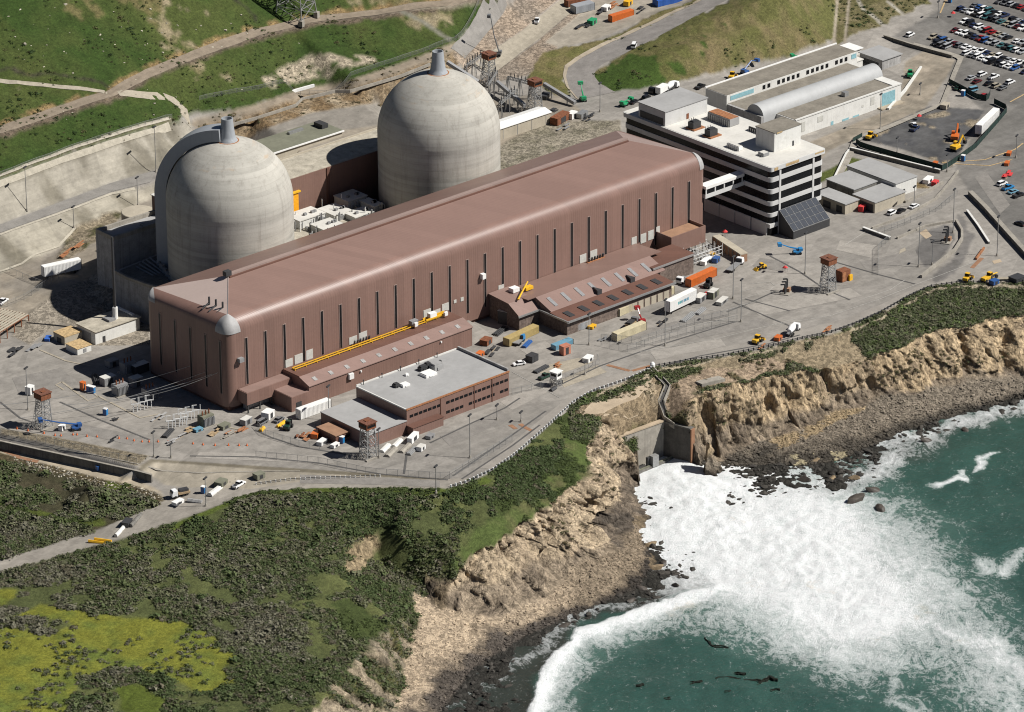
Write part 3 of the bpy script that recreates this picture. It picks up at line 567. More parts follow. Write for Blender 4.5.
# ------------------------------------------------------------------ the sea
def sea():
    gr = axis(60, 335, .8, 1.25, 2600); ga = axis(-235, 95, 1.0, 1.25, 2600); ga = ga[ga < 100]
    U, V_ = np.meshgrid(gr, ga); x = U*RA[0]+V_*AA[0]; y = U*RA[1]+V_*AA[1]
    qx, qy = proj(np.stack([x, y, np.full(x.shape, -26.)], -1))
    w1 = fbm(x, y, 22, 111, 4); w2 = fbm(x, y, 7, 121, 4)
    qxw = qx+(w1-.5)*46+(w2-.5)*16; qyw = qy+(fbm(x, y, 22, 131, 4)-.5)*34+(fbm(x, y, 7, 141, 4)-.5)*14
    def dist(poly, gx, gy, asp=1.6):
        d = np.full(x.shape, 1e9); sgn = np.zeros(x.shape)
        for (x0, y0), (x1, y1) in zip(poly[:-1], poly[1:]):
            dx, dy = x1-x0, (y1-y0)*asp; ex, ey = gx-x0, (gy-y0)*asp; t = np.clip((ex*dx+ey*dy)/(dx*dx+dy*dy), 0, 1); dd = np.hypot(ex-t*dx, ey-t*dy)
            s_ = np.sign(dx*ey-dy*ex); m = dd < d; d = np.where(m, dd, d); sgn = np.where(m, s_, sgn)
        return d, sgn
    core = [(628, 468), (650, 462), (690, 466), (740, 474), (800, 490), (850, 510), (885, 545), (915, 590), (925, 625), (890, 640), (850, 640), (800, 622), (750, 605), (712, 592), (680, 570), (655, 540), (648, 505), (632, 480)]
    ins = inside(qxw, qyw, core); d, _ = dist(core+core[:1], qxw, qyw)
    dens = np.where(ins, .66+np.clip(d/55, 0, 1)*.55, .66-np.clip(d/150, 0, 1)*.62)
    # boil right at the outfall is solid white
    b0 = np.hypot((qx-690)/60, (qy-500)/40); dens = np.maximum(dens, 1.45-b0*.45)
    # fresh lace to the right
    lace = [(900, 560), (930, 600), (960, 640), (1000, 690), (1040, 740)]; dl, _ = dist(lace, qxw, qyw); dens = np.maximum(dens, .54-np.clip(dl/110, 0, 1)*.34)
    for L_, a_, w_ in (([(905, 615), (940, 628), (975, 652), (1030, 672)], .70, 16), ([(985, 560), (1005, 572), (1022, 545)], .58, 14), ([(1000, 655), (1015, 690), (1030, 711)], .58, 12), ([(880, 650), (900, 690), (925, 720)], .52, 20), ([(940, 480), (965, 468), (972, 474)], .85, 4), ([(985, 464), (1000, 458)], .8, 3.5)):
        q, _ = dist(L_, qxw, qyw); dens = np.maximum(dens, a_-q/w_*.25)
    # surf among the rocks on the right
    su = [(870, 452), (905, 440), (960, 420), (1030, 402)]; q, _ = dist(su, qxw, qyw); dens = np.maximum(dens, .60-np.clip(q/28, 0, 1)*.3)
    su = [(760, 484), (800, 492), (840, 488), (880, 470), (895, 455)]; q, _ = dist(su, qxw, qyw); dens = np.maximum(dens, .60-np.clip(q/26, 0, 1)*.3)
    # breaker rolling into the cove: hard landward lip, lace trailing to sea
    br = [(520, 760), (532, 711), (541, 680), (556, 655), (578, 634), (610, 622), (650, 608), (690, 594), (716, 588)]
    q, sg = dist(br, qx+(w2-.5)*14, qy+(fbm(x, y, 5, 151, 3)-.5)*9)
    seaward = sg > 0
    dens = np.maximum(dens, np.where(seaward, 1.0-np.clip(q/18, 0, 1)*.46-np.clip((q-20)/70, 0, 1)*.5, .88-np.clip(q/3.5, 0, 1)*.55-np.clip(q/60, 0, 1)*.22))
    # swash in the cove
    sw = [(450, 700), (500, 668), (560, 630), (620, 600), (655, 560)]; q, _ = dist(sw, qxw, qyw); dens = np.maximum(dens, .47-np.clip(q/30, 0, 1)*.25)
    dens = np.clip(dens, 0, 1.3)
    lip = np.exp(-(np.where(seaward, q*0+1, 1)*0+np.minimum(dist(br, qx, qy)[0]/9, 9))**2)*1.1
    z = -26+(fbm(x, y, 34, 165, 2)-.5)*1.4+(fbm(x, y, 13, 161, 4)-.5)*1.2+(w2-.5)*.5+lip*.9+np.clip(dens-.6, 0, .6)*(fbm(x, y, 2.6, 171, 3)-.45)*1.7+np.clip(1.3-b0, 0, 1)*1.3
    idx = np.arange(x.size).reshape(x.shape); F = np.stack([idx[:-1, :-1].ravel(), idx[:-1, 1:].ravel(), idx[1:, 1:].ravel(), idx[1:, :-1].ravel()], -1)
    qb, sb_ = dist(br, qxw, qyw); shal = np.where((sb_ < 0) & (qx < 716), np.clip(qb/9, 0, 1), 0)
    shal = np.maximum(shal, np.clip(1-dist([(780, 500), (850, 490), (900, 450), (960, 422), (1040, 402)], qxw, qyw)[0]/26, 0, 1))
    return np_mesh('sea', np.stack([x.ravel(), y.ravel(), z.ravel()], -1), F, 'sea', {'foam': dens.ravel(), 'shallow': shal.ravel()})
def _sea():
    k = NT('sea_water'); p = k.pos(); f = k.attr('foam'); sh = k.attr('shallow')
    warp = k.n('VectorMath', operation='ADD'); k.l(p, warp.inputs[0]); nv = k.n('TexNoise'); k.l(p, nv.inputs['Vector']); nv.inputs['Scale'].default_value = .12; nv.inputs['Detail'].default_value = 4
    sc_ = k.n('VectorMath', operation='SCALE'); k.l(nv.outputs['Color'], sc_.inputs[0]); sc_.inputs['Scale'].default_value = 9.; k.l(sc_.outputs[0], warp.inputs[1]); wp = warp.outputs[0]
    
    rg = lambda v: k.math('POWER', k.math('SUBTRACT', 1., k.math('ABSOLUTE', k.math('MULTIPLY_ADD', v, 2., -1.))), 4.); wst = k.map(p, (1, 1, 1), (0, 0, R_(35))); web = k.math('ADD', k.math('MULTIPLY', rg(k.noise(k.map(wst, (1., .55, 1)), .16, 6, .66, .8)), .52), k.math('MULTIPLY', rg(k.noise(wst, .5, 5, .65, .7)), .30))
    nz = k.noise(wp, .5, 6, .68); nf = k.noise(p, 2.2, 4, .7)
    pat = k.math('ADD', k.math('ADD', k.math('MULTIPLY', web, .40), k.math('MULTIPLY', nz, .42)), k.math('MULTIPLY', nf, .28))
    t = k.math('SUBTRACT', k.math('ADD', pat, k.math('MULTIPLY', f, 1.12)), .95)
    cover = k.ramp(t, (.04, 0.), (.18, .42), (.46, 1.)); wash = k.ramp(k.math('ADD', f, k.math('MULTIPLY', k.math('SUBTRACT', nz, .5), .5)), (.5, 0.), (1.0, .85)); cover = k.math('MAXIMUM', cover, wash)
    deep = k.ramp(k.noise(p, .03, 4, .6), (.35, (.011, .040, .031)), (.65, (.019, .058, .045)))
    deep = k.mix(k.math('MULTIPLY', k.ramp(k.noise(p, .35, 5, .7), (.4, 0.), (.75, 1.)), .35), deep, (.038, .095, .078))
    deep = k.mix(k.ramp(f, (.25, 0.), (.75, .8)), deep, (.15, .24, .205))
    deep = k.mix(k.math('MULTIPLY', sh, .85), deep, (.030, .030, .025))
    white = k.ramp(k.math('ADD', k.math('MULTIPLY', k.noise(wp, .3, 7, .7), .5), k.math('MULTIPLY', k.noise(p, 1.7, 4, .75), .5)), (.36, (.43, .465, .455)), (.48, (.62, .635, .63)), (.62, (.72, .72, .715)))
    scum = k.ramp(k.noise(wp, .05, 5, .7), (.62, 0.), (.70, .38)); white = k.mix(scum, white, (.52, .43, .31))
    k.col(k.mix(cover, deep, white)); h = k.math('ADD', k.math('MULTIPLY', k.noise(p, .9, 5, .65), 1.), k.math('MULTIPLY', k.math('MULTIPLY', nf, cover), 1.3)); k.bump(h, .75, .5)
    rr = k.math('ADD', .16, k.math('MULTIPLY', cover, .7)); return k.fin(rr, 0, .35)
MATS['sea'] = _sea
tag(sea(), kind='structure')
# ------------------------------------------------------------------ roads as sheets over the ground
def drape(name, left, right, mat, dz=.07, n=6, kind='structure', z=None):
    "sheet between two edge lines (photo survey points), following the ground"
    def res(L, m):
        P_ = [Vector((*at2(a, b, c), 0)) for a, b, c in L]; l = [0]
        for a, b in zip(P_[:-1], P_[1:]): l.append(l[-1]+(b-a).length)
        o = []
        for i in range(m):
            s = l[-1]*i/(m-1); k = max(j for j in range(len(l)-1) if l[j] <= s+1e-6) if s < l[-1] else len(l)-2; t = (s-l[k])/max(l[k+1]-l[k], 1e-6); o.append(P_[k].lerp(P_[k+1], t))
        return o, l[-1]
    _, ln = res(left, 2); m = max(3, int(ln/2.0)); A, _ = res(left, m); B, _ = res(right, m); b = MB()
    for i in range(m):
        for j in range(n): q = A[i].lerp(B[i], j/(n-1)); b.v.append((q.x, q.y, (hz(q.x, q.y) if z is None else z)+dz))
    for i in range(m-1):
        for j in range(n-1): k = i*n+j; b.f.append((k, k+1, k+n+1, k+n))
    return tag(b.build(name, mat), kind=kind)
def asphalt(name, c, sc=.25):
    def f():
        cc = alb(c); k = NT(name); p = k.pos(); n = k.noise(p, sc, 6, .65); col = k.ramp(n, (.3, tuple(v*.8 for v in cc)), (.7, tuple(v*1.18 for v in cc)))
        f2 = k.ramp(k.noise(p, 2.5, 3, .7), (.3, .86), (.7, 1.1)); col = k.mix(1., col, f2, 'MULTIPLY'); k.col(col); return k.fin(.9, 0, .15)
    return f
MATS['asphalt_grey'] = asphalt('asphalt_grey', (.27, .25, .23)); MATS['asphalt_mid'] = asphalt('asphalt_mid', (.215, .20, .185)); MATS['asphalt_dark'] = asphalt('asphalt_dark', (.12, .115, .11))
MATS['pale_pavement'] = asphalt('pale_pavement', (.44, .375, .285)); MATS['concrete_pad'] = asphalt('concrete_pad', (.42, .37, .29), .4); MATS['tan_pad'] = asphalt('tan_pad', (.5, .40, .285), .15)
def ribbon(name, pts, w, mat, dz=.1, g=True):
    P_ = []; pos_ = (lambda a: ground(a[0], a[1])[:2]) if g else (lambda a: at2(*a))
    for a, b in zip(pts[:-1], pts[1:]):
        A = Vector((*pos_(a), 0)); B = Vector((*pos_(b), 0)); n = max(1, int((B-A).length/3)); P_ += [A.lerp(B, i/n) for i in range(n)]
    P_.append(B); n = len(P_); b = MB(); m = 4
    for i in range(n):
        dd = (P_[min(i+1, n-1)]-P_[max(i-1, 0)]).normalized(); s = Vector((-dd.y, dd.x, 0))
        for j in range(m): q = P_[i]+s*w*(j/(m-1)-.5); b.v.append((q.x, q.y, hz(q.x, q.y)+dz))
    b.f = [(m*i+j, m*i+m+j, m*i+m+j+1, m*i+j+1) for i in range(n-1) for j in range(m-1)]; return tag(b.build(name, mat), kind='structure')
MATS['dirt'] = asphalt('dirt', (.275, .225, .170), .35); MATS['pale_path'] = asphalt('pale_path', (.40, .355, .28), .5); MATS['bench_tarmac'] = asphalt('bench_tarmac', (.285, .268, .245), .2); MATS['berm'] = asphalt('berm', (.46, .42, .34), .5)
drape('bench_road', [(-60, 237, 14.2), (0, 225, 14.2), (75, 197, 14.2), (112, 183, 14.2), (156, 170.5, 14.4)], [(-60, 247, 14), (0, 233, 14), (75, 206, 14), (112, 191.5, 14), (150, 182.5, 14)], 'bench_tarmac', .14, 5)
DZ = [36, 36.2, 36.5, 36.5, 36, 35.2, 33.2, 31.2, 29.6, 28.6, 28.3]
ribbon('dirt_road', [(x, y, z) for (x, y), z in zip(DR, DZ)], 4.6, 'dirt', .16)
ribbon('dirt_path', [(-40, 79, 47), (0, 81, 46.5), (60, 87, 43), (105, 92, 38)], 2.0, 'pale_path', .14); ribbon('dirt_path', [(118, 93, 36), (150, 96, 32), (175, 102, 28), (184, 110, 26), (187, 124, 22)], 3.4, 'pale_path', .14)
ribbon('gravel_track', [(458, 52, 17.5), (500, 9, 18.3), (530, -24, 19)], 6, 'bench_tarmac', .14, False); ribbon('gravel_track', [(484, 70, 11), (530, 36, 13.5), (580, -6, 16.3)], 8.5, 'pale_path', .14, False)
for dy, w in ((3, 1.6), (-5, 1.2)): ribbon('slope_berm', [(-40, 195+dy, 27), (0, 181+dy, 27), (60, 158+dy, 27), (110, 141+dy, 27), (150, 129+dy, 26), (170, 123.5+dy, 25)], w, 'berm', .3)
for L in ([(0, 272, 5), (22, 264, 5.6), (58, 247, 7.2), (75, 228, 8.3)], [(0, 235, 13.8), (75, 208, 13.8), (112, 194, 13.8), (135, 189, 13.8)]): ribbon('slope_kerb', L, .8, 'berm', .25)
drape('service_road', ROADL, ROADR, 'asphalt_grey', .10, 7)
drape('kerb_strip', [(x-3.2, y-1.6, z) for x, y, z in ROADL], ROADL, 'pale_pavement', .16, 3)
# ------------------------------------------------------------------ building materials
def _clad(name, c, pitch=1.05, amt=.1, streak=.18, rough=.55):
    "ribbed painted sheet metal: narrow vertical ribs, panel-to-panel tone, run-off streaks"
    c = alb(c)
    def f():
        k = NT(name); p = k.pos(); n1 = k.noise(p, .06, 5, .6); n2 = k.noise(p, .8, 4, .65)
        x = k.n('SeparateXYZ'); k.l(p, x.inputs[0]); s = k.math('ADD', x.outputs[0], x.outputs[1])
        pan = k.n('TexWhiteNoise', noise_dimensions='1D'); k.l(k.math('FLOOR', k.math('DIVIDE', s, 4.2)), pan.inputs['W'])
        f = k.math('ADD', k.math('ADD', k.math('MULTIPLY', n1, .5), k.math('MULTIPLY', n2, .3)), k.math('MULTIPLY', pan.outputs['Value'], .2))
        col = k.ramp(f, (.32, tuple(v*(1-amt) for v in c)), (.68, tuple(v*(1+amt) for v in c)))
        st = k.ramp(k.noise(k.map(p, (1.1, 1.1, .03)), 1., 4, .65), (.5, 0.), (.75, 1.)); col = k.mix(k.math('MULTIPLY', st, streak), col, tuple(v*.62 for v in c))
        k.col(col); w = k.n('TexWave', wave_type='BANDS', bands_direction='X'); m = k.n('CombineXYZ'); k.l(s, m.inputs[0]); k.l(m.outputs[0], w.inputs['Vector']); w.inputs['Scale'].default_value = .32/pitch
        k.bump(w.outputs['Fac'], .25, .06); return k.fin(rough, 0, .35)
    return f
BR = (.252, .152, .122)
MATS['brown_cladding'] = _clad('brown_cladding', BR, amt=.13, streak=.32, rough=.42)
MATS['brown_roof'] = _clad('brown_roof', (.256, .162, .133), 1.4, .08, .12, .42)
MATS['brown_roof_light'] = _clad('brown_roof_light', (.36, .265, .23), 1.4, .08, .14, .5)
MATS['hip_sheen'] = _clad('hip_sheen', (.58, .46, .405), 2.2, .06, .12, .35)  # paler than the other roof sheets: metal sheen is put into the colour
MATS['brown_dark'] = _clad('brown_dark', (.17, .085, .062), 1.2, .14, .2, .6)
MATS['annex_roof'] = _clad('annex_roof', (.29, .19, .16), 1.4, .1, .25, .6)
MATS['grey_cap'] = lambda: weathered('grey_cap', (.42, .41, .40), .6, .12, .4)
def _concrete_dome():
    k = NT('dome_concrete'); p = k.pos(); x = k.n('SeparateXYZ'); k.l(p, x.inputs[0]); z = x.outputs[2]
    lift = k.n('TexWhiteNoise', noise_dimensions='1D'); k.l(k.math('FLOOR', k.math('DIVIDE', z, 1.55)), lift.inputs['W'])
    ring = k.noise(k.map(p, (.06, .06, .9)), 1., 4, .6); b = k.noise(p, .16, 6, .65); fine = k.noise(p, 1.6, 4, .7)
    f = k.math('ADD', k.math('ADD', k.math('MULTIPLY', lift.outputs['Value'], .16), k.math('MULTIPLY', ring, .34)), k.math('ADD', k.math('MULTIPLY', b, .34), k.math('MULTIPLY', fine, .16)))
    col = k.ramp(f, (.33, (.285, .272, .24)), (.5, (.378, .36, .318)), (.68, (.432, .412, .365)))
    jt = k.math('ABSOLUTE', k.math('SUBTRACT', k.math('FRACT', k.math('DIVIDE', z, 3.1)), .5)); col = k.mix(k.ramp(jt, (.0, .22), (.05, 0.)), col, (.19, .165, .14))
    st = k.ramp(k.noise(k.map(p, (.5, .5, .035)), 1., 5, .7), (.52, 0.), (.72, 1.)); col = k.mix(k.math('MULTIPLY', st, .38), col, (.15, .13, .11))
    rust = k.ramp(k.noise(k.map(p, (.12, .12, .5)), 1., 4, .6), (.60, 0.), (.70, .35)); hi = k.ramp(z, (0, 0.), (1, 1.)); up = k.ramp(k.math('DIVIDE', k.math('SUBTRACT', z, 56), 8.), (.0, 0.), (.6, 1.)); col = k.mix(k.math('MULTIPLY', rust, up), col, (.40, .26, .14))
    k.col(col); k.bump(k.math('ADD', fine, k.math('MULTIPLY', jt, .6)), .25, .15); return k.fin(.9, 0, .15)
MATS['dome_concrete'] = _concrete_dome
MATS['concrete'] = lambda: weathered('concrete', (.37, .34, .29), .9, .2, .25, .35, dirt=(.14, .12, .1), spec=.15)
MATS['grey_block'] = lambda: weathered('grey_block', (.40, .39, .375), .9, .25, .35, .45, dirt=(.1, .09, .08), spec=.15)
MATS['dark_concrete'] = lambda: weathered('dark_concrete', (.20, .19, .17), .9, .3, .3, .5, dirt=(.05, .045, .04), spec=.15)
MATS['shaded_concrete'] = lambda: weathered('shaded_concrete', (.11, .10, .088), .7, .35, .3, .5, dirt=(.03, .027, .024), spec=.3)  # outfall side wall: shade of its sunless face put into the dark colour
MATS['white_wall'] = lambda: weathered('white_wall', (.66, .65, .61), .8, .08, .3, .16, dirt=(.30, .27, .22), spec=.2)
MATS['white_paint'] = lambda: weathered('white_paint', (.76, .75, .72), .6, .07, .5, .10, dirt=(.35, .32, .28), loc=True)
MATS['white_roof'] = lambda: weathered('white_roof', (.62, .60, .55), .85, .10, .12, 0, dirt=(.38, .34, .28), spec=.15)
MATS['vault_sheet'] = lambda: weathered('vault_sheet', (.47, .475, .47), .6, .08, .1, 0, dirt=(.33, .32, .3), spec=.3)
MATS['roof_grey'] = lambda: weathered('roof_grey', (.40, .395, .385), .9, .10, .1, 0, dirt=(.24, .22, .2), spec=.15)
MATS['roof_gravel'] = lambda: weathered('roof_gravel', (.26, .235, .195), .95, .22, .18, 0, dirt=(.15, .135, .11), spec=.1, dirtamt=.5)
MATS['roof_tan'] = lambda: weathered('roof_tan', (.48, .435, .35), .95, .28, .32, 0, dirt=(.26, .22, .17), spec=.1, dirtamt=.6)
MATS['roof_olive'] = lambda: weathered('roof_olive', (.215, .215, .16), .9, .15, .12, 0, dirt=(.13, .13, .1), spec=.15)
MATS['beige_wall'] = lambda: weathered('beige_wall', (.50, .445, .35), .85, .1, .3, .2, dirt=(.25, .21, .16), spec=.15)
MATS['metal_corrugated'] = _clad('metal_corrugated', (.38, .40, .42), .9, .1, .2, .45)
MATS['galvanised'] = lambda: plain('galvanised', (.46, .46, .45), .45, .55, .5)
MATS['steel_grey'] = lambda: plain('steel_grey', (.33, .33, .33), .55, .2)
MATS['steel_dark'] = lambda: plain('steel_dark', (.06, .06, .062), .55, .1)
MATS['white_steel'] = lambda: plain('white_steel', (.72, .72, .70), .5)
MATS['yellow_steel'] = lambda: plain('yellow_steel', (.72, .40, .02), .5)
MATS['orange_door'] = lambda: plain('orange_door', (.80, .36, .015), .55)
MATS['rust_orange'] = lambda: plain('rust_orange', (.38, .165, .075), .8, amt=.3)
MATS['rust_brown'] = lambda: plain('rust_brown', (.23, .085, .04), .85, amt=.3)
MATS['glass_dark'] = lambda: plain('glass_dark', (.010, .011, .013), .25, 0, .2, .3)
MATS['slit_glass'] = lambda: plain('slit_glass', (.010, .010, .011), .35, 0, .3, .3)
MATS['solar_glass'] = lambda: plain('solar_glass', (.014, .021, .036), .3, 0, .3, .3)
MATS['louvre_white'] = lambda: weathered('louvre_white', (.56, .55, .50), .7, .12, .6)
MATS['pale_frame'] = lambda: plain('pale_frame', (.45, .36, .31), .6)
MATS['lattice_wall'] = lambda: weathered('lattice_wall', (.20, .155, .13), .9, .45, 1.1, .3, dirt=(.06, .045, .04), spec=.15, dirtamt=.7)
MATS['cyan_panel'] = lambda: plain('cyan_panel', (.28, .50, .55), .5)
MATS['stain_gold'] = lambda: plain('stain_gold', (.52, .37, .19), .9, amt=.3)
MATS['office_white'] = lambda: weathered('office_white', (.60, .595, .575), .75, .06, .2, .10, dirt=(.42, .38, .3), spec=.2)
MATS['shade_roof'] = lambda: weathered('shade_roof', (.36, .21, .13), .9, .15, .3)
def tl(px_, py_, v): # pixel -> point on plane y=v
    d = CF+CR*(px_-512)/FPX+CU*(356-py_)/FPX; return CAM+d*((v-CAM[1])/d[1])
def part_box(name, mat, parent, *bx, bevel=0.):
    b = MB()
    for q in bx: b.box(*q)
    return b.build(name, mat, parent, bevel=bevel)
# ------------------------------------------------------------------ turbine hall
TL, TW, ZW, RR, ZT, ZR, RI = 228.6, 45.2, 29., 6., 34.5, 39.4, 18.
th = thing('turbine_hall', 'very long brown metal clad turbine hall with rounded eaves and tall slit windows', 'building', (TL/2, TW/2, 0), world=True)
NC = 6; RC = 3.6; AT = R_(70); IT = RR*(1-math.cos(AT)); ZTT = ZW+(ZT-ZW)*math.sin(AT)
def zb(z): return z if z <= ZW else ZW+(z-ZW)*.46
def ring(i, z, grow=0.):
    "one level of the shell: rounded corners that tighten towards the roof"
    x0, x1, y0, y1 = i, TL-i, i, TW-.06*i; r = max(.05, RC*(1-i/IT)); o = []
    for cx, cy, a0, back in ((x0+r, y0+r, 180, 0), (x1-r, y0+r, 270, 0), (x1-r, y1-r, 0, 1), (x0+r, y1-r, 90, 1)):
        for k in range(NC+1): a = R_(a0+90*k/NC); o.append((cx+r*math.cos(a), cy+r*math.sin(a), zb(z) if back else z))
    return o
lv = [(0., 1.4), (0., ZW)]+[(RR*(1-math.cos(t/8*AT)), ZW+(ZT-ZW)*math.sin(t/8*AT)) for t in range(1, 9)]
rings = [ring(*q) for q in lv]; m_ = len(rings[0]); wallb = MB(); wallb.v = [p for r in rings for p in r]
for k in range(len(rings)-1):
    for i in range(m_): j = (i+1) % m_; wallb.f.append((m_*k+i, m_*k+j, m_*k+m_+j, m_*k+m_+i))
wallb.build('wall', 'brown_cladding', th, smooth='auto')
part_box('base_wall', 'brown_dark', th, (.9, TL-.9, .9, TW-.9, -1, 1.6))
T = [(IT, IT, ZTT), (TL-IT, IT, ZTT), (TL-IT, TW-.06*IT, zb(ZTT)), (IT, TW-.06*IT, zb(ZTT))]; ra, rb = (RI, 20.75, ZR), (206.5, 20.75, ZR)
MB().poly([T[0], T[1], rb, ra]).build('roof', 'brown_roof', th); MB().poly([T[2], T[3], ra, rb]).build('rear_roof', 'brown_roof', th)
MB().poly([T[3], T[0], ra]).build('hip_roof', 'hip_sheen', th); MB().poly([T[1], T[2], rb]).build('hip_roof', 'brown_roof_light', th)
part_box('ridge_cap', 'brown_roof_light', th, (RI-.5, 207, 19.9, 21.6, ZR-.5, ZR+.75)); part_box('ridge_trim', 'brown_dark', th, (RI-.3, 206.8, 19.3, 19.88, ZR-.7, ZR+.12))
part_box('ridge_vent', 'steel_dark', th, (RI-1.6, RI+.8, 19.8, 21.8, ZR+.2, ZR+1.9)); MB().tube((IT, IT, ZTT+.06), (RI, 20.75, ZR+.06), .08, n=4).build('hip_flashing', 'grey_cap', th)
for ci, w0 in ((0, 2.6), (3, 2.6), (1, .4)):                                     # grey covers over the corners of the eaves
    b = MB(); n = 9; cols_ = 0
    for t in range(n+1):
        a = t/n*AT; i = RR*(1-math.cos(a)); z = ZW-.5+(ZT+.2-ZW+.5)*math.sin(a); full = ring(i, z); c = full[ci*(NC+1):(ci+1)*(NC+1)]; w = w0*(1-(t/n)**2)+.05; mid = c[NC//2]
        A = ((c[0][0], c[0][1]+w) if ci == 0 else (c[0][0]+w, c[0][1]) if ci == 3 else (c[0][0]-w, c[0][1])); B = ((c[-1][0]+w, c[-1][1]) if ci == 0 else (c[-1][0], c[-1][1]-w) if ci == 3 else (c[-1][0], c[-1][1]+w))
        P_ = [(A[0], A[1], c[0][2])]+c+[(B[0], B[1], c[-1][2])]; cx, cy = TL/2, TW/2
        o_ = .22*math.cos(a)+.02
        sx, sy = (-1 if ci in (0, 3) else 1), (-1 if ci in (0, 1) else 1)
        P_ = [(x+sx*o_*.7, y+sy*o_*.7, zz+.2*math.sin(a)) for x, y, zz in P_]; cols_ = len(P_); b.v += P_
    for t in range(n):
        for i in range(cols_-1): b.f.append((cols_*t+i, cols_*t+i+1, cols_*(t+1)+i+1, cols_*(t+1)+i))
    b.build('corner_cap', 'grey_cap', th, smooth='auto')
S_ = 8.43
def slit(u, v, face, z0, z1):
    f = MB(); g = MB()
    if face == 'f':
        f.box(u-.70, u-.5, -.14, .01, z0, z1).box(u+.5, u+.70, -.14, .01, z0, z1).box(u-.70, u+.70, -.14, .01, z1, z1+.2); g.box(u-.5, u+.5, -.06, .01, z0, z1)
    else:
        f.box(-.14, .01, v-.7, v-.5, z0, z1).box(-.14, .01, v+.5, v+.7, z0, z1).box(-.14, .01, v-.7, v+.7, z1, z1+.2); g.box(-.06, .01, v-.5, v+.5, z0, z1)
    w = g.build('window', 'slit_glass', th); w2 = f.build('frame', 'brown_roof_light', None, loc=WOFF[th.name]); w2.location = (0, 0, 0); w2.parent = w; KIDS.setdefault(w.name, []).append(w2)
for k in range(1, 27): slit(S_*k, 0, 'f', 4.9 if k in (3, 12, 13, 14, 15, 24) else 8.3, 25.5)
for v in (3.7, 11.6, 20., 28.4, 36.8): slit(0, v, 'l', 6.0, 25.5)
for u, z, w, h in ((27, 8.6, 3.2, 3.4), (31.3, 8.9, 3.6, 3.6), (36.2, 8.9, 3.0, 3.8), (28, 5.4, 3.2, 1.8), (33.4, 5.6, 3.2, 2.2), (36.8, 5.6, 3, 2.4), (56, 8.2, 3.6, 3.6), (60.6, 8.4, 3.6, 3.8), (90.4, 8.4, 3.4, 3.6), (95.1, 8.6, 3, 2), (99.0, 8.8, 3.2, 3), (103.6, 10.6, 1.2, 1.2), (106.9, 10.4, 1.4, 1.4), (125.6, 8.6, 2.6, 2.6), (165.7, 8.2, 3.2, 3.4), (171.0, 8.2, 3.4, 3.6), (191.3, 7.6, 2.6, 3.6), (196.0, 7.6, 2.8, 3.6), (199.8, 7.8, 2.8, 3.6), (203.4, 8.4, 1.8, 3.6)):
    part_box('louvre', 'louvre_white', th, (u-w/2, u+w/2, -.16, .01, z, z+h))
for i in range(3):
    x, y = 5.2+.3*i, 15.5-3.3*i; b = MB().tube((x, y, ZT-1), (x, y, ZT+2.3), .38).tube((x, y, ZT+.2), (x-3, y+.3, ZT-1.5), .3); b.build('vent_pipe', 'steel_dark', th)
part_box('lamp_bracket', 'steel_grey', th, (4.2, 6.2, -1.6, -.01, 17.8, 19.2)); part_box('wall_unit', 'white_paint', th, (115.6, 117.2, -1.5, -.01, 16.5, 18.4))
# canopy boxes and annexes against its foot: each a building of its own
lb = thing('loading_canopy', 'brown box canopy over a dark loading bay at the left end of the turbine hall', 'canopy', (14, -2, 0), world=True)
part_box('canopy', 'brown_cladding', lb, (4, 25, -5.2, -.05, 3.2, 7.6)); part_box('roof', 'annex_roof', lb, (4.3, 24.7, -4.9, -.3, 7.6, 7.72)); part_box('bay_wall', 'grey_block', lb, (6, 24, -2.2, -.4, 0, 3.2))
for u in (4.4, 9.6, 14.8, 20): part_box('post', 'steel_dark', lb, (u, u+.4, -5, -4.6, 0, 3.2))
al = thing('left_annex', 'long low brown annex with a yellow gantry rail on its roof', 'building', (60, -7, 0), world=True); al.name = 'low_annex'; WOFF[al.name] = WOFF['left_annex']
part_box('wing', 'brown_cladding', al, (16, 24, -14.4, -.05, 0, 5.4)); part_box('wing_roof', 'annex_roof', al, (16.2, 23.95, -14.2, -.3, 5.4, 5.52))
MB().extr([(-14.2, -.5), (-14.2, 7.2), (-9.2, 9.0), (-.06, 9.0), (-.06, -.5)], 'x', 24, 99).build('wall', 'brown_cladding', al)
MB().extr([(-14.6, 7.06), (-14.6, 7.32), (-9.2, 9.26), (-9.2, 9.0)], 'x', 23.8, 99.2).build('sloping_roof', 'annex_roof', al)
part_box('flat_roof', 'brown_dark', al, (24, 99, -9.15, -.4, 9.0, 9.28))
for i in range(10):
    u = 27.5+i*7.3; MB().quadbox([(u, -13.1, 7.5), (u+1.5, -13.1, 7.5), (u+1.5, -11.4, 8.1), (u, -11.4, 8.1), (u, -13.1, 8.0), (u+1.5, -13.1, 8.0), (u+1.5, -11.4, 8.62), (u, -11.4, 8.62)]).build('skylight', 'grey_block', al)
b = MB()
for y in (-3.0, -4.4): b.box(26, 96, y-.1, y+.1, 9.8, 10.1)
for u in range(26, 98, 5): b.box(u, u+.18, -4.5, -2.9, 9.28, 9.9)
b.build('gantry_rail', 'yellow_steel', al)
part_box('entrance_awning', 'white_paint', al, (41.5, 43.5, -15.2, -14.25, 4.6, 6.6)); part_box('door', 'steel_dark', al, (18, 20.4, -14.5, -14.35, 0, 3))
for u in (47, 84): part_box('wall_lamp', 'white_paint', al, (u, u+.5, -14.7, -14.25, 5.6, 6.2))
gc = thing('roof_crane', 'yellow gantry crane with white hoist standing on the brown annex roof', 'crane', (90, -3.7, 11.5), world=True)
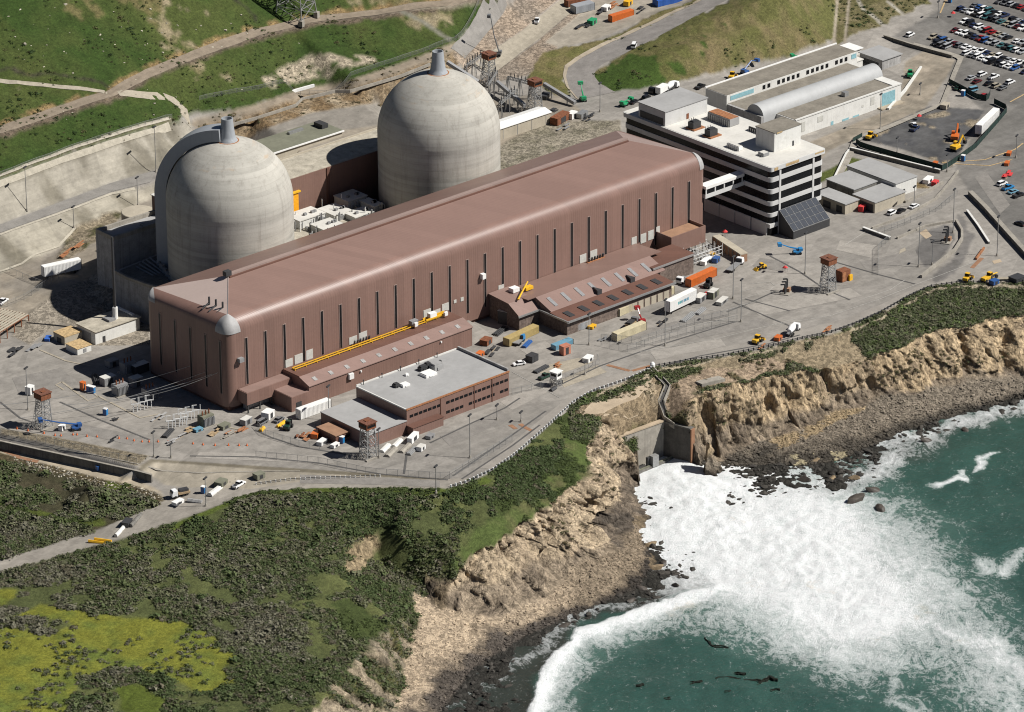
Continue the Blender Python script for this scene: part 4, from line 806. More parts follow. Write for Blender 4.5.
part_box('beam', 'yellow_steel', gc, (86, 96, -4.7, -4.3, 10.15, 10.70), (86, 96, -3.0, -2.6, 10.15, 10.70)); part_box('hoist', 'white_paint', gc, (88, 91, -4.6, -2.8, 10.7, 12.2)); part_box('cabin', 'steel_grey', gc, (79.5, 82.5, -4.4, -2.6, 10.15, 11.80))
for u in (80, 94): part_box('cable_drum', 'white_paint', gc, (u-.2, u+1.2, -5.8, -4.95, 10.15, 11.50))
v2 = thing('cooling_rack', 'row of dark vent stubs on a rusty cradle beside the yellow rail', 'vents', (58, -2, 9.28), world=True)
part_box('cradle', 'rust_orange', v2, (54, 62.5, -2.6, -1.2, 9.3, 9.75))
for i in range(6): MB().tube((55+i*1.35, -1.9, 9.75), (55+i*1.35, -2.2, 11.1), .4).build('vent', 'steel_dark', v2)
b2 = copy_tree(v2); b2.location = (170, -2, 8.5); tag(b2, 'row of dark vent stubs on a rusty cradle at the far annex roof', 'vents')
ar = thing('pitched_annex', 'dark brown brick annex with sloping lighter roof and black skylights', 'building', (155, -15, 0), world=True)
MB().extr([(-30.6, -.5), (-30.6, 5.5), (-22.2, 6.2), (-13.8, 9.3), (-.06, 8.3), (-.06, -.5)], 'x', 129.6, 181).build('wall', 'lattice_wall', ar)
MB().extr([(-31.6, 5.4), (-31.6, 5.8), (-22.2, 6.45), (-22.2, 6.2)], 'x', 128.9, 181.6).build('lower_roof', 'brown_dark', ar)
MB().extr([(-22.2, 6.2), (-22.3, 6.5), (-13.9, 9.55), (-13.8, 9.3)], 'x', 129.6, 186).build('upper_slope', 'annex_roof', ar)
MB().extr([(-13.8, 9.3), (-13.8, 9.56), (-.3, 8.56), (-.3, 8.3)], 'x', 126, 192).build('flat_roof', 'brown_roof', ar)
part_box('gutter', 'galvanised', ar, (128.6, 181.9, -32.1, -31.62, 5.25, 5.95)); part_box('end_gutter', 'galvanised', ar, (128.4, 128.88, -32.1, -16.2, 5.45, 6.1))
for i in range(7):
    u = 132.2+i*7.2; MB().quadbox([(u, -29.4, 5.7), (u+2.4, -29.4, 5.7), (u+2.4, -25.2, 6.0), (u, -25.2, 6.0), (u, -29.4, 6.15), (u+2.4, -29.4, 6.15), (u+2.4, -25.2, 6.5), (u, -25.2, 6.5)]).build('skylight', 'steel_dark', ar)
for i in range(8):
    u = 133.+i*6.6; MB().quadbox([(u, -20.6, 6.8), (u+1.5, -20.6, 6.8), (u+1.5, -16.0, 8.5), (u, -16.0, 8.5), (u, -20.6, 7.3), (u+1.5, -20.6, 7.3), (u+1.5, -16.0, 8.95), (u, -16.0, 8.95)]).build('slope_window', 'steel_grey', ar)
for u in (152, 168.4): MB().prism([(u, -22.4), (u+2.2, -22.4), (u+1.1, -18.6)], 6.3, [8.2, 8.2, 8.3]).build('dormer', 'steel_dark', ar)
MB().extr([(-15.9, -.5), (-15.9, 5.9), (-11, 9.0), (-.06, 9.6), (-.06, -.5)], 'x', 120, 129.5).build('side_wing', 'lattice_wall', ar)
MB().extr([(-16.6, 5.7), (-16.6, 6.0), (-11, 9.2), (-.3, 9.8), (-.3, 9.6), (-11, 9.0)], 'x', 119.2, 129.5).build('side_roof', 'annex_roof', ar); part_box('side_gutter', 'galvanised', ar, (118.8, 128.3, -17.1, -16.62, 5.5, 6.1))
part_box('rear_wing', 'lattice_wall', ar, (181.1, 202, -20.4, -9, 0, 7.6)); part_box('rear_roof', 'brown_dark', ar, (181.3, 202.5, -20.6, -8.6, 7.6, 7.85)); part_box('rear_gutter', 'galvanised', ar, (181, 202.8, -21.1, -20.62, 7.3, 7.95))
for i in range(7): part_box('door', 'beige_wall', ar, (158+i*3.2, 160.4+i*3.2, -30.75, -30.61, 0, 3))
yc = thing('roof_crane', 'small yellow jib crane with white hoist on the left end of the pitched annex', 'crane', (128, -8, 9.6), world=True); MB().tube((123, -12, 10.0), (134, -5, 11.6), .35, .25, 6).build('jib', 'yellow_steel', yc); part_box('hoist', 'white_paint', yc, (126, 129, -6.2, -3.6, 9.7, 11.2)); part_box('base', 'yellow_steel', yc, (131, 134.5, -7.5, -5.6, 9.5, 10.6))
bx = thing('brown_plant_box', 'tall brown open topped box on stilts at the right end of the turbine hall', 'plant box', (211, -4, 0), world=True)
b = MB().box(202.5, 220, -8.2, -7.8, 3.6, 10.2).box(202.5, 202.9, -7.79, -.05, 3.6, 10.2).box(219.6, 220, -7.79, -.05, 3.6, 10.2).box(202.91, 219.59, -7.79, -.05, 3.6, 9.0); b.build('casing', 'brown_cladding', bx); part_box('inner_roof', 'shade_roof', bx, (203, 219.5, -7.7, -.2, 9.0, 9.12))
for u in range(203, 221, 4): part_box('post', 'galvanised', bx, (u, u+.35, -8, -7.65, 0, 3.6))
sk_ = thing('pipe_scaffold', 'jumble of white scaffold poles and pipes under the tall brown box', 'scaffold', (214, -12, 0), world=True); b = MB()
for i in range(11):
    for j in range(4):
        x, y = 204+i*1.7, -9.5-j*2.2; b.tube((x, y, 0), (x, y, 3.2+((i*7+j*3) % 5)*.5), .08, n=4)
    b.tube((204+i*1.7, -9.5, 1.5+(i % 3)), (204+i*1.7, -16, 1.5+(i % 3)), .07, n=4)
for z in (1.4, 2.9, 4.2): b.tube((204, -12+z, z), (221, -12+z, z), .09, n=4).tube((204, -16, z), (221, -16, z), .09, n=4)
b.build('poles', 'white_steel', sk_); part_box('tank', 'galvanised', sk_, (205, 209, -14, -12, 0, 1.8), (212, 217, -15, -13, 0, 1.2))
# ------------------------------------------------------------------ workshop block in front
ws = thing('workshop_block', 'two storey brown block with pale grey flat roof and orange roof edge', 'building', (56, -41, 0), world=True)
b = MB().box(33.3, 80, -54.6, -28.3, 0, 9); b.build('wall', 'brown_cladding', ws)
part_box('roof', 'roof_grey', ws, (33.6, 79.7, -54.3, -28.6, 9.0, 9.12)); part_box('roof_edge', 'rust_orange', ws, (33.1, 80.1, -54.85, -54.45, 8.75, 9.3)); part_box('parapet', 'white_wall', ws, (33.05, 33.5, -54.4, -28.4, 8.8, 9.25), (33.5, 79.4, -28.4, -28, 8.8, 9.5)); part_box('end_parapet', 'grey_block', ws, (79.5, 80.2, -54.4, -28.4, 8.8, 10.1))
for z in (5.6, 2.0):
    for i in range(22):
        u = 34.6+i*2.06
        if abs((u-33.3) % 15.4) < .9 or (z < 3 and i % 7 == 5): continue
        w_ = part_box('window', 'glass_dark', ws, (u, u+1.6, -54.66, -54.59, z, z+1.0))
for i, u in enumerate((48.4, 63.8, 72)): part_box('joint_post', 'brown_dark', ws, (u, u+.25, -54.8, -54.6, 0, 8.9))
part_box('lower_block', 'brown_cladding', ws, (16.5, 33.2, -54.6, -29.4, 0, 4.9)); part_box('lower_roof', 'roof_grey', ws, (16.3, 33.25, -54.9, -29.1, 4.9, 5.15)); part_box('porch', 'brown_cladding', ws, (33.25, 47, -57.8, -54.7, 0, 3.2), )
part_box('porch_roof', 'brown_dark', ws, (33.0, 47.2, -58.1, -54.75, 3.2, 3.4))
for u, v, w, d, h, mt in ((55, -40, 5, 4, 1.1, 'white_paint'), (61, -37.6, 4, 3, 2.4, 'roof_grey'), (57.4, -34.6, 3, 2, 1.8, 'steel_dark'), (61, -33.6, 2.2, 2, 1.6, 'steel_dark'), (44, -40.5, 3.2, 2.4, 1, 'white_paint'), (42, -39, 2, 2, 1.4, 'steel_dark'), (67, -33, 1.2, .8, .8, 'steel_dark'), (51, -34, 1.4, 1.2, .9, 'white_paint')):
    t = tag(MB().box(u, u+w, v, v+d, 9.14, 9.14+h*.72).box(u+.25, u+w-.25, v+.25, v+d-.25, 9.14+h*.72, 9.14+h).box(u+w*.3, u+w*.6, v-.25, v-.02, 9.3, 9.14+h*.5).build('air_handler', mt, None, loc=(u, v, 9.14)), None, 'air handler', 'plant units on the grey workshop roof'); t['label'] = 'plant unit on the pale grey workshop roof'
UN = [o for o in bpy.data.objects if o.name.startswith('air_handler')]
for o, l in zip(UN, ('long low white plant unit in the middle of the grey workshop roof', 'tall grey box casting a dark shadow on the grey workshop roof', 'left dark unit at the back of the grey workshop roof', 'right dark unit at the back of the grey workshop roof', 'white plant unit nearest the left end of the grey workshop roof', 'small dark unit behind the leftmost white roof unit', 'little dark box farthest right on the grey workshop roof', 'small pale box near the rear edge of the workshop roof')): o['label'] = l
for i in range(5):
    u = 36+i*8.4; tag(MB().tube((u, -29, 9.1), (u, -29, 10.6), .16).tube((u, -29, 10.6), (u, -29, 10.9), .26).build('roof_vent', 'steel_dark', None, loc=(u, -29, 9.1)), 'thin vent stub along the rear roof edge of the grey roofed block', 'vent', 'vent stubs along the rear roof edge')
sh_ = thing('brown_shed', 'small shed with flat tan brown roof beside the grey roofed block', 'shed', (14, -39.5, 0), world=True)
part_box('wall', 'brown_dark', sh_, (10.2, 17.4, -44.6, -35.2, 0, 3.1)); part_box('roof', 'shade_roof', sh_, (9.8, 17.8, -45, -34.8, 3.1, 3.4)); part_box('door', 'steel_dark', sh_, (11.6, 13, -44.7, -44.61, 0, 2.3)); part_box('window', 'glass_dark', sh_, (14.2, 16.4, -44.68, -44.61, 1.1, 2.2))
# ------------------------------------------------------------------ containment domes
def dome(x, y, label, duct):
    t = thing('containment_dome', label, 'containment dome', (x, y, 9), world=True); r = 22.7; z1 = 43.4
    prof = [(r, 0), (r, 10), (r, 20), (r, 30), (r, z1-9-.5), (r+.02, z1-9-.3), (r+.02, z1-9+.4), (r, z1-9+.6)]+[(r*math.cos(a), z1-9+r*math.sin(a)) for a in np.radians(np.arange(4, 88, 4))]+[(1.2, z1-9+r-.03)]
    MB().lathe((x, y, 9), prof, 72).build('shell', 'dome_concrete', t, smooth=True)
    v = MB().lathe((x, y, z1+r-.6), [(3.6, 0), (3.4, .7), (3.0, 1.2), (2.75, 2.2), (2.35, 5.0), (2.05, 8.6), (1.75, 8.6), (1.7, 7.0)], 28).build('vent_stack', 'metal_corrugated', t, smooth='auto')
    w = MB().lathe((x, y, z1+r-.75), [(4.1, 0), (4.1, .45)], 28).build('collar', 'rust_orange', None, loc=WOFF[t.name]); w.location = (0, 0, 0); w.parent = v
    if duct:
        az = math.atan2(.86, -.50); dx, dy = math.cos(az), math.sin(az); nx, ny = -dy, dx; b = MB(); hw = 3.6; n = 26
        pts = [(r+.2, r+4.6, 0)]+[(r+.2, r+4.6, (z1-9)*k/6) for k in range(1, 7)]
        ring_ = [((r+.2)*math.cos(a), (r+4.6)*math.cos(a), (r+.2)*math.sin(a), (r+4.6)*math.sin(a)) for a in np.linspace(0, R_(86), n)]
        sec = [(i, o, z+9, z+9) for i, o, z in pts]+[(i, o, z1+zi, z1+zo-0*zo) for i, o, zi, zo in ring_[1:]]
        for i, o, zi, zo in sec:
            for rr, zz, s in ((i, zi, -1), (o, zo, -1), (o, zo, 1), (i, zi, 1)): b.v.append((x+dx*rr+nx*hw*s, y+dy*rr+ny*hw*s, zz))
        for k in range(len(sec)-1):
            for i in range(4): j = (i+1) % 4; b.f.append((4*k+i, 4*k+j, 4*k+4+j, 4*k+4+i))
        b.f.append((0, 1, 2, 3)); e = 4*(len(sec)-1); b.f.append((e+3, e+2, e+1, e)); b.build('vent_duct', 'metal_corrugated', t, smooth='auto')
    return t
dome(56.7, 67.5, 'nearer concrete containment dome with a curved grey duct up its left side', True)
dome(156.4, 68., 'farther concrete containment dome with stubby vent, right of the nearer dome', False)
# ------------------------------------------------------------------ fuel handling and auxiliary buildings
ax = thing('fuel_handling_building', 'brown walled block with pale stained roof between and behind the two domes', 'building', (130, 100, 9), world=True)
part_box('wall', 'brown_cladding', ax, (98, 164, 91, 108.6, 9, 31)); part_box('roof', 'roof_tan', ax, (98.3, 163.7, 91.3, 108.3, 31, 31.15)); part_box('roof_edge', 'beige_wall', ax, (98, 164, 108.1, 108.7, 31, 31.6)); part_box('pilaster', 'brown_dark', ax, (121.2, 122.4, 90.6, 90.99, 12, 31))
d_ = part_box('door', 'orange_door', ax, (99, 107.2, 90.5, 90.98, 15, 25.4)); part_box('door_hood', 'yellow_steel', ax, (98.4, 107.9, 89.9, 90.98, 25.45, 26))
au = thing('auxiliary_building', 'low block crowded with white roofed plant between the two domes', 'building', (110, 66, 9), world=True)
part_box('wall', 'concrete', au, (81, 132, 47, 90, 9, 16.5)); part_box('roof', 'roof_tan', au, (81.2, 131.8, 47.2, 89.8, 16.5, 16.65))
rs = random.Random(5)
for i, (u, v, w, d, h) in enumerate(((98, 79, 12, 8, 3), (112, 76, 8, 9, 2.2), (123, 81, 9, 8, 3.2), (117, 70, 9, 6, 1.8), (128, 72, 4, 8, 2.5), (100, 68, 9, 7, 2.4), (90, 80, 6, 7, 3.4))):
    t = thing('roof_plant', ('large white plant enclosure nearest the orange door', 'white plant enclosure left of centre between the domes', 'broad white plant roof in the shadow edge between the domes', 'front white plant box close to the brown roof edge', 'white plant box beside the farther dome', 'white duct box behind the turbine hall roof', 'white plant box hard against the nearer dome')[i], 'plant enclosure', (u, v, 16.65), world=True, group='white plant enclosures between the domes')
    part_box('casing', 'white_wall', t, (u, u+w, v, v+d, 16.65, 16.65+h)); part_box('lid', 'white_roof', t, (u-.3, u+w+.3, v-.3, v+d+.3, 16.65+h, 16.95+h))
    b = MB()
    for q in range(9): x = u+rs.random()*w; b.tube((x, v-1.1, 16.65), (x, v-1.1, 16.65+h*.6+rs.random()*2.5), .2, n=5)
    for q in range(3): x = u+w*.2+rs.random()*w*.6; b.box(x, x+1.2, v+d*.3, v+d*.3+1, 17+h, 17.8+h)
    b.build('pipework', 'steel_grey', t)
for i in range(46):
    u, v = rs.uniform(83, 130), rs.uniform(66, 88); w, d, h = rs.uniform(.8, 3), rs.uniform(.8, 2.4), rs.uniform(.6, 2.4)
    if i % 3: part_box('duct', rs.choice(['galvanised', 'white_wall', 'roof_tan', 'steel_grey', 'concrete']), au, (u, u+w, v, v+d, 16.66, 16.66+h))
    else: MB().tube((u, v, 16.66), (u, v, 18+h*1.6), .14+.2*rs.random(), n=6).build('vent_stub', rs.choice(['steel_grey', 'white_steel', 'galvanised']), au)
for i in range(7): x = 84+i*7; MB().tube((x, 64+i % 3, 17.2), (x+8, 70+i % 4*3, 17.6), .3, n=6).build('pipe', 'galvanised', au)
fb = thing('grey_fuel_building', 'tall grey block building with sunken roof in shade left of the nearer dome', 'building', (45, 108, 9), world=True)
part_box('wall', 'grey_block', fb, (28.5, 75, 99.5, 110, 2, 25.4)); b = MB().box(28.5, 75, 99.5, 100.6, 25.4, 27).box(28.5, 75, 109, 110, 25.4, 27).box(28.5, 29.6, 100.6, 109, 25.4, 27).box(44, 75, 100.6, 104, 25.4, 26.4); b.build('parapet', 'concrete', fb); part_box('roof', 'roof_grey', fb, (29.7, 74.9, 100.7, 108.9, 25.4, 25.55)); part_box('roof_hut', 'brown_dark', fb, (56, 66, 104.2, 112, 25.6, 32)); part_box('hut_roof', 'white_roof', fb, (55.6, 66.4, 103.9, 112.2, 32, 32.3))
fw = thing('block_wing', 'lower grey block wing with curved top wall beside the nearer dome', 'building', (38, 82, 0), world=True)
pl = [(26, 97), (25.4, 88), (26.5, 78), (29, 69), (33, 62), (39, 56), (44, 54), (48, 99.4)]
MB().prism(pl, 0, 15).build('wall', 'grey_block', fw); MB().prism([(x*.93+2.6, y*.93+5.6) for x, y in pl], 15, 15.12).build('roof', 'dark_concrete', fw); MB().strip(pl[:7], 1.0, 15, 16.1).build('parapet', 'concrete', fw)
b = MB()
for i in range(5): b.tube((34+i*1.5, 84, 15.1), (34+i*1.5, 94, 15.6+i*.5), .3).box(36+i, 37+i, 76+i*3, 78+i*3, 15.1, 16.5+i*.3)
b.build('pipework', 'steel_grey', fw)
tk = tag(MB().lathe((61, 127, 9), [(6.3, 0), (6.3, 10.5), (6.1, 10.7), (3, 11.0), (.5, 11.1)], 40).build('storage_tank', 'beige_wall', None, loc=(61, 127, 9), smooth='auto'), 'round pale tank top behind the grey block building', 'tank')
# ------------------------------------------------------------------ buildings behind
ol = thing('flat_roofed_store', 'long low store with olive green flat roof behind the domes', 'building', (160, 153, 9), world=True)
part_box('wall', 'beige_wall', ol, (141, 176, 147, 161, 8.5, 15.2)); part_box('roof', 'roof_olive', ol, (140.6, 176.4, 146.7, 161.3, 15.2, 15.5)); part_box('roof_edge', 'white_paint', ol, (140.6, 176.4, 146.2, 146.68, 15.1, 15.6)); part_box('roof_box', 'steel_dark', ol, (171, 174, 153, 158, 15.5, 17.2)); part_box('duct', 'galvanised', ol, (158, 165, 157, 158.4, 15.5, 16.4))
for i in range(4): part_box('door', 'steel_dark', ol, (145+i*8, 148+i*8, 146.9, 146.99, 9, 11.6))
wl = thing('white_roofed_shed', 'beige sided shed with bright white pitched roof right of the farther dome', 'shed', (236, 113, 9), world=True)
MB().extr([(110, 8.5), (110, 13.6), (113.6, 14.4), (117.2, 13.6), (117.2, 8.5)], 'x', 214, 251).build('wall', 'beige_wall', wl); MB().extr([(109.6, 13.6), (109.6, 13.85), (113.6, 14.75), (117.6, 13.85), (117.6, 13.6), (113.6, 14.5)], 'x', 213.6, 251.4).build('roof', 'white_paint', wl)
for i in range(5): part_box('panel_joint', 'steel_grey', wl, (218.5+i*7.5, 218.7+i*7.5, 109.93, 109.99, 9, 13.5))
part_box('cabinet', 'white_paint', wl, (206, 210, 112, 116, 8.9, 16))
# ------------------------------------------------------------------ office block
of = thing('office_block', 'white five storey office block banded with black ribbon windows', 'office building', (261, 23, 0), world=True)
OX0, OX1, OY0, OY1 = 247.2, 275.6, -14.6, 64.6; MBq = MB
def rrect(x0, x1, y0, y1, r, n=5):
    o = []
    for cx, cy, a0 in ((x1-r, y1-r, 0), (x0+r, y1-r, 90), (x0+r, y0+r, 180), (x1-r, y0+r, 270)): o += [(cx+r*math.cos(R_(a0+90*i/n)), cy+r*math.sin(R_(a0+90*i/n))) for i in range(n+1)]
    return o
MB().prism(rrect(OX0+.3, OX1-.3, OY0+.3, OY1-.3, 1.6), 0, 26.3).build('glazing', 'glass_dark', of)
lev = [(7.4, 9.0), (11.9, 13.6), (16.7, 18.5), (21.4, 23.2)]
for i, (a, c) in enumerate(lev): MB().prism(rrect(OX0, OX1, OY0, OY1, 1.8), a, c).build('spandrel', 'office_white', of, smooth='auto')
MB().prism(rrect(OX0-.5, OX1+.5, OY0-.5, OY1+.3, 1.2), 25.9, 27.6).build('cornice', 'office_white', of, smooth='auto'); MB().prism(rrect(OX0, OX1, OY0, OY1, 1.), 27.6, 27.68).build('roof', 'white_roof', of)
b = MB()
for u in (OX0+4.6, OX1-6.2): b.box(u, u+.9, OY0-.12, OY0+.6, 0, 25.9)
b.build('pier', 'office_white', of); part_box('ground_wall', 'office_white', of, (OX0+.02, OX0+4.4, OY0-.05, OY0+1.5, 3.2, 4.8)); b = MB()
for y in (-13, -4.4, 4, 12.4, 21, 30, 40, 50): b.box(OX0-.05, OX0+.6, y, y+8.0, 0, 5.0)
b.build('ground_panel', 'office_white', of); part_box('stain_panel', 'stain_gold', of, (254.6, 261.5, OY0-.56, OY0-.5, 26.2, 27.3)); part_box('cornice_stain', 'stain_gold', of, (248.6, 250.6, OY0-.56, OY0-.5, 26.0, 27.2)); part_box('cornice_stain', 'stain_gold', of, (270, 275, OY0-.55, OY0-.5, 26.8, 27.4))
part_box('plant_room', 'office_white', of, (247.8, 270, 42.4, 57, 27.7, 33.4)); part_box('plant_room_roof', 'roof_grey', of, (247.5, 270.3, 42.1, 57.3, 33.4, 33.7)); part_box('plant_grille', 'steel_dark', of, (247.65, 247.79, 43.4, 56, 27.9, 30.6)); part_box('plant_door', 'rust_brown', of, (259, 260.2, 42.3, 42.39, 27.7, 29.9))
part_box('penthouse', 'white_wall', of, (259, 273, -4.6, 5.2, 27.7, 35.2)); part_box('penthouse_roof', 'roof_gravel', of, (258.8, 273.2, -4.8, 5.4, 35.2, 35.5)); part_box('penthouse_stain', 'stain_gold', of, (260, 263, -4.86, -4.81, 34.8, 35.3)); part_box('penthouse_door', 'steel_dark', of, (268.6, 269.4, -4.7, -4.61, 27.7, 29.7))
lo = thing('glazed_lobby', 'lean-to lobby with dark blue glass roof at the foot of the white office', 'lobby', (261, -19, 0), world=True)
MB().extr([(-22.6, 0), (-22.6, 3), (-14.95, 9.4), (-14.95, 0)], 'x', 251.7, 271).build('frame', 'steel_dark', lo)
for i in range(7):
    for j in range(3):
        u = 251.95+i*2.74; a, c = .04+j*.325, .04+j*.325+.29; Y_ = lambda q: -22.6+7.65*q; Zq = lambda q: 3.02+6.4*q
        MB().quadbox([(u, Y_(a), Zq(a)), (u+2.45, Y_(a), Zq(a)), (u+2.45, Y_(c), Zq(c)), (u, Y_(c), Zq(c)), (u, Y_(a), Zq(a)+.1), (u+2.45, Y_(a), Zq(a)+.1), (u+2.45, Y_(c), Zq(c)+.1), (u, Y_(c), Zq(c)+.1)]).build('glass_pane', 'solar_glass', lo)
b = MB()
for j in (0, .34, .665, 1.0): b.tube((251.7, -22.6+7.65*j, 3.12+6.4*j), (271, -22.6+7.65*j, 3.12+6.4*j), .06, n=4)
for i in range(8): u = 251.8+i*2.74; b.tube((u, -22.6, 3.1), (u, -14.95, 9.5), .05, n=4)
b.build('glazing_bar', 'steel_grey', lo)
br_ = thing('skybridge', 'white enclosed footbridge joining the turbine hall to the office', 'footbridge', (237, 1, 16), world=True)
part_box('deck', 'office_white', br_, (227.05, 247.1, -.8, 2.6, 16.6, 18.2)); part_box('roof', 'white_paint', br_, (227.05, 247.1, -1, 2.8, 20.3, 21.4)); part_box('glazing', 'glass_dark', br_, (227.1, 247.1, -.6, 2.4, 18.2, 20.3))
b = MB()
for i in range(5): u = 227.2+i*4.7; b.box(u, u+.6, -.75, 2.55, 18.2, 20.3)
b.build('mullion', 'office_white', br_)
for u, v, l in ((251.5, 22.5, 'black roof generator on an orange skid nearer the office corner'), (252.5, 32.5, 'black roof generator on an orange skid beside the office plant room')):
    g = thing('roof_generator', l, 'generator', (u, v, 27.7), group='generators on the office roof'); part_box('skid', 'rust_orange', g, (-.5, 5.4, -1.4, 3.2, 0, .45)); part_box('engine', 'steel_dark', g, (0, 4, -.6, 2.4, .46, 2.9), (.6, 3.4, 0, 1.8, 2.9, 3.4)); b = MB()
    for i in range(3): b.tube((.8+i*1.2, 2.6, .5), (.8+i*1.2, 2.6, 3.7), .16)
    b.build('exhaust', 'galvanised', g)
for u, v, w, d, h, mt, l in ((265, 25, 5, 12, 3, 'roof_grey', 'grey louvred chiller with rusty top on the office roof'), (250, 5, 2, 6.5, 1.6, 'white_paint', 'low white duct unit near the front of the office roof'), (252.5, -5.5, 3, 3, 1.2, 'steel_grey', 'small pale fan cluster in front of the penthouse'), (268, 9, 3.5, 9, 1.6, 'steel_dark', 'dark rusty pipe rack behind the penthouse')):
    t = thing('roof_unit', l, 'roof plant', (u, v, 27.7), group=None); part_box('casing', mt, t, (0, w, 0, d, .1, h)); part_box('top', 'rust_orange' if h == 3 else 'white_roof', t, (.2, w-.2, .3, d-.3, h, h+.2)); b = MB()
    for i in range(int(d)): b.tube((-.4, i+.5, .1), (-.4, i+.5, h*.8), .16, n=5)
    b.build('pipe', 'galvanised', t)
# ------------------------------------------------------------------ machine shop with vaulted roof
mh = thing('vaulted_workshop', 'long cream workshop with barrel vault between two flat gravel roofs', 'workshop', (352, 68, 0), world=True)
part_box('front_wall', 'white_wall', mh, (325.6, 385.4, 49.4, 60, -.3, 7.6)); part_box('front_roof', 'roof_gravel', mh, (326, 381, 49.8, 59.9, 7.6, 7.75)); part_box('front_parapet', 'white_wall', mh, (325.5, 385.5, 49.1, 49.75, 7.6, 8.1), (381.1, 385.5, 49.76, 59.9, 7.6, 8.0))
arc = [(60+4.6-4.6*math.cos(a), 7.6+4.4*math.sin(a)) for a in np.linspace(0, PI, 15)]
MB().extr([(60, -.3)]+arc+[(69.2, -.3)], 'x', 318.5, 386).build('vault', 'vault_sheet', mh, smooth='auto'); part_box('end_wall', 'grey_block', mh, (317.2, 318.4, 60, 79, -.3, 8.4)); part_box('end_window', 'glass_dark', mh, (317.05, 317.19, 62, 76, 1.5, 4.8))
part_box('rear_wall', 'white_wall', mh, (318.5, 386, 69.25, 80, -.3, 8)); part_box('rear_roof', 'roof_gravel', mh, (318.5, 386, 69.3, 79.9, 8, 8.15))
part_box('clerestory', 'white_wall', mh, (318, 392, 80.1, 92, -.3, 11.4)); part_box('clerestory_roof', 'roof_gravel', mh, (318.2, 391.8, 80.4, 91.8, 11.4, 11.55)); part_box('roof_trim', 'white_paint', mh, (317.8, 392.2, 91.81, 92.3, 11.2, 12)); part_box('cyan_panel', 'cyan_panel', mh, (320, 333, 80.0, 80.09, 9, 10.8), (388.6, 391.4, 80, 80.09, 9, 10.9))
for i in range(18):
    u = 338+i*2.75
    if i % 6 == 2: continue
    part_box('window', 'glass_dark', mh, (u, u+1.5, 80.0, 80.09, 9, 10.7))
for u, z, w, h in ((338, 3.6, 3, 2.4), (345.5, 0, 1.4, 2), (352, 0, 3.6, 1.2), (358, 0, 3.4, 1), (363, 3.4, 1, 1), (368, 3, 2.2, 3.4), (329, 2, 2, 4)): part_box('wall_hatch', 'louvre_white' if z else 'cyan_panel', mh, (u, u+w, 49.3, 49.39, z, z+h))
part_box('roller_door', 'cyan_panel', mh, (374.5, 382, 49.28, 49.39, .6, 6.2)); part_box('roof_fan', 'galvanised', mh, (358, 360.2, 54, 56, 7.8, 9.6)); part_box('dock_ramp', 'pale_pavement', mh, (372, 385, 46.6, 49.3, -.2, .9))
# ------------------------------------------------------------------ small buildings right of the office
def flat_building(name, label, cat, bx, h, wall, roof, over=.4, doors=(), extra=None, z0=-.3):
    x0, x1, y0, y1 = bx; t = thing(name, label, cat, ((x0+x1)/2, (y0+y1)/2, 0), world=True); part_box('wall', wall, t, (x0, x1, y0, y1, z0, h)); part_box('roof', roof, t, (x0-over, x1+over, y0-over, y1+over, h, h+.35))
    for f, a, w, hh, m in doors:
        if f == 'f': part_box('door', m, t, (a, a+w, y0-.09, y0-.01, max(z0, 0), max(z0, 0)+hh))
        else: part_box('door', m, t, (x0-.09, x0-.01, a, a+w, max(z0, 0), max(z0, 0)+hh))
    return t
flat_building('raised_roof_building', 'flat roofed building with raised dark edged roof right of the white office', 'building', (293.6, 306, -13.2, 1.2), 5.6, 'dark_concrete', 'roof_grey', .3)
flat_building('long_flat_building', 'long grey roofed building with bright white end wall beside the lot', 'building', (309.4, 321, -20, 5.6), 5.6, 'white_wall', 'roof_grey', .25, (('f', 313, 1.6, 2.4, 'steel_dark'),))
flat_building('concrete_office', 'low concrete hut with dark side door nearest the glass lobby', 'building', (283.4, 290.4, -18.6, -3), 4, 'beige_wall', 'roof_grey', .4, (('l', -17, 3, 2.8, 'steel_dark'), ('l', -11, 4, 2.8, 'steel_dark')))
flat_building('open_garage', 'low concrete garage with open dark doorway behind the parked white cars', 'garage', (292.4, 309, -25.4, -14), 4.2, 'beige_wall', 'roof_grey', .3, (('l', -24.4, 7, 3.2, 'steel_dark'),))  # dark panel, no leaf: stands for the shade inside the open doorway
flat_building('plant_store', 'grey roofed shed with dark open side beyond the vaulted workshop', 'shed', (402.5, 413.6, 76, 88.5), 6, 'grey_block', 'roof_grey', .5, (('l', 78, 9, 4, 'steel_dark'),), z0=.5)  # door part is a dark sheet standing for shade in the open side
flat_building('white_cabin', 'white cabin with bright flat roof at the far end of the workshop', 'cabin', (398, 408, 93, 100), 5.4, 'white_wall', 'white_paint', .6, (('f', 400, 1.4, 2.6, 'steel_dark'),), z0=.5)
flat_building('narrow_cabin', 'narrow white cabin beside the grey roofed shed', 'cabin', (394, 399.5, 84, 90), 5, 'white_wall', 'white_roof', .3, (('l', 85, 2, 2.8, 'steel_dark'),), z0=.5)
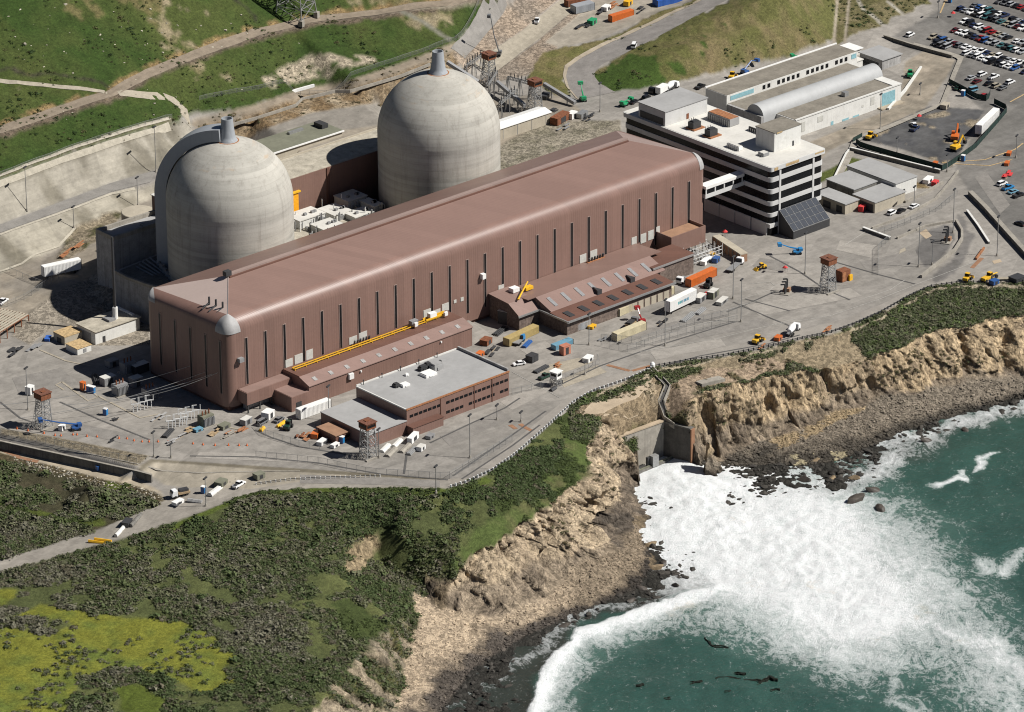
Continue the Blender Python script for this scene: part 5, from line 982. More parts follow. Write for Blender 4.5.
# ------------------------------------------------------------------ left yard
pw = thing('pump_house', 'white flat roofed pump house with tall exhaust stack in the left yard', 'pump house', (12, 82, 0), world=True)
part_box('wall', 'white_wall', pw, (1.8, 21.6, 77, 87.4, -.3, 4.8)); part_box('roof', 'roof_tan', pw, (1.3, 22.1, 76.5, 87.9, 4.8, 5.1)); part_box('roller_door', 'steel_grey', pw, (1.7, 1.79, 79.5, 84, 0, 3.6)); part_box('door', 'steel_dark', pw, (5, 6.2, 76.9, 76.99, 0, 2.3)); part_box('roof_rail', 'steel_grey', pw, (10.5, 13.5, 80, 84, 5.1, 5.9)); part_box('roof_beam', 'white_paint', pw, (20, 21, 79, 89, 5.15, 5.7))
MB().tube((14.3, 81.4, 5), (14.3, 81.4, 9.5), .95, .95, 12).build('stack_base', 'white_paint', pw); MB().tube((14.3, 81.4, 9.5), (14.3, 81.4, 36.5), .5, .4, 12).build('stack', 'steel_dark', pw)  # dome shadow on the upper stack is put into its dark colour
tc = thing('tan_crate_building', 'small flat white hut with orange tan roof left of the pump house', 'hut', (-7, 79, 0), world=True); tc.name = 'flat_hut'; WOFF['flat_hut'] = WOFF['tan_crate_building']
a_ = ground(78, 348); part_box('wall', 'white_wall', tc, (-8.5, -2.4, 74, 80.6, -.3, 2.3)); part_box('roof', 'stain_gold', tc, (-8.7, -2.2, 73.8, 80.8, 2.3, 2.5)); part_box('hatch', 'steel_grey', tc, (-6, -4.6, 73.9, 73.99, .3, 1.7))
flat_building('tan_store', 'tan lean-to box against the left end of the pump house', 'store', (-6.5, 1.2, 84, 90.5), 3.0, 'beige_wall', 'stain_gold', .1, (('l', 86, 2.5, 2, 'steel_dark'),))
rk_ = thing('steel_rack', 'open red steel rack loaded with pale beams at the left edge', 'rack', (-14, 106, 0), world=True); b = MB()
ux, uy = 17.1/18.1, 5.8/18.1
def RK(s, t, z): return (-22+ux*s-uy*t, 101.4+uy*s+ux*t, z)
for s in (0, 4.5, 9, 13.5, 18):
    for t in (0, 6, 12): b.tube(RK(s, t, 0), RK(s, t, 4), .2, n=4)
    b.tube(RK(s, 0, 4), RK(s, 12, 4), .2, n=4)
for t in (0, 6, 12): b.tube(RK(0, t, 4), RK(18, t, 4), .2, n=4)
b.build('frame', 'rust_brown', rk_)
for i in range(9): MB().quadbox([RK(0, i*1.35, 4.1), RK(18, i*1.35, 4.1), RK(18, i*1.35+.6, 4.1), RK(0, i*1.35+.6, 4.1), RK(0, i*1.35, 4.4), RK(18, i*1.35, 4.4), RK(18, i*1.35+.6, 4.4), RK(0, i*1.35+.6, 4.4)]).build('beam', 'beige_wall', rk_)
part_box('side_sheet', 'white_wall', rk_, ) if False else None
# ------------------------------------------------------------------ vehicles and yard equipment
PAINT = {'white': (.78, .78, .77), 'silver': (.42, .43, .44), 'grey': (.19, .195, .2), 'black': (.018, .018, .02), 'dark blue': (.025, .04, .10), 'blue': (.04, .12, .34), 'red': (.38, .025, .025), 'maroon': (.12, .018, .02), 'dark green': (.02, .06, .04), 'beige': (.42, .37, .28), 'teal': (.06, .17, .18), 'bright blue': (.03, .25, .55), 'orange': (.62, .15, .03), 'yellow': (.72, .42, .03), 'cream': (.62, .55, .37), 'green': (.03, .36, .15), 'tan': (.50, .38, .16), 'salmon': (.55, .22, .14), 'light blue': (.18, .38, .50)}
def _pm(c):
    def f():
        k = NT('paint_'+c.replace(' ', '_')); p = k.objc(); n = k.noise(p, 1.1, 4, .6); b_ = alb(PAINT[c]); k.col(k.ramp(n, (.35, tuple(v*.88 for v in b_)), (.7, tuple(min(.9, v*1.08) for v in b_)))); return k.fin(.32, 0, .5)
    return f
for c in PAINT: MATS['paint_'+c] = _pm(c)
MATS['rust_roof'] = lambda: plain('rust_roof', (.19, .08, .05), .9, amt=.25)
MATS['tyre'] = lambda: plain('tyre', (.02, .02, .02), .9)
MATS['tent_red'] = lambda: plain('tent_red', (.6, .05, .05), .8)
MATS['cone_orange'] = lambda: plain('cone_orange', (.75, .16, .03), .7)
MATS['timber'] = lambda: plain('timber', (.40, .29, .17), .9, amt=.3)
MATS['soil_heap'] = lambda: plain('soil_heap', (.3, .23, .15), .95, amt=.3)
MATS['tarp_blue'] = lambda: plain('tarp_blue', (.04, .14, .5), .7)
MATS['green_mesh'] = lambda: plain('green_mesh', (.018, .045, .035), .8)
MATS['screen_text'] = lambda: plain('screen_text', (.1, .42, .42), .6)
def wheels(t, xs, w, r=.36, th=.26):
    for x in xs:
        for s in (-1, 1): MB().tube((x, s*(w/2-th), r), (x, s*w/2, r), r, n=10).build('wheel', 'tyre', t)
def setpaint(o, m):
    for ch in KIDS.get(o.name, []):
        if ch.name.split('.')[0] in ('body', 'car_roof', 'cab', 'bed', 'boom', 'arm', 'box', 'superstructure'):
            ch.material_slots[0].link = 'OBJECT'; ch.material_slots[0].material = M(m)
def make_car(kind):
    t = thing('parked_car', 'car', 'car', (0, 0, -500)); L = {'sedan': 4.7, 'suv': 4.8, 'pickup': 5.6, 'van': 5.2}[kind]; w = 1.86; h = L/2
    hood = {'sedan': .98, 'suv': 1.1, 'pickup': 1.12, 'van': 1.05}[kind]
    b = MB().extr([(-h, .34), (h, .34), (h, .72), (h-.25, hood-.1), (h-1.25, hood), (-h+.4, hood+.03), (-h, hood-.12)], 'y', -w/2, w/2); b.build('body', 'paint_white', t, bevel=.09)
    g0, g1, g2, g3, top = {'sedan': (1.25, .45, -1.15, -1.95, 1.46), 'suv': (1.25, .55, -1.9, -2.3, 1.78), 'pickup': (1.3, .6, -.75, -1.0, 1.82), 'van': (2.0, 1.2, -2.3, -2.5, 2.0)}[kind]
    a, c = w/2-.06, w/2-.2
    MB().quadbox([(g3, -a, hood), (g0, -a, hood), (g0, a, hood), (g3, a, hood), (g2, -c, top), (g1, -c, top), (g1, c, top), (g2, c, top)]).build('window', 'glass_dark', t)
    MB().box(g2-.03, g1+.03, -c-.02, c+.02, top, top+.06).build('car_roof', 'paint_white', t, bevel=.03)
    if kind == 'pickup': part_box('load_bed', 'steel_dark', t, (-2.6, -1.15, -.75, .75, hood+.03, hood+.05))
    part_box('headlight', 'white_paint', t, (h-.05, h+.02, -.8, -.5, .62, .76)); part_box('headlight', 'white_paint', t, (h-.05, h+.02, .5, .8, .62, .76)); part_box('tail_light', 'paint_red', t, (-h-.02, -h+.05, -.85, -.6, .7, .84)); part_box('tail_light', 'paint_red', t, (-h-.02, -h+.05, .6, .85, .7, .84))
    wheels(t, (-h+.95, h-.95), w+.02); setpaint(t, 'paint_white'); return t
PROTO = {k: make_car(k) for k in ('sedan', 'suv', 'pickup', 'van')}; FRESH = set(PROTO)
def car(kind, colour, loc, rz, label, group=None):
    p = PROTO[kind]; o = p if kind in FRESH else copy_tree(p); first = kind in FRESH; FRESH.discard(kind)
    o.location = loc; o.rotation_euler = (0, 0, rz)
    o['label'] = label; o['category'] = {'sedan': 'car', 'suv': 'car', 'pickup': 'pickup truck', 'van': 'van'}[kind]
    if group: o['group'] = group
    elif 'group' in o: del o['group']
    setpaint(o, 'paint_'+colour); return o
ORD = 'first second third fourth fifth sixth seventh eighth ninth tenth eleventh twelfth thirteenth fourteenth fifteenth sixteenth seventeenth eighteenth nineteenth twentieth twenty-first twenty-second twenty-third'.split()
rc = random.Random(11)
COLS = ['white']*9+['silver']*5+['grey']*5+['black']*7+['dark blue']*5+['red', 'maroon', 'dark green', 'teal', 'beige', 'beige', 'blue']
def car_row(a, b, name, skip=(), fixed={}):
    A = Vector(ground(*a)); B = Vector(ground(*b)); n = int((B-A).length/2.75); d = (B-A).normalized(); rz = math.atan2(d.y, d.x)+PI/2; k = 0
    for i in range(n+1):
        r0 = rc.random()
        if i in skip or r0 < .03: continue
        q = A+d*(2.75*i); c = fixed.get(i) or rc.choice(COLS); kd = rc.choice(['sedan', 'sedan', 'suv', 'suv', 'pickup', 'van'] if c != 'maroon' else ['sedan'])
        car(kd, c, (q.x+rc.uniform(-.25, .25), q.y+rc.uniform(-.2, .2), hz(q.x, q.y)), rz+(PI if rc.random() < .3 else 0)+rc.uniform(-.03, .03), f'{c} {kd}, {ORD[k]} from left in the {name}', 'cars parked in the big car park'); k += 1
car_row((933, 38.5), (1026, 66), 'rear line of the nearest double row', fixed={1: 'dark blue', 2: 'blue', 4: 'maroon', 6: 'white', 7: 'white'})
car_row((936, 44.5), (951, 49), 'short front line at the car park corner'); car_row((967, 54.5), (1026, 73), 'front line of the nearest double row')
car_row((964, 23), (1028, 46), 'rear line of the middle double row', fixed={0: 'white', 3: 'white', 6: 'red'}); car_row((955, 31.5), (1028, 55), 'front line of the middle double row', fixed={2: 'white', 5: 'red'})
car_row((975, 6.5), (1028, 25.5), 'rear line of the third double row'); car_row((961, 10), (1028, 31), 'front line of the third double row'); car_row((1000, 2.5), (1028, 10), 'row cut by the top right corner', fixed={4: 'red'})
for x, y, k, c, l in ((971, 79, 'sedan', 'silver', 'silver car nearest the dark fenced bay'), (982, 75.5, 'suv', 'white', 'white car at the back of the loose cluster'), (993.6, 78, 'pickup', 'white', 'white pickup alone on the right of the loose cluster'), (977, 82.6, 'sedan', 'maroon', 'maroon car in the middle of the loose cluster'), (989, 84.5, 'sedan', 'black', 'black car right of the maroon car'), (996, 87, 'suv', 'beige', 'beige car at the front of the loose cluster'), (1002.6, 89, 'sedan', 'grey', 'grey car in front of the loose cluster'), (1010, 83.5, 'suv', 'white', 'white car farthest right of the loose cluster'), (958.6, 89, 'sedan', 'dark green', 'dark green car left of the blue cabin'), (972, 91.6, 'van', 'light blue', 'pale blue van behind the short dark fence'), (984, 97, 'sedan', 'red', 'red car behind the short dark fence')):
    car(k, c, ground(x, y), R_(4 if k != 'van' else 170), l)
for x, y, k, c, rz, l in ((910, 36, 'suv', 'white', 10, 'white car alone on the tarmac left of the big car park'), (1002, 185, 'suv', 'white', 0, 'white car at the left of the short row of four'), (1008, 189, 'pickup', 'bright blue', 0, 'bright blue pickup second in the short row of four'), (1013, 193, 'sedan', 'light blue', 0, 'pale blue car third in the short row of four'), (1018.5, 196.5, 'pickup', 'black', 0, 'black pickup at the right of the short row of four'), (892, 214, 'suv', 'white', 8, 'white car parked outside the open garage'), (914, 207.5, 'sedan', 'white', 8, 'white car parked below the long flat building'), (901, 212, 'sedan', 'black', 8, 'black car between the two white cars outside the garage'), (239, 486, 'pickup', 'white', 14, 'white pickup driving up the lower coast road'), (634, 47, 'van', 'white', 38, 'white van on the curved service road'), (519, 365, 'sedan', 'white', 160, 'white car casting a dark shadow beyond the workshop block'), (545, 378, 'pickup', 'dark green', 5, 'dark pickup behind the raised white guard booth'), (700, 88, 'pickup', 'black', 12, 'black pickup on the road behind the office block'), (634, 103, 'sedan', 'black', 15, 'left black car beside the green machine'), (646, 99, 'suv', 'black', 15, 'right black car ahead of the green machine'), (914, 126, 'sedan', 'white', 60, 'white car in the dark fenced lot'), (915, 130, 'pickup', 'dark blue', 20, 'dark blue pickup in the dark fenced lot'), (262, 424, 'van', 'grey', 15, 'grey van beside the loading canopy'), (279, 421, 'sedan', 'grey', 15, 'grey car near the yellow blocks'), (1020, 225, 'sedan', 'black', 90, 'black car at the right edge beyond the long wall'), (537, 22, 'pickup', 'white', 40, 'white pickup on the pale track uphill'), (928, 54, 'sedan', 'white', 10, 'white car just inside the kerb corner') if False else (3, 303, 'pickup', 'white', 25, 'white pickup at the left edge by the yard fence')):
    car(k, c, ground(x, y), R_(rz), l)
def truck(label, colour, px_, py_, rz, L=8, kind='flat', load=None):
    t = thing('truck', label, 'truck', ground(px_, py_), R_(rz)); w = 2.4
    b = MB().extr([(L/2-2.1, .6), (L/2, .6), (L/2, 1.5), (L/2-.5, 2.7), (L/2-2.1, 2.7)], 'y', -w/2, w/2); b.build('cab', 'paint_'+colour, t, bevel=.1); part_box('windscreen', 'glass_dark', t, (L/2-.75, L/2-.1, -1., 1., 1.62, 2.45)); part_box('chassis', 'steel_dark', t, (-L/2, L/2-2.15, -.6, .6, .6, 1.0))
    if kind == 'flat': part_box('bed', 'steel_grey', t, (-L/2, L/2-2.3, -w/2, w/2, 1.0, 1.25)); part_box('headboard', 'steel_dark', t, (L/2-2.45, L/2-2.3, -w/2, w/2, 1.26, 2.4))
    if kind == 'box': part_box('box', load or 'white_paint', t, (-L/2, L/2-2.3, -w/2, w/2, 1.0, 3.6), bevel=.05)
    if kind == 'mixer': MB().lathe((0, 0, 0), [(.35, -2.6), (.9, -2.4), (1.25, -.6), (1.25, .6), (.7, 2.0), (.5, 2.2)], 18).build('drum', 'white_paint', t, smooth='auto').matrix_basis = Matrix.Translation((-1.2, 0, 2.5)) @ Matrix.Rotation(R_(78), 4, 'Y'); part_box('chute', 'steel_grey', t, (-L/2-.9, -L/2+.4, -.4, .4, 1.5, 1.8))
    if kind == 'pile': part_box('bed', 'timber', t, (-L/2, L/2-2.3, -w/2, w/2, 1.0, 1.7)); part_box('load', 'steel_dark', t, (-L/2+.4, L/2-3, -.9, .9, 1.71, 2.5))
    wheels(t, (-L/2+1.2, -L/2+2.3, L/2-1.2), w, .5, .35); return t
truck('white cab flatbed truck parked near the sloping covered walkway', 'white', 735, 268, 20, 11)
truck('small white flatbed truck at the lower road junction', 'white', 180, 496, 165, 6.5, 'pile'); truck('white concrete mixer truck beside the cliff top barrier', 'white', 793, 333, 22, 8.5, 'mixer'); truck('white cab tractor unit at the end of the orange container', 'white', 682, 282, 200, 6, 'flat'); truck('blue cab truck in front of the tan container', 'bright blue', 519, 343, 25, 6.5, 'flat'); truck('left white box truck behind the office block', 'white', 663, 93, 15, 8, 'box'); truck('right white tanker truck behind the office block', 'white', 672, 89.5, 15, 8, 'mixer'); truck('black flat truck behind the white trucks', 'black', 655, 92, 195, 7, 'flat'); truck('dark truck with raised load beside the red crane', 'grey', 632, 326, 20, 7, 'pile')
def container(label, mat, a, b, h=2.6, w=2.45, name='shipping_container', cat='container', legs=0., text=None):
    "corrugated box between two ground points"
    A = Vector(ground(*a)); B = Vector(ground(*b)); d = B-A; L = d.length; rz = math.atan2(d.y, d.x); c = (A+B)/2; t = thing(name, label, cat, (c.x, c.y, min(A.z, B.z)), rz)
    z0 = legs; part_box('box', mat, t, (-L/2, L/2, -w/2, w/2, z0+.12, z0+h)); m = MB(); n = max(4, int(L/.55))
    for i in range(n): x = -L/2+L*(i+.3)/n; m.box(x, x+L/n*.4, -w/2-.07, -w/2-.001, z0+.3, z0+h-.18)
    m.build('ribs', mat, t); part_box('roof_sheet', mat, t, (-L/2+.1, L/2-.1, -w/2+.1, w/2-.1, z0+h, z0+h+.08)); part_box('door', mat, t, (-L/2-.06, -L/2-.001, -w/2+.1, -.03, z0+.25, z0+h-.15)); part_box('door', mat, t, (-L/2-.06, -L/2-.001, .03, w/2-.1, z0+.25, z0+h-.15)); part_box('corner_post', 'steel_dark', t, (-L/2-.04, -L/2+.12, -w/2-.09, -w/2+.05, z0+.05, z0+h+.03)); part_box('corner_post', 'steel_dark', t, (L/2-.12, L/2+.04, -w/2-.09, -w/2+.05, z0+.05, z0+h+.03))
    if legs: wheels(t, (L/2-1.5, L/2-2.7), w, .5, .4); part_box('landing_leg', 'steel_dark', t, (-L/2+1.5, -L/2+1.8, -.9, -.6, 0, z0+.1)); part_box('landing_leg', 'steel_dark', t, (-L/2+1.5, -L/2+1.8, .6, .9, 0, z0+.1))
    return t
container('long white trailer parked below the concrete slope in the left yard', 'white_paint', (43, 279), (80, 266), 3.9, 2.6, 'white_trailer', 'trailer', 1.1); container('long white container against the low brown annex', 'white_paint', (298, 419), (329, 408), 3.6, 2.6)
container('long tan container parked beside the pitched annex', 'paint_tan', (506, 346), (536, 332), 2.9, 2.9); container('blue and white cabin box by the corner of the pitched annex', 'paint_silver', (574, 331), (589, 326), 2.8); container('cream container standing behind a low fence', 'paint_cream', (614, 341), (644, 329), 3.0)
for i, (a, b) in enumerate((((617, 316), (633, 309)), ((634, 308.5), (650, 302)), ((651, 302), (672, 293)))): container('cream container %s the row along the pitched annex' % ('at the left end of', 'in the middle of', 'at the right end of')[i], 'paint_cream', a, b, 2.9).__setitem__('group', 'cream containers along the annex wall')
container('orange container at the right end of the annex', 'paint_orange', (688, 287), (714, 275), 3.1, 2.7); container('long white trailer standing in the dark fenced lot', 'white_paint', (978, 137), (996, 119), 3.9, 2.6, 'white_trailer', 'trailer', 1.1)
container('pale blue skip container in the middle of the yard', 'paint_light blue', (553, 350), (571, 343), 1.9, 2.4); container('orange container on the upper compound', 'paint_orange', (610, 22), (632, 14), 2.8); container('blue covered container at the top edge of the compound', 'tarp_blue', (655, 6), (682, -3), 2.8, 4); container('grey blue cabin in the upper compound', 'metal_corrugated', (573, 13), (592, 8), 3.2, 4, 'site_cabin', 'cabin'); container('brown cabin behind the grey blue one', 'rust_brown', (566, 7), (596, -4), 2.8, 2.4, 'site_cabin', 'cabin')
sg = container('white trailer with a pale blue lettered panel in the middle yard', 'white_paint', (667, 315), (694, 302), 4.2, 2.5, 'panel_trailer', 'trailer', 1.2)
A_ = [(-3.0+i*1.05, w) for i, w in enumerate((.7, .8, .5, .9, .6, .8))]
for x, w in A_: part_box('lettering', 'screen_text' if x < -1 else 'paint_light blue', sg, (x, x+w, -1.36, -1.33, 2.9, 3.9))
def loader(label, colour, px_, py_, rz, kind='loader', s=1.):
    nm = {'loader': 'wheel_loader', 'exc': 'excavator', 'fork': 'forklift', 'grader': 'grader'}[kind]; t = thing(nm, label, nm.replace('_', ' '), ground(px_, py_), R_(rz)); t.scale = (s, s, s); c = 'paint_'+colour
    if kind == 'exc':
        for q in (-1, 1): MB().extr([(-1.9, 0.15), (-1.6, 0), (1.6, 0), (1.9, .15), (1.9, .6), (1.6, .8), (-1.6, .8), (-1.9, .6)], 'y', q*1.2-.3, q*1.2+.3).build('track', 'steel_dark', t)
        part_box('superstructure', c, t, (-2.2, 1.2, -1.3, 1.3, .95, 2.1), bevel=.1); part_box('cab', c, t, (.1, 1.3, .2, 1.3, 2.1, 3.0)); part_box('cab_glass', 'glass_dark', t, (.25, 1.35, .15, 1.2, 2.2, 2.85))
        MB().tube((1.1, -.3, 1.8), (3.6, -.3, 4.6), .38, .3, 6).build('boom', c, t); MB().tube((3.5, -.3, 4.7), (5.2, -.3, 2.2), .28, .22, 6).build('arm', c, t); MB().prism([(4.7, -.9), (5.7, -.9), (5.7, .3), (4.7, .3)], 1.0, 2.2).build('bucket', 'steel_dark', t)
    else:
        L = 7.5 if kind == 'grader' else 4.2
        part_box('body', c, t, (-L/2, -.2, -1, 1, .8, 1.9), bevel=.12); part_box('cab', c, t, (-.4, 1., -.8, .8, 1.9, 3.1)); part_box('cab_glass', 'glass_dark', t, (-.45, 1.05, -.83, .83, 2.05, 2.9)); part_box('chassis', 'steel_dark', t, (-.2, L/2, -.5, .5, .7, 1.3))
        if kind == 'fork': part_box('mast', 'steel_dark', t, (L/2, L/2+.3, -.7, .7, .2, 3.0)); part_box('fork', 'steel_grey', t, (L/2+.3, L/2+1.6, -.6, .6, .2, .32))
        elif kind == 'grader': MB().tube((.8, 0, 1.7), (L/2+1, 0, 1.5), .25).build('beam', c, t); part_box('blade', c, t, (1.2, 1.5, -2, 2, .1, .9))
        else: MB().tube((.5, -.7, 1.5), (L/2+1, -.7, .8), .18).tube((.5, .7, 1.5), (L/2+1, .7, .8), .18).build('arm', c, t); MB().extr([(L/2+.8, .2), (L/2+2.0, .15), (L/2+1.0, 1.3)], 'y', -1.3, 1.3).build('bucket', c, t)
        wheels(t, (-L/2+.8, L/2-.4), 2.3, .7, .5)
    return t
loader('orange excavator with raised arm in the dark fenced lot', 'orange', 955, 140, 35, 'exc', 1.15); loader('yellow excavator in front of the orange one', 'yellow', 956, 150, 10, 'exc', 1.1); loader('yellow loader at the left corner of the dark lot', 'yellow', 870, 139, 15); loader('yellow loader on the cliff top road beside the white booth', 'yellow', 757, 343, 15); loader('small yellow loader near the black pipe frame', 'yellow', 762, 269, 170, s=.8)
loader('left yellow loader at the cliff top turning area', 'yellow', 967, 281, 20); loader('long yellow grader at the cliff top turning area', 'yellow', 989, 280, 5, 'grader'); loader('yellow backhoe behind the vaulted workshop', 'yellow', 732, 79, 30); loader('dark forklift beside the orange container', 'black', 708, 287, 25, 'fork'); loader('green forklift beside the white container', 'dark green', 288, 429, 30, 'fork'); loader('green telehandler beside the workshop ramp', 'green', 910, 77, 40); loader('yellow forklift by the white cabin', 'yellow', 836, 58, 10, 'fork')
def lift(label, colour, px_, py_, rz, tip, mid=None, s=1.):
    t = thing('boom_lift', label, 'boom lift', ground(px_, py_), R_(rz)); c = 'paint_'+colour; t.scale = (s, s, s); part_box('body', c, t, (-1.5, 1.5, -1.1, 1.1, .6, 1.5), bevel=.1); part_box('counterweight', c, t, (-2., -.5, -1, 1, 1.5, 2.4)); m = mid or (tip[0]*.45, 0, 1.8+(tip[2]-1.8)*.45)
    MB().tube((-.8, 0, 2.0), m, .3, .26, 6).build('boom', c, t); MB().tube(m, tip, .24, .18, 6).build('arm', c, t); part_box('basket', c, t, (tip[0]-.1, tip[0]+1.3, -1, 1, tip[2]-.6, tip[2]+.6)); wheels(t, (-1.1, 1.1), 2.4, .55, .4); return t
lift('blue boom lift reaching up beside the rusty guard cabin', 'blue', 76, 430, 155, (11.5, 0, 5.5)); lift('blue boom lift near the second guard tower', 'bright blue', 797, 254, 145, (6, 0, 4.2)); lift('blue articulated lift behind the vaulted workshop', 'blue', 745, 74, 15, (9, 0, 3.), (5, 0, 4.2)); lift('green boom lift folded behind the workshop', 'green', 809, 62, 160, (7, 0, 4)); lift('green lift at the foot of the service road', 'green', 583, 101, 60, (4, 0, 6)); lift('long green machine on the road behind the gravel', 'green', 624, 106, 15, (4.5, 0, 1.6))
rcx = lift('red mobile crane arm beside the cream container', 'red', 641, 324, 70, (3, 0, 5)); rcx['category'] = 'crane'; rcx.name = 'small_crane'
KIDS['small_crane'] = [o for o in bpy.data.objects if o.parent == rcx]
# portable toilets, tents, cabinets
def toilet(px_, py_, label, colour='blue'):
    t = thing('portable_toilet', label, 'toilet', ground(px_, py_), R_(20)); part_box('box', 'paint_'+colour, t, (-.7, .7, -.7, .7, .1, 2.3), bevel=.06); part_box('roof', 'white_paint', t, (-.75, .75, -.75, .75, 2.3, 2.55)); part_box('door', 'paint_bright blue', t, (-.5, .5, -.76, -.71, .2, 2.1)); return t
for x, y, l in ((89, 392, 'left blue toilet in the edge of the turbine hall shadow'), (93, 393, 'right blue toilet in the edge of the turbine hall shadow'), (105.5, 415, 'blue toilet alone on the left yard'), (203.5, 493, 'blue toilet beside the lower road junction'), (963, 96, 'blue cabin in front of the loose cluster of cars'), (963, 161, 'blue toilet at the corner of the dark fenced lot'), (950, 2.5, 'blue toilet at the top edge left of the car park'), (342, 443, 'blue bin next to the brown shed')): toilet(x, y, l)
def tent(px_, py_, label):
    t = thing('red_canopy', label, 'canopy', ground(px_, py_), .3); t.scale = (.55, .55, .8); b = MB()
    for x in (-1.2, 1.2):
        for y in (-1.2, 1.2): b.tube((x, y, 0), (x, y, 2.2), .07, n=4)
    b.build('poles', 'steel_grey', t); MB().lathe((0, 0, 2.2), [(1.9, 0), (1.0, .6), (.05, 1.1)], 8).build('canopy', 'tent_red', t)
for x, y, l in ((725, 236, 'red canopy behind the covered walkway'), (706, 298, 'red canopy between the generators and forklift'), (785, 272, 'red canopy near the black pipe frame'), (953, 17, 'red canopy left of the car park rows'), (919, 120, 'red canopy in the dark fenced lot')): tent(x, y, l)
# ------------------------------------------------------------------ guard towers, lamps, frames
def lattice(b, hw0, hw1, h, n=4, r=.16, rb=.09):
    cs = ((-1, -1), (1, -1), (1, 1), (-1, 1)); f = lambda k, z: (cs[k][0]*(hw0+(hw1-hw0)*z/h), cs[k][1]*(hw0+(hw1-hw0)*z/h), z)
    for k in range(4): b.tube(f(k, 0), f(k, h), r, n=4)
    for i in range(n):
        z0, z1 = h*i/n, h*(i+1)/n
        for k in range(4): j = (k+1) % 4; b.tube(f(k, z0), f(j, z1), rb, n=4).tube(f(j, z0), f(k, z1), rb, n=4).tube(f(k, z1), f(j, z1), rb, n=4)
    return b
tower0 = thing('guard_tower', 'guard tower', 'guard tower', (0, 0, -500), group='guard towers with rusty cabins')
lattice(MB(), 2.1, 1.6, 10.8, 5, .18, .11).build('lattice_legs', 'galvanised', tower0); part_box('cabin', 'rust_brown', tower0, (-2.1, 2.1, -2.1, 2.1, 10.9, 13.0)); part_box('cabin_roof', 'rust_roof', tower0, (-2.4, 2.4, -2.4, 2.4, 13.0, 13.3)); part_box('roof_hatch', 'rust_brown', tower0, (-.8, .8, -.3, 1., 13.3, 13.55)); part_box('window', 'glass_dark', tower0, (-1.8, 1.8, -2.16, -2.11, 11.6, 12.5)); part_box('window', 'glass_dark', tower0, (-2.16, -2.11, -1.8, 1.8, 11.6, 12.5)); part_box('footing', 'concrete', tower0, (-3, 3, -3, -2.2, -.2, .5)); part_box('footing', 'concrete', tower0, (-3, 3, 2.2, 3, -.2, .5))
b = MB()
for i in range(12): b.box(2.3+i*.22, 2.55+i*.22, -.5, .5, 10.2-i*.85, 10.35-i*.85)
b.tube((2.3, -.5, 10.6), (5, -.5, .2), .07, n=4).tube((2.3, .5, 10.6), (5, .5, .2), .07, n=4).build('stair', 'galvanised', tower0)
for i, (x, y, rz, l) in enumerate(((44, 427, 180, 'guard tower with rusty cabin beside the blue boom lift'), (368, 457, 0, 'guard tower with rusty cabin in front of the grey roofed block'), (828, 291, 180, 'guard tower with rusty cabin on the open right yard'), (489, 84, 90, 'guard tower with rusty cabin uphill beside the farther dome'), (535, 111, 90, 'guard tower with rusty cabin behind the white roofed shed'))):
    o = tower0 if i == 0 else copy_tree(tower0); o.location = ground(x, y); o.rotation_euler = (0, 0, R_(rz)); o['label'] = l
lamp0 = thing('light_pole', 'pole', 'light pole', (0, 0, -500)); MB().tube((0, 0, 0), (0, 0, 1), .5, .3, 8).build('foot', 'concrete', lamp0); lp = MB().tube((0, 0, .02), (0, 0, 1), .17, .11, 6).build('shaft', 'galvanised', lamp0); hd = MB().box(-1.1, 1.1, -.3, .3, -.15, .25).build('lamp_head', 'steel_dark', lamp0)
first = True
LAMPS = [(470, 458, 415, 'tall lamp pole in front of the workshop block'), (665, 346, 300, 'tall lamp pole by the lettered trailer'), (589, 345, 314, 'lamp pole beside the pale blue skip'), (733, 299, 257, 'lamp pole between the generators and the flatbed truck'), (741, 322, 280, 'slim lamp pole on the open tarmac below the generators'), (805, 274, 233, 'lamp pole below the blue boom lift'), (918.5, 267, 224, 'left lamp pole beside the dark tarmac circle'), (932, 265, 242, 'short dark lamp pole on the dark tarmac circle'), (953, 233, 190, 'lamp pole at the bend behind the dark circle'), (997, 256, 217, 'lamp pole on the orange marked pad right of the bend'), (914, 207, 187, 'lamp pole between the white cars and the flat building'), (28, 410, 368, 'lamp pole behind the left guard tower'), (154, 457, 432, 'bare pole at the bend of the lower fence'), (171, 458, 444, 'short pole with white base by the cones'), (206, 506, 478, 'lamp pole at the lower road junction'), (436, 493, 466, 'lamp pole at the lower edge of the coast road'), (329, 420, 386, 'lamp pole beside the white container'), (379, 458, 429, 'white pole beside the front guard tower'), (156, 172, 128, 'tall pole on the upper concrete slope'), (27, 211, 168, 'pole at the left on the upper concrete slope'), (138, 206, 178, 'pole behind the round tank'), (74, 228, 207, 'pole on the lower concrete slope'), (897, 154, 138, 'dark pole at the front edge of the fenced lot'), (947, 172, 155, 'dark pole at the near corner of the fenced lot'), (880, 130, 95, 'pole in front of the vaulted workshop wall'), (938, 18, 2, 'pole at the top left of the car park'), (600, 112, 84, 'slim pole at the foot of the service road'), (698, 165, 150, 'pole beside the turbine hall corner') if False else (1016, 158, 136, 'pole at the right edge beside the orange barriers'), (498, 458, 442, 'short lamp pole by the coast road bend') if False else (497, 420, 405, 'short lamp beside the double kerb line'), (924, 155, 140, 'pole') if False else (920, 95, 84, 'slim pole on the bare track behind the workshop'), (348, 180, 168, 'x') if False else (521, 422, 412, 'short marker pole on the coast road tarmac'), (585, 375, 362, 'grey post beside the pale concrete pads')]
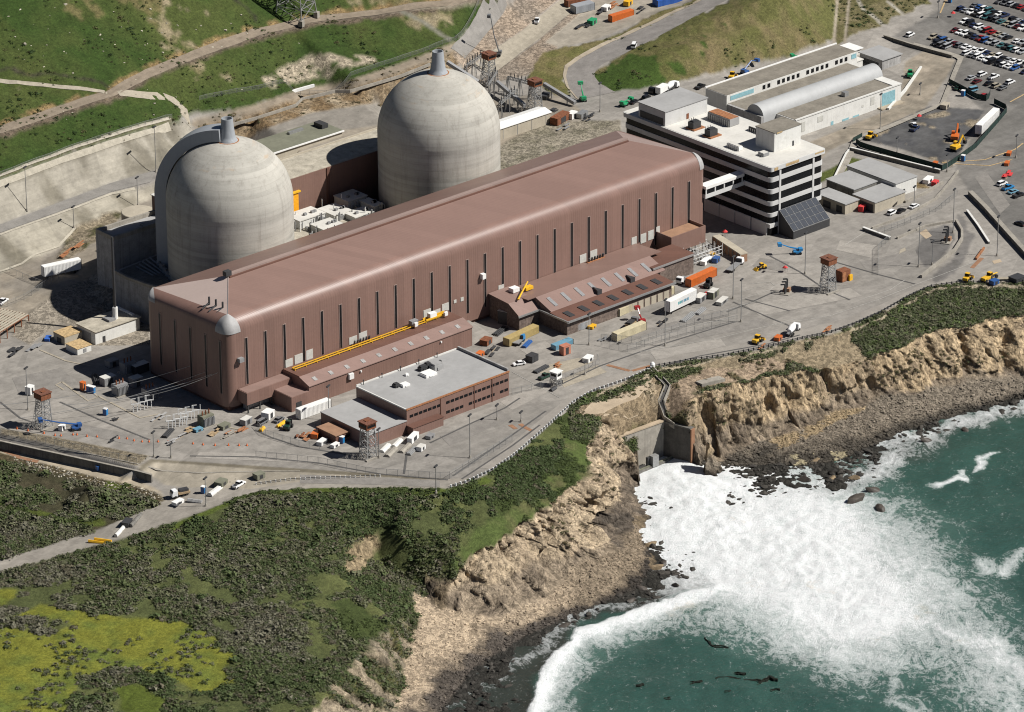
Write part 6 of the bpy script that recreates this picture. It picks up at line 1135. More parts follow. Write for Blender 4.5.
for x, y, yt, l in LAMPS:
    o = lamp0 if first else copy_tree(lamp0); first = False; g = ground(x, y); h = (y-yt)/(FPX/((np.array(g)-CAM)@CF)*math.cos(PIT)); o.location = g; o.rotation_euler = (0, 0, .4); o['label'] = l
    f_, s_, hd_ = KIDS[o.name]; s_.scale = (1, 1, h); s_.location = (0, 0, 0); hd_.location = (0, 0, h)
def pipe_frame(px_, py_, label, h=5.):
    t = thing('standpipe_assembly', label, 'standpipes', ground(px_, py_), .5); b = MB()
    for i in range(3): b.tube((-1.6+i*1.5, 0, 0), (-1.6+i*1.5, 0, h*(.8+.1*i)), .32, n=8).tube((-1.6+i*1.5, 0, h*(.8+.1*i)), (-1.6+i*1.5, 1.6, h*(.8+.1*i)-.3), .3, n=8)
    b.build('pipe', 'steel_dark', t); part_box('base', 'shade_roof', t, (.2, 2.4, -1.2, 1.2, 0, 1.6)); part_box('plinth', 'concrete', t, (-2.4, 2.6, -1.6, 1.8, 0, .3))
pipe_frame(786, 293, 'black triple pipe frame on the open right yard'); pipe_frame(947, 242, 'black triple pipe frame on the dark tarmac circle', 5.6)
rb = thing('rusty_cabinet', 'tall rusty cabinet right beside the open yard guard tower', 'cabinet', ground(843, 280), 0); part_box('body', 'rust_brown', rb, (-2.2, 2.2, -1.6, 1.6, 0, 4.2)); part_box('door', 'rust_orange', rb, (-2, -.2, -1.7, -1.61, .2, 3.8)); part_box('side_box', 'yellow_steel', rb, (1.0, 2.6, -2.4, -1.71, 0, 2.2))
gb = thing('guard_booth', 'white guard booth raised on a steel stand by the pale pads', 'guard booth', ground(556, 386), R_(10)); lattice(MB(), 1.3, 1.3, 3.2, 2, .14, .08).build('stand', 'galvanised', gb); part_box('booth', 'white_paint', gb, (-1.5, 1.5, -1.5, 1.5, 3.2, 5.6)); part_box('window', 'glass_dark', gb, (-1.1, 1.1, -1.56, -1.51, 4.2, 5.1)); part_box('window', 'glass_dark', gb, (-1.56, -1.51, -1.1, 1.1, 4.2, 5.1)); part_box('roof', 'white_paint', gb, (-1.8, 1.8, -1.8, 1.8, 5.6, 5.8)); part_box('stair', 'steel_dark', gb, (1.3, 3.2, -.6, .4, 0, 1.2))
# switchyard gear at the shaded end of the hall
def bus_frame(px_, py_, label, n, s=1.):
    t = thing('bus_frame', label, 'switchgear', ground(px_, py_), R_(-28), group='white switchgear stands'); t.scale = (s, s, s)
    for i in range(n):
        x = -2.6*(n-1)/2+2.6*i; b = MB().tube((x-.7, i*.9, 0), (x-.7, i*.9, 3), .16, n=4).tube((x+.7, i*.9, 0), (x+.7, i*.9, 3), .16, n=4).tube((x-1.5, i*.9, 3), (x+1.5, i*.9, 3), .18, n=4).tube((x-1.4, i*.9, 3), (x-1.4, i*.9, 5), .14, n=4).tube((x+1.4, i*.9, 3), (x+1.4, i*.9, 5), .14, n=4).tube((x-1.4, i*.9, 4.9), (x+.2, i*.9, 4.9), .12, n=4); b.build('stand', 'white_steel', t)
bus_frame(143, 411, 'left group of white switchgear stands at the shadow edge', 3); bus_frame(178, 428, 'front group of white switchgear stands near the hall corner', 3); bus_frame(190, 421, 'rear group of white switchgear stands near the hall corner', 3)
for x, y, l in ((206, 425, 'pale green transformer beside the hall corner'), (120, 394, 'left transformer deep in the hall shadow'), (150, 398, 'middle transformer deep in the hall shadow'), (128, 372, 'rear transformer in the hall shadow')):
    t = thing('transformer', l, 'transformer', ground(x, y), R_(0)); part_box('tank', 'roof_olive' if x > 200 else 'steel_grey', t, (-2.4, 2.4, -1.6, 1.6, .3, 4)); b = MB()
    for i in range(8): b.box(-2.2+i*.58, -1.95+i*.58, -2.3, -1.61, .6, 3.4)
    b.build('radiator', 'steel_grey', t)
    for i in range(3): MB().lathe((-1.4+i*1.4, 0, 4), [(.3, 0), (.22, .6), (.3, .7), (.2, 1.6)], 8).build('bushing', 'rust_brown', t)
    part_box('plinth', 'concrete', t, (-3, 3, -2.6, 2.2, -.2, .3))
for i, (a, b_, l) in enumerate((((205, 372, 11.), (20, 418, 9), 'uppermost power line running left from the hall end wall'), ((212, 374, 11), (62, 405, 6), 'middle power line running left from the hall end wall'), ((218, 372.5, 11), (100, 402, 5), 'lowest power line running left from the hall end wall'), ((190, 366, 12), (0, 405, 9), 'rear power line running left from the hall end wall'))):
    A = Vector(tl(a[0], a[1], 0)); A = Vector(CAM+(CF+CR*(a[0]-512)/FPX+CU*(356-a[1])/FPX)*((-.2-CAM[0])/(CF+CR*(a[0]-512)/FPX+CU*(356-a[1])/FPX)[0])); B = Vector(at(b_[0], b_[1], b_[2])); m = MB()
    P0 = A
    for k in range(1, 13): q = A.lerp(B, k/12); q.z -= 2.2*(1-(2*k/12-1)**2); m.tube(P0, q, .075, n=4, cap=False); P0 = q
    tag(m.build('power_line', 'galvanised', None, loc=tuple(A)), l, 'cable')
# ------------------------------------------------------------------ pavement patches, markings, drains
Q0 = lambda L: [(x, y, 0) for x, y in L]
Q1 = lambda L: [(x, y, -1.25) for x, y in L]; drape('tan_pavement', Q1([(580, 415.5), (602, 395.5), (651, 378)]), Q1([(581, 416.5), (601, 413.5), (641, 398.5), (653, 380)]), 'tan_pad', .14, 8)
MATS['asphalt_pale'] = asphalt('asphalt_pale', (.38, .35, .31), .3); MATS['asphalt_patch'] = asphalt('asphalt_patch', (.275, .255, .23), .3)
for a_, b_, mt in (([(500, 402), (560, 374)], [(512, 410), (570, 381)], 'asphalt_pale'), ([(440, 436), (500, 410)], [(450, 446), (512, 418)], 'asphalt_patch'), ([(610, 338), (720, 310)], [(618, 344), (728, 316)], 'asphalt_patch'), ([(745, 305), (850, 288)], [(760, 316), (862, 296)], 'asphalt_pale'), ([(690, 330), (760, 318)], [(700, 338), (770, 325)], 'asphalt_patch'), ([(200, 452), (330, 456)], [(195, 458), (335, 464)], 'asphalt_pale'), ([(60, 420), (140, 436)], [(52, 428), (132, 445)], 'asphalt_patch'), ([(12, 378), (60, 368)], [(20, 396), (80, 384)], 'asphalt_patch'), ([(860, 262), (915, 250)], [(868, 272), (920, 262)], 'asphalt_patch'), ([(840, 240), (880, 246)], [(836, 250), (872, 258)], 'asphalt_pale'), ([(760, 258), (790, 262)], [(752, 266), (784, 272)], 'asphalt_patch'), ([(520, 350), (545, 341)], [(530, 356), (556, 348)], 'asphalt_pale'), ([(985, 170), (1010, 205)], [(975, 178), (1000, 214)], 'asphalt_patch'), ([(300, 474), (440, 481)], [(300, 482), (440, 487)], 'asphalt_patch'), ([(650, 352), (720, 338)], [(656, 360), (726, 346)], 'asphalt_pale')): drape('pavement_patch', Q0(a_), Q0(b_), mt, .045, 4)
drape('concrete_pad', Q0([(539, 367), (578, 358)]), Q0([(538, 373), (559, 374.5), (594, 362)]), 'concrete_pad', .05); drape('concrete_pad', Q0([(559, 380), (597, 365)]), Q0([(564, 387.5), (607, 372)]), 'concrete_pad', .05)
drape('concrete_pad', Q0([(919, 233), (926, 229)]), Q0([(926, 239), (932, 236)]), 'tan_pad', .05); drape('concrete_pad', Q0([(900, 250), (905, 247.5)]), Q0([(899, 254), (906, 250.5)]), 'concrete_pad', .05); drape('concrete_pad', Q0([(992, 261), (1000, 259)]), Q0([(994, 264), (1002, 262)]), 'tan_pad', .05)
drape('concrete_pad', Q0([(995, 277), (1008, 277)]), Q0([(1000, 283), (1012, 283)]), 'concrete_pad', .05)
drape('coast_road', [(1100, 279, 0), (1023, 279, 0), (958, 280, 0), (920, 286, 0), (880, 305, 0), (840, 320, 0), (790, 333, 0), (724, 347, 0), (680, 354, 0), (645, 364, 0), (610, 376, 0), (575, 392, 0), (540, 420, 0), (508, 446, 0), (480, 468, 0)], [(1100, 283, 0), (1023, 282.5, 0), (958, 283.5, 0), (930, 287.5, 0), (880, 313, 0), (855, 324.3, 0), (805, 338, 0), (768, 347, 0), (724, 355.7, 0), (687, 361, 0), (650, 370, 0), (629, 378.7, 0), (594, 391, 0), (549, 425, 0), (512, 456.5, 0), (493, 469.5, 0)], 'pale_pavement' if False else 'asphalt_coast', .05, 6) if 'asphalt_coast' in MATS or MATS.setdefault('asphalt_coast', asphalt('asphalt_coast', (.34, .312, .275), .12)) else None
MATS['rust_stain'] = asphalt('rust_stain', (.34, .185, .11), .5); MATS['worn_line'] = asphalt('worn_line', (.50, .48, .44), .6)
def stripe(name, pts, w, mat, dz=.08, z=0):
    P_ = []
    for a, b in zip(pts[:-1], pts[1:]):
        A = Vector((*at2(a[0], a[1], z), 0)); B = Vector((*at2(b[0], b[1], z), 0)); n = max(1, int((B-A).length/4)); P_ += [A.lerp(B, i/n) for i in range(n)]
    P_.append(B); n = len(P_); b = MB()
    for i in range(n):
        d = (P_[min(i+1, n-1)]-P_[max(i-1, 0)]).normalized(); s = Vector((-d.y, d.x, 0))*w/2
        for q in (P_[i]-s, P_[i]+s): b.v.append((q.x, q.y, hz(q.x, q.y)+dz))
    b.f = [(2*i, 2*i+2, 2*i+3, 2*i+1) for i in range(n-1)]; return tag(b.build(name, mat), kind='structure')
for L in ([(453, 476), (511, 436), (546, 411)], [(462, 479), (512, 446), (540, 425)], [(350, 455), (300, 447), (270, 437), (255, 430)], [(448, 480), (380, 474), (318, 463), (256, 457), (190, 456)], [(404, 474), (407, 452)], [(430, 443), (470, 424), (505, 408), (520, 398)], [(560, 385), (600, 366), (660, 345), (735, 322)], [(733, 302), (770, 318), (800, 330)], [(745, 299), (790, 311)], [(727, 312), (752, 302), (776, 291)], [(640, 372), (700, 356), (768, 344), (800, 335)], [(770, 256), (800, 272), (826, 290), (850, 300)], [(60, 402), (100, 420), (150, 440)], [(0, 402), (20, 418), (40, 425)], [(835, 262), (880, 275), (915, 284)]): stripe('drain_channel', L, .75, 'asphalt_dark', .07)
for L in ([(740, 292), (768, 285), (846, 285)], [(775, 325), (830, 316), (880, 299), (915, 285), (975, 262)], [(660, 330), (735, 318)], [(640, 352), (720, 338), (800, 318)], [(512, 372), (560, 398)], [(860, 300), (890, 290), (905, 280)], [(655, 300), (720, 312), (760, 300)], [(885, 225), (865, 232), (845, 245)], [(740, 300), (770, 290), (775, 286), (770, 282), (750, 284)]): stripe('painted_line', L, .2, 'worn_line', .09)
for L in ([(942, 163), (985, 160), (1015, 150), (1023, 144)], [(955, 164), (990, 166), (1012, 160)], [(940, 20), (945, 8), (960, 2)], [(1010, 105), (1024, 98)]): stripe('painted_line', L, .6, 'stain_gold', .09)
for L in ([(607, 365), (630, 371)], [(632, 371), (650, 366), (654, 367)], [(520, 424), (526, 428), (532, 431)], [(510, 425), (516, 429)], [(972, 268), (982, 258)], [(0, 447), (20, 455), (38, 459)]): stripe('rust_stain', L, 1.6, 'rust_stain', .06, 0 if L[0][0] > 1 else -3.2)
for L in ([(62, 382), (88, 401), (98, 397), (88, 388)], [(98, 396), (140, 418), (160, 414)], [(62, 382), (56, 385), (64, 390)], [(185, 433), (215, 424), (240, 430)], [(40, 350), (66, 361), (90, 366)]): stripe('pale_kerb', L, .8, 'concrete_pad', .12)
for L in ([(0, 436.5), (60, 447), (100, 456), (137, 464), (200, 470), (300, 471)],): stripe('pale_kerb', L, .5, 'concrete', .14)
drape('kerb_strip', [(832, 182, 0), (843, 164, 0), (853, 139, 0), (890, 126, 0), (940, 105, .4), (948, 85, 1.2), (958, 60, 2.3), (951, 57, 2.4), (912, 46, 2.7)], [(838, 183, 0), (849, 165, 0), (859, 142, 0), (892, 129, 0), (944, 107, .4), (953, 85, 1.2), (964, 58, 2.3), (953, 54, 2.4), (914, 43.5, 2.7)], 'concrete', .5, 3)
# ------------------------------------------------------------------ walls, barriers and fences
def wall_thing(name, label, cat, pts, w, h, mat, z=0, foot=.3, capm=None, post=None):
    P_ = []
    for a, b in zip(pts[:-1], pts[1:]):
        za, zb = (a[2] if len(a) > 2 else z), (b[2] if len(b) > 2 else z); A = Vector((*at2(a[0], a[1], za), za)); B = Vector((*at2(b[0], b[1], zb), zb)); n = max(1, int((B-A).length/6)); P_ += [A.lerp(B, i/n) for i in range(n)]
    P_.append(B); t = thing(name, label, cat, tuple(P_[0]), world=True); zz = [max(p.z, hz(p.x, p.y)) if z is None else p.z for p in P_]
    MB().strip(P_, w, [q-foot for q in zz], [q+h for q in zz]).build('wall', mat, t)
    if capm: MB().strip(P_, w+.3, [q+h for q in zz], [q+h+.22 for q in zz]).build('coping', capm, t)
    return t, P_, zz
wall_thing('retaining_wall', 'dark retaining wall between the left yard and the lower path', 'wall', [(-30, 443, -4), (0, 449, -4), (70, 464.3, -4), (137, 479, -4), (152, 483, -3.6)], .6, 3.0, 'dark_concrete', capm='concrete')
wall_thing('retaining_wall', 'short pale return wall at the end of the dark retaining wall', 'wall', [(137, 478, -3.6), (148, 458.5, 0)], .5, .8, 'concrete')
wall_thing('long_barrier_wall', 'long straight pale topped wall slanting down to the right edge', 'wall', [(970, 195), (985, 210), (1010, 238), (1030, 260)], 1.6, 1.6, 'dark_concrete', capm='concrete')
wall_thing('lot_wall', 'white wall along the front of the dark fenced lot', 'wall', [(850, 151), (890, 161), (940, 173.5)], .5, 1.5, 'dark_concrete', capm='white_wall')
wall_thing('low_wall', 'low wall with dark front below the parked white cars', 'wall', [(863, 230), (890, 240)], .8, 1.1, 'dark_concrete', capm='white_wall')
wall_thing('low_wall', 'long pale low wall from the garage to the lot corner', 'wall', [(872, 229), (905, 217), (935, 200), (948, 185), (958, 172)], .6, .9, 'concrete')
wall_thing('low_wall', 'pale low wall rising to the curved bend', 'wall', [(897, 239), (925, 227), (953, 222)], .6, .9, 'concrete')
wall_thing('low_wall', 'curved pale wall round the dark tarmac circle', 'wall', [(956, 222), (962, 232), (962, 240), (955, 251), (940, 263), (921, 278)], .9, 1.2, 'concrete')
wall_thing('low_wall', 'thin dark barrier inside the right bend', 'wall', [(967, 212), (978, 227), (989, 244)], .5, .8, 'dark_concrete', capm='white_wall')
wall_thing('low_wall', 'orange marked barrier ending at the curved bend', 'wall', [(984, 249), (976, 260)], .6, .9, 'rust_orange')
wall_thing('low_wall', 'pale wall beside the yellow strip right of the long flat building', 'wall', [(905, 203), (925, 194), (943, 183)], .6, 1.0, 'concrete')
wall_thing('low_wall', 'pale low ramp wall left of the dark lot', 'wall', [(832, 184), (846, 155), (850, 150)], .6, 1.0, 'white_wall')
wall_thing('low_wall', 'pale loading wall at the far end of the vaulted workshop', 'wall', [(888, 110), (905, 92), (921, 68)], .9, 1.2, 'white_wall', z=None) if False else wall_thing('low_wall', 'pale loading wall at the far end of the vaulted workshop', 'wall', [(888, 111), (905, 92, .5), (921, 69, 1.2)], .9, 1.3, 'white_wall')
wall_thing('low_wall', 'dark topped wall along the near edge of the big car park', 'wall', [(884, 38, 3), (912, 47, 2.8), (952, 58, 2.4)], .7, 1.2, 'dark_concrete', capm='concrete')
wall_thing('pipe_culvert', 'white pipe lying on the slope above the brown cut', 'pipe', [(283, 96, 18.5), (296, 91, 18.6), (314, 86, 18.8)], .8, .8, 'white_paint')
wall_thing('road_barrier', 'pale barrier along the outer edge of the uphill bench road', 'barrier', [(200, 134, 17), (256, 119, 17), (296, 106, 17), (302, 100, 17), (335, 92, 17), (350, 92, 17), (400, 77, 17), (430, 65, 17.5)], .5, .9, 'concrete')
def fence(label, pts, h=2.4, post=3.5, mat='link', z=0, cat='fence', maxp=95, name='chain_link_fence', pmat='galvanised', pr=.07):
    t = None; P_ = []; zz = lambda p: max(hz(p[0], p[1]), -30)
    L = [Vector((*(ground(p[0], p[1])[:2] if len(p) == 2 else at2(*p)), 0)) for p in pts]; cum = [0]
    for a, b in zip(L[:-1], L[1:]): cum.append(cum[-1]+(b-a).length)
    n = min(maxp, max(2, int(cum[-1]/post)+1))
    for i in range(n):
        s = cum[-1]*i/(n-1); k = max(j for j in range(len(cum)-1) if cum[j] <= s+1e-6); k = min(k, len(L)-2); q = L[k].lerp(L[k+1], (s-cum[k])/max(cum[k+1]-cum[k], 1e-6)); P_.append(Vector((q.x, q.y, zz(q))))
    t = thing(name, label, cat, tuple(P_[0]), world=True); r = MB(); m = MB()
    for a, b in zip(P_[:-1], P_[1:]):
        up = Vector((0, 0, h)); r.tube(a+up*(.8 if cat == 'guard rail' else 1), b+up*(.8 if cat == 'guard rail' else 1), min(pr*.8, .13), n=4)
        if mat: m.poly([a+Vector((0, 0, .1)), b+Vector((0, 0, .1)), b+up*.98, a+up*.98])
    r.build('top_rail', 'steel_dark' if cat == 'guard rail' else pmat, t)
    if mat: m.build('mesh', mat, t)
    pm = MB().tube((0, 0, -.3), (0, 0, h+.1), pr, n=5).build('post', pmat, None, loc=(0, 0, 0))
    for i, a in enumerate(P_):
        o = pm if i == 0 else pm.copy()
        if i: COL.objects.link(o)
        o.parent = t; o.location = a-Vector(WOFF[t.name]); KIDS.setdefault(t.name, []).append(o)
    return t
def _link():
    k = NT('chain_link'); k.col((.30, .30, .29)); k.b.inputs['Alpha'].default_value = .16; return k.fin(.6, .3)
MATS['link'] = _link
def _mesh2():
    k = NT('green_screen'); p = k.pos(); k.col(k.ramp(k.noise(p, .6, 4), (.3, (.009, .022, .018)), (.7, (.018, .04, .033)))); return k.fin(.85)
MATS['screen'] = _mesh2
fence('chain link fence along the edge of the lower left yard', [(0, 433.5), (60, 446.5), (137, 464)], 2.2); fence('chain link fence in front of the front guard tower', [(256, 458), (318, 464), (370, 475), (448, 480), (512, 441)], 2.6); fence('chain link fence from the lower road up to the yellow blocks', [(330, 450), (300, 447), (265, 436), (258, 428)], 2.4)
fence('nearer of two parallel fences across the middle tarmac', [(601, 346), (627, 352), (690, 334), (737, 322)], 2.6); fence('farther of two parallel fences across the middle tarmac', [(601, 341), (640, 344), (690, 326), (737, 314)], 2.6); fence('fence around the pale concrete pads', [(512, 395), (540, 389), (560, 383), (600, 366), (597, 360)], 2.4); fence('fence below the low pale wall of the garage yard', [(878, 236), (905, 225), (940, 210), (957, 196)], 2.4); fence('fence on the open tarmac left of the dark circle', [(878, 275), (878, 250), (890, 240)], 2.4)
fence('yard fence above the gravel slope at the left', [(0, 312, 2), (30, 300, 3), (50, 288, 4), (66, 279, 5)], 2.2); fence('fence beside the white trailer', [(10, 273, 5), (30, 282, 5), (43, 287, 5)], 2.2)
fence('fence along the top of the concrete slope', [(0, 176), (60, 153), (110, 136), (150, 124), (172, 118)], 1.6); fence('fence along the uphill bench road', [(200, 117, 18), (256, 101, 18), (300, 87, 18), (345, 82, 18), (400, 64, 18), (455, 45, 18)], 1.8); fence('fence climbing beside the canal at the top', [(455, 45, 18), (480, 20, 18), (500, 0, 18.5)], 2.0)
fence('dark green screen fence round the front and right of the excavated lot', [(856, 144), (861, 148), (900, 159), (943, 171), (958, 161), (976, 148), (1008, 111), (994, 104)], 2.4, mat='screen', name='screen_fence', pmat='steel_dark'); fence('short dark screen fence in front of the loose cluster of cars', [(949, 86, .8), (962, 93, .6), (976, 101, .5), (988, 103, .5), (990, 97, .5)], 2.4, mat='screen', name='screen_fence', pmat='steel_dark'); fence('short dark screen panel behind the yellow loader', [(853, 143), (862, 138)], 2.2, mat='screen', name='screen_fence', pmat='steel_dark')
fence('left row of white posts along the cliff top coast road', [(x, y-.8) for x, y, z in EDGE[12:22]][::-1], .9, 1.9, None, cat='guard rail', name='guard_rail', pmat='white_steel', pr=.3); fence('right row of dark posts along the cliff top road', [(x, y-.8) for x, y, z in EDGE[1:13]][::-1], .9, 2.0, None, cat='guard rail', name='guard_rail', pmat='steel_dark', pr=.24)
fence('row of short white posts along the lower road below the front guard tower', [(256, 484.5, -.9), (290, 480, -.3), (330, 478, 0), (380, 477)], .8, 1.6, None, cat='guard rail', name='guard_rail', pmat='white_steel', pr=.16)
# covered sloping walkway
cw = thing('covered_walkway', 'sloping covered walkway with pale roof between the hall and the open yard', 'walkway', ground(735, 255), world=True); A = Vector((*at2(716, 240, 2), 0)); B = Vector((*at2(744, 262), 0)); d = (B-A).normalized(); s = Vector((-d.y, d.x, 0))*1.6
MB().quadbox([A-s+Vector((0, 0, 3.6)), B-s+Vector((0, 0, 3.0)), B+s+Vector((0, 0, 3.0)), A+s+Vector((0, 0, 3.6)), A-s+Vector((0, 0, 4)), B-s+Vector((0, 0, 3.4)), B+s+Vector((0, 0, 3.4)), A+s+Vector((0, 0, 4))]).build('roof', 'beige_wall', cw); s2 = s*.9; MB().quadbox([A-s2, B-s2, B+s2, A+s2, A-s2+Vector((0, 0, 3.55)), B-s2+Vector((0, 0, 2.95)), B+s2+Vector((0, 0, 2.95)), A+s2+Vector((0, 0, 3.55))]).build('side', 'shade_roof', cw)
for i in range(8): q = A.lerp(B, i/7)-s; MB().tube(q, q+Vector((0, 0, 3.5)), .14, n=4).build('post', 'beige_wall', cw)
fence('handrail fence of the ramp beside the covered walkway', [(703, 240), (715, 250), (722, 254)], 1.2, 2)
# ------------------------------------------------------------------ outfall works
of_ = thing('outfall_structure', 'concrete outfall with two high walls where the white water pours out', 'outfall', tuple(at(645, 462, -24)), world=True)
w1a, w1b, w2b = Vector(at(617, 437.5, -12)), Vector(at(664, 420.5, -12)), Vector(at(692, 428.5, -12)); flat = lambda v, z: Vector((v.x, v.y, z))
MB().strip([w1a, w1b], 1.2, -28, -12).build('head_wall', 'concrete', of_); MB().strip([w1a, w1b], 1.8, -12, -11.5).build('head_wall_coping', 'tan_pad', of_)
MB().strip([w1b+(w2b-w1b)*.03, w2b], 1.6, -29, -12.2).build('side_wall', 'shaded_concrete', of_); MB().strip([w1b, w2b], 2.2, -12.2, -11.7).build('side_wall_coping', 'dark_concrete', of_); MB().strip([w2b, w2b+(w2b-w1b).normalized()*.5], 2.1, -29, -12.1).build('end_post', 'rust_stain', of_)
s0, s1 = Vector(at(636, 473, -25)), Vector(at(677, 456, -25)); MB().strip([s0, s1], 1.4, -29, -24.6).build('sill', 'dark_concrete', of_); MB().strip([s0, s1], .5, -24.59, -24.2).build('sill_rail', 'roof_olive', of_)
q = at(654, 463, -24); part_box('gate_box', 'galvanised', of_, (q[0]-1.4, q[0]+1.4, q[1]-1, q[1]+1, -25, -21)); q = at(648, 464, -24); part_box('gate_frame', 'steel_dark', of_, (q[0]-.6, q[0]+.6, q[1]-.5, q[1]+.5, -25, -21.4))
a, b_ = Vector(at(670, 417, -11.5)), Vector(at(691, 404, -7.)); MB().strip([a, b_], .8, [-16, -14], [-10.6, -5.2]).build('wing_wall', 'concrete', of_)
st = thing('stair_channel', 'narrow zigzag stair channel with white sides dropping to the outfall', 'stairs', tuple(at(652, 371, 0)), world=True); ch = [Vector(at(*p)) for p in ((651.5, 369.5, .1), (667.5, 386.5, -2.0), (661, 402, -5.8), (666, 417, -10.8), (676, 424, -12.0))]; D_ = []
for i in range(len(ch)): d = (ch[min(i+1, 4)]-ch[max(i-1, 0)]); d.z = 0; d.normalize(); D_.append(Vector((-d.y, d.x, 0)))
for sgn in (-1, 1): MB().strip([p+n*.95*sgn for p, n in zip(ch, D_)], .32, [p.z-1.5 for p in ch], [p.z+.75 for p in ch]).build('side_wall', 'concrete', st)
MB().strip(ch, 1.56, [p.z-1.6 for p in ch], [p.z+.05 for p in ch]).build('steps', 'asphalt_dark', st)
tag(MB().lathe(tuple(ground(652.5, 368)), [(.9, 0), (.9, 1.6), (.5, 2.2), (.1, 2.4)], 12).build('marker_post', 'white_paint', None, loc=ground(652.5, 368)), 'white marker post at the top of the zigzag stair channel', 'post')
q = ground(709, 381); tag(MB().quadbox([(q[0]-5, q[1]-1.6, q[2]-1.2), (q[0]+5, q[1]-3, q[2]-2), (q[0]+5, q[1]+.4, q[2]-2), (q[0]-5, q[1]+1.6, q[2]-1.2), (q[0]-5, q[1]-1.6, q[2]+.9), (q[0]+5, q[1]-3, q[2]+.4), (q[0]+5, q[1]+.4, q[2]+.4), (q[0]-5, q[1]+1.6, q[2]+.9)]).build('concrete_slab', 'concrete', None, loc=q), 'tilted concrete slab on the bare slope right of the stair channel', 'slab')
# ------------------------------------------------------------------ hillside steelwork
py_ = thing('transmission_tower', 'lattice legs of a power pylon cut off by the top edge', 'pylon', ground(296, 15), R_(20)); lattice(MB(), 6., 1.6, 42, 9, .28, .16).build('lattice', 'galvanised', py_); b = MB()
for z in (30, 36, 41): b.tube((-9, 0, z), (9, 0, z), .25, n=4).tube((-9, 0, z), (0, 0, z+2.4), .16, n=4).tube((9, 0, z), (0, 0, z+2.4), .16, n=4)
b.build('cross_arm', 'galvanised', py_)
for sx in (-6, 6):
    for sy in (-6, 6): part_box('footing', 'concrete', py_, (sx-.9, sx+.9, sy-.9, sy+.9, -2, .5))
def gantry(px_, py__, rz, label, L=16, h=7):
    t = thing('switchyard_gantry', label, 'gantry', ground(px_, py__), R_(rz)); b = MB(); c = MB()
    for x in (-L/2, 0, L/2):
        for s in (-1, 1): b.tube((x-.8, s, 0), (x, s*.4, h), .16, n=4).tube((x+.8, s, 0), (x, s*.4, h), .16, n=4)
    b.build('legs', 'galvanised', t)
    for z in (h, h-1): c.tube((-L/2, .4, z), (L/2, .4, z), .14, n=4).tube((-L/2, -.4, z), (L/2, -.4, z), .14, n=4)
    for i in range(int(L/1.5)): x = -L/2+i*1.5; c.tube((x, .4, h), (x+1.5, .4, h-1), .09, n=4).tube((x, -.4, h-1), (x+1.5, -.4, h), .09, n=4)
    c.build('beam', 'galvanised', t)
    for i in range(6): MB().lathe((-L/2+1.5+i*(L-3)/5, 0, h), [(.25, 0), (.15, .8), (.25, 1), (.1, 1.9)], 6).build('insulator', 'steel_dark', t)
gantry(474, 78, 20, 'switchyard gantry just right of the farther dome', 14, 8); gantry(492, 98, 35, 'switchyard gantry in front of the uphill guard tower', 16, 9); gantry(508, 112, 25, 'low switchyard gantry left of the white roofed shed', 16, 7); gantry(520, 96, 100, 'switchyard gantry between the two uphill guard towers', 12, 7)
def conveyor(label, a, b, za, zb):
    A = Vector((*at2(*a), za)); B = Vector((*at2(*b), zb)); A = Vector(at(*a, za)); B = Vector(at(*b, zb)); t = thing('inclined_walkway', label, 'walkway', (A.x, A.y, hz(A.x, A.y)), world=True); MB().tube(A, B, 1.0, n=4).build('truss', 'steel_grey', t); d = (B-A)
    for i in (1, 3): q = A+d*i/4; MB().tube((q.x, q.y, hz(q.x, q.y)-.3), q, .25, n=4).build('leg', 'galvanised', t)
conveyor('steel walkway climbing behind the right uphill guard tower', (544, 84), (575, 103), 14, 10.5); conveyor('steel walkway below the left uphill guard tower', (447, 62), (478, 82), 20, 13); conveyor('steel walkway joining the two switchyard gantries', (497, 82), (525, 106), 14, 12)
cr = lift('dark crane with long boom uphill beside the guard tower', 'grey', 497, 56, 130, (2.5, 0, 17), (1.2, 0, 9)); cr['category'] = 'crane'; cr.name = 'mobile_crane'
# ------------------------------------------------------------------ yard clutter
def clutter(kind, px_, py__, rz, d, label, mat, cat=None):
    t = thing(kind, label, cat or kind.replace('_', ' '), ground(px_, py__), R_(rz)); L, w, h = d; r = random.Random(hash((px_, py__)) % 1000 if False else int(px_*7+py__*13))
    if kind in ('crate', 'site_box', 'generator'):
        part_box('box', mat, t, (-L/2, L/2, -w/2, w/2, .15, h)); part_box('lid', 'white_roof' if kind == 'generator' else mat, t, (-L/2-.08, L/2+.08, -w/2-.08, w/2+.08, h, h+.12)); part_box('skid', 'steel_dark', t, (-L/2, L/2, -w/2+.1, w/2-.1, 0, .15)); part_box('door', 'steel_dark', t, (-L*.2, L*.2, -w/2-.05, -w/2-.001, .3, h*.85))
    elif kind == 'pipe_stack':
        for i in range(4): MB().tube((-L/2, -w/2+w*(i+.5)/4, .25), (L/2, -w/2+w*(i+.5)/4, .25), .24, n=8).build('pipe', mat, t)
        for i in range(3): MB().tube((-L/2, -w/2+w*(i+1)/4, .65), (L/2, -w/2+w*(i+1)/4, .65), .24, n=8).build('pipe', mat, t)
    elif kind == 'concrete_block':
        MB().extr([(-w/2, 0), (w/2, 0), (w/2, h*.4), (w*.22, h), (-w*.22, h), (-w/2, h*.4)], 'x', -L/2, L/2).build('block', mat, t); part_box('lifting_slot', 'steel_dark', t, (-.2, .2, -w/2-.02, w/2+.02, 0, .16))
    else:
        for i in range(5): x, y = r.uniform(-L/2, L/2), r.uniform(-w/2, w/2); part_box('board', mat, t, (x-L*.25, x+L*.25, y-w*.15, y+w*.15, .02+i*.16, .16+i*.16))
        part_box('bearer', 'timber', t, (-L/2, L/2, -.1, .1, -.1, .02))
    return t
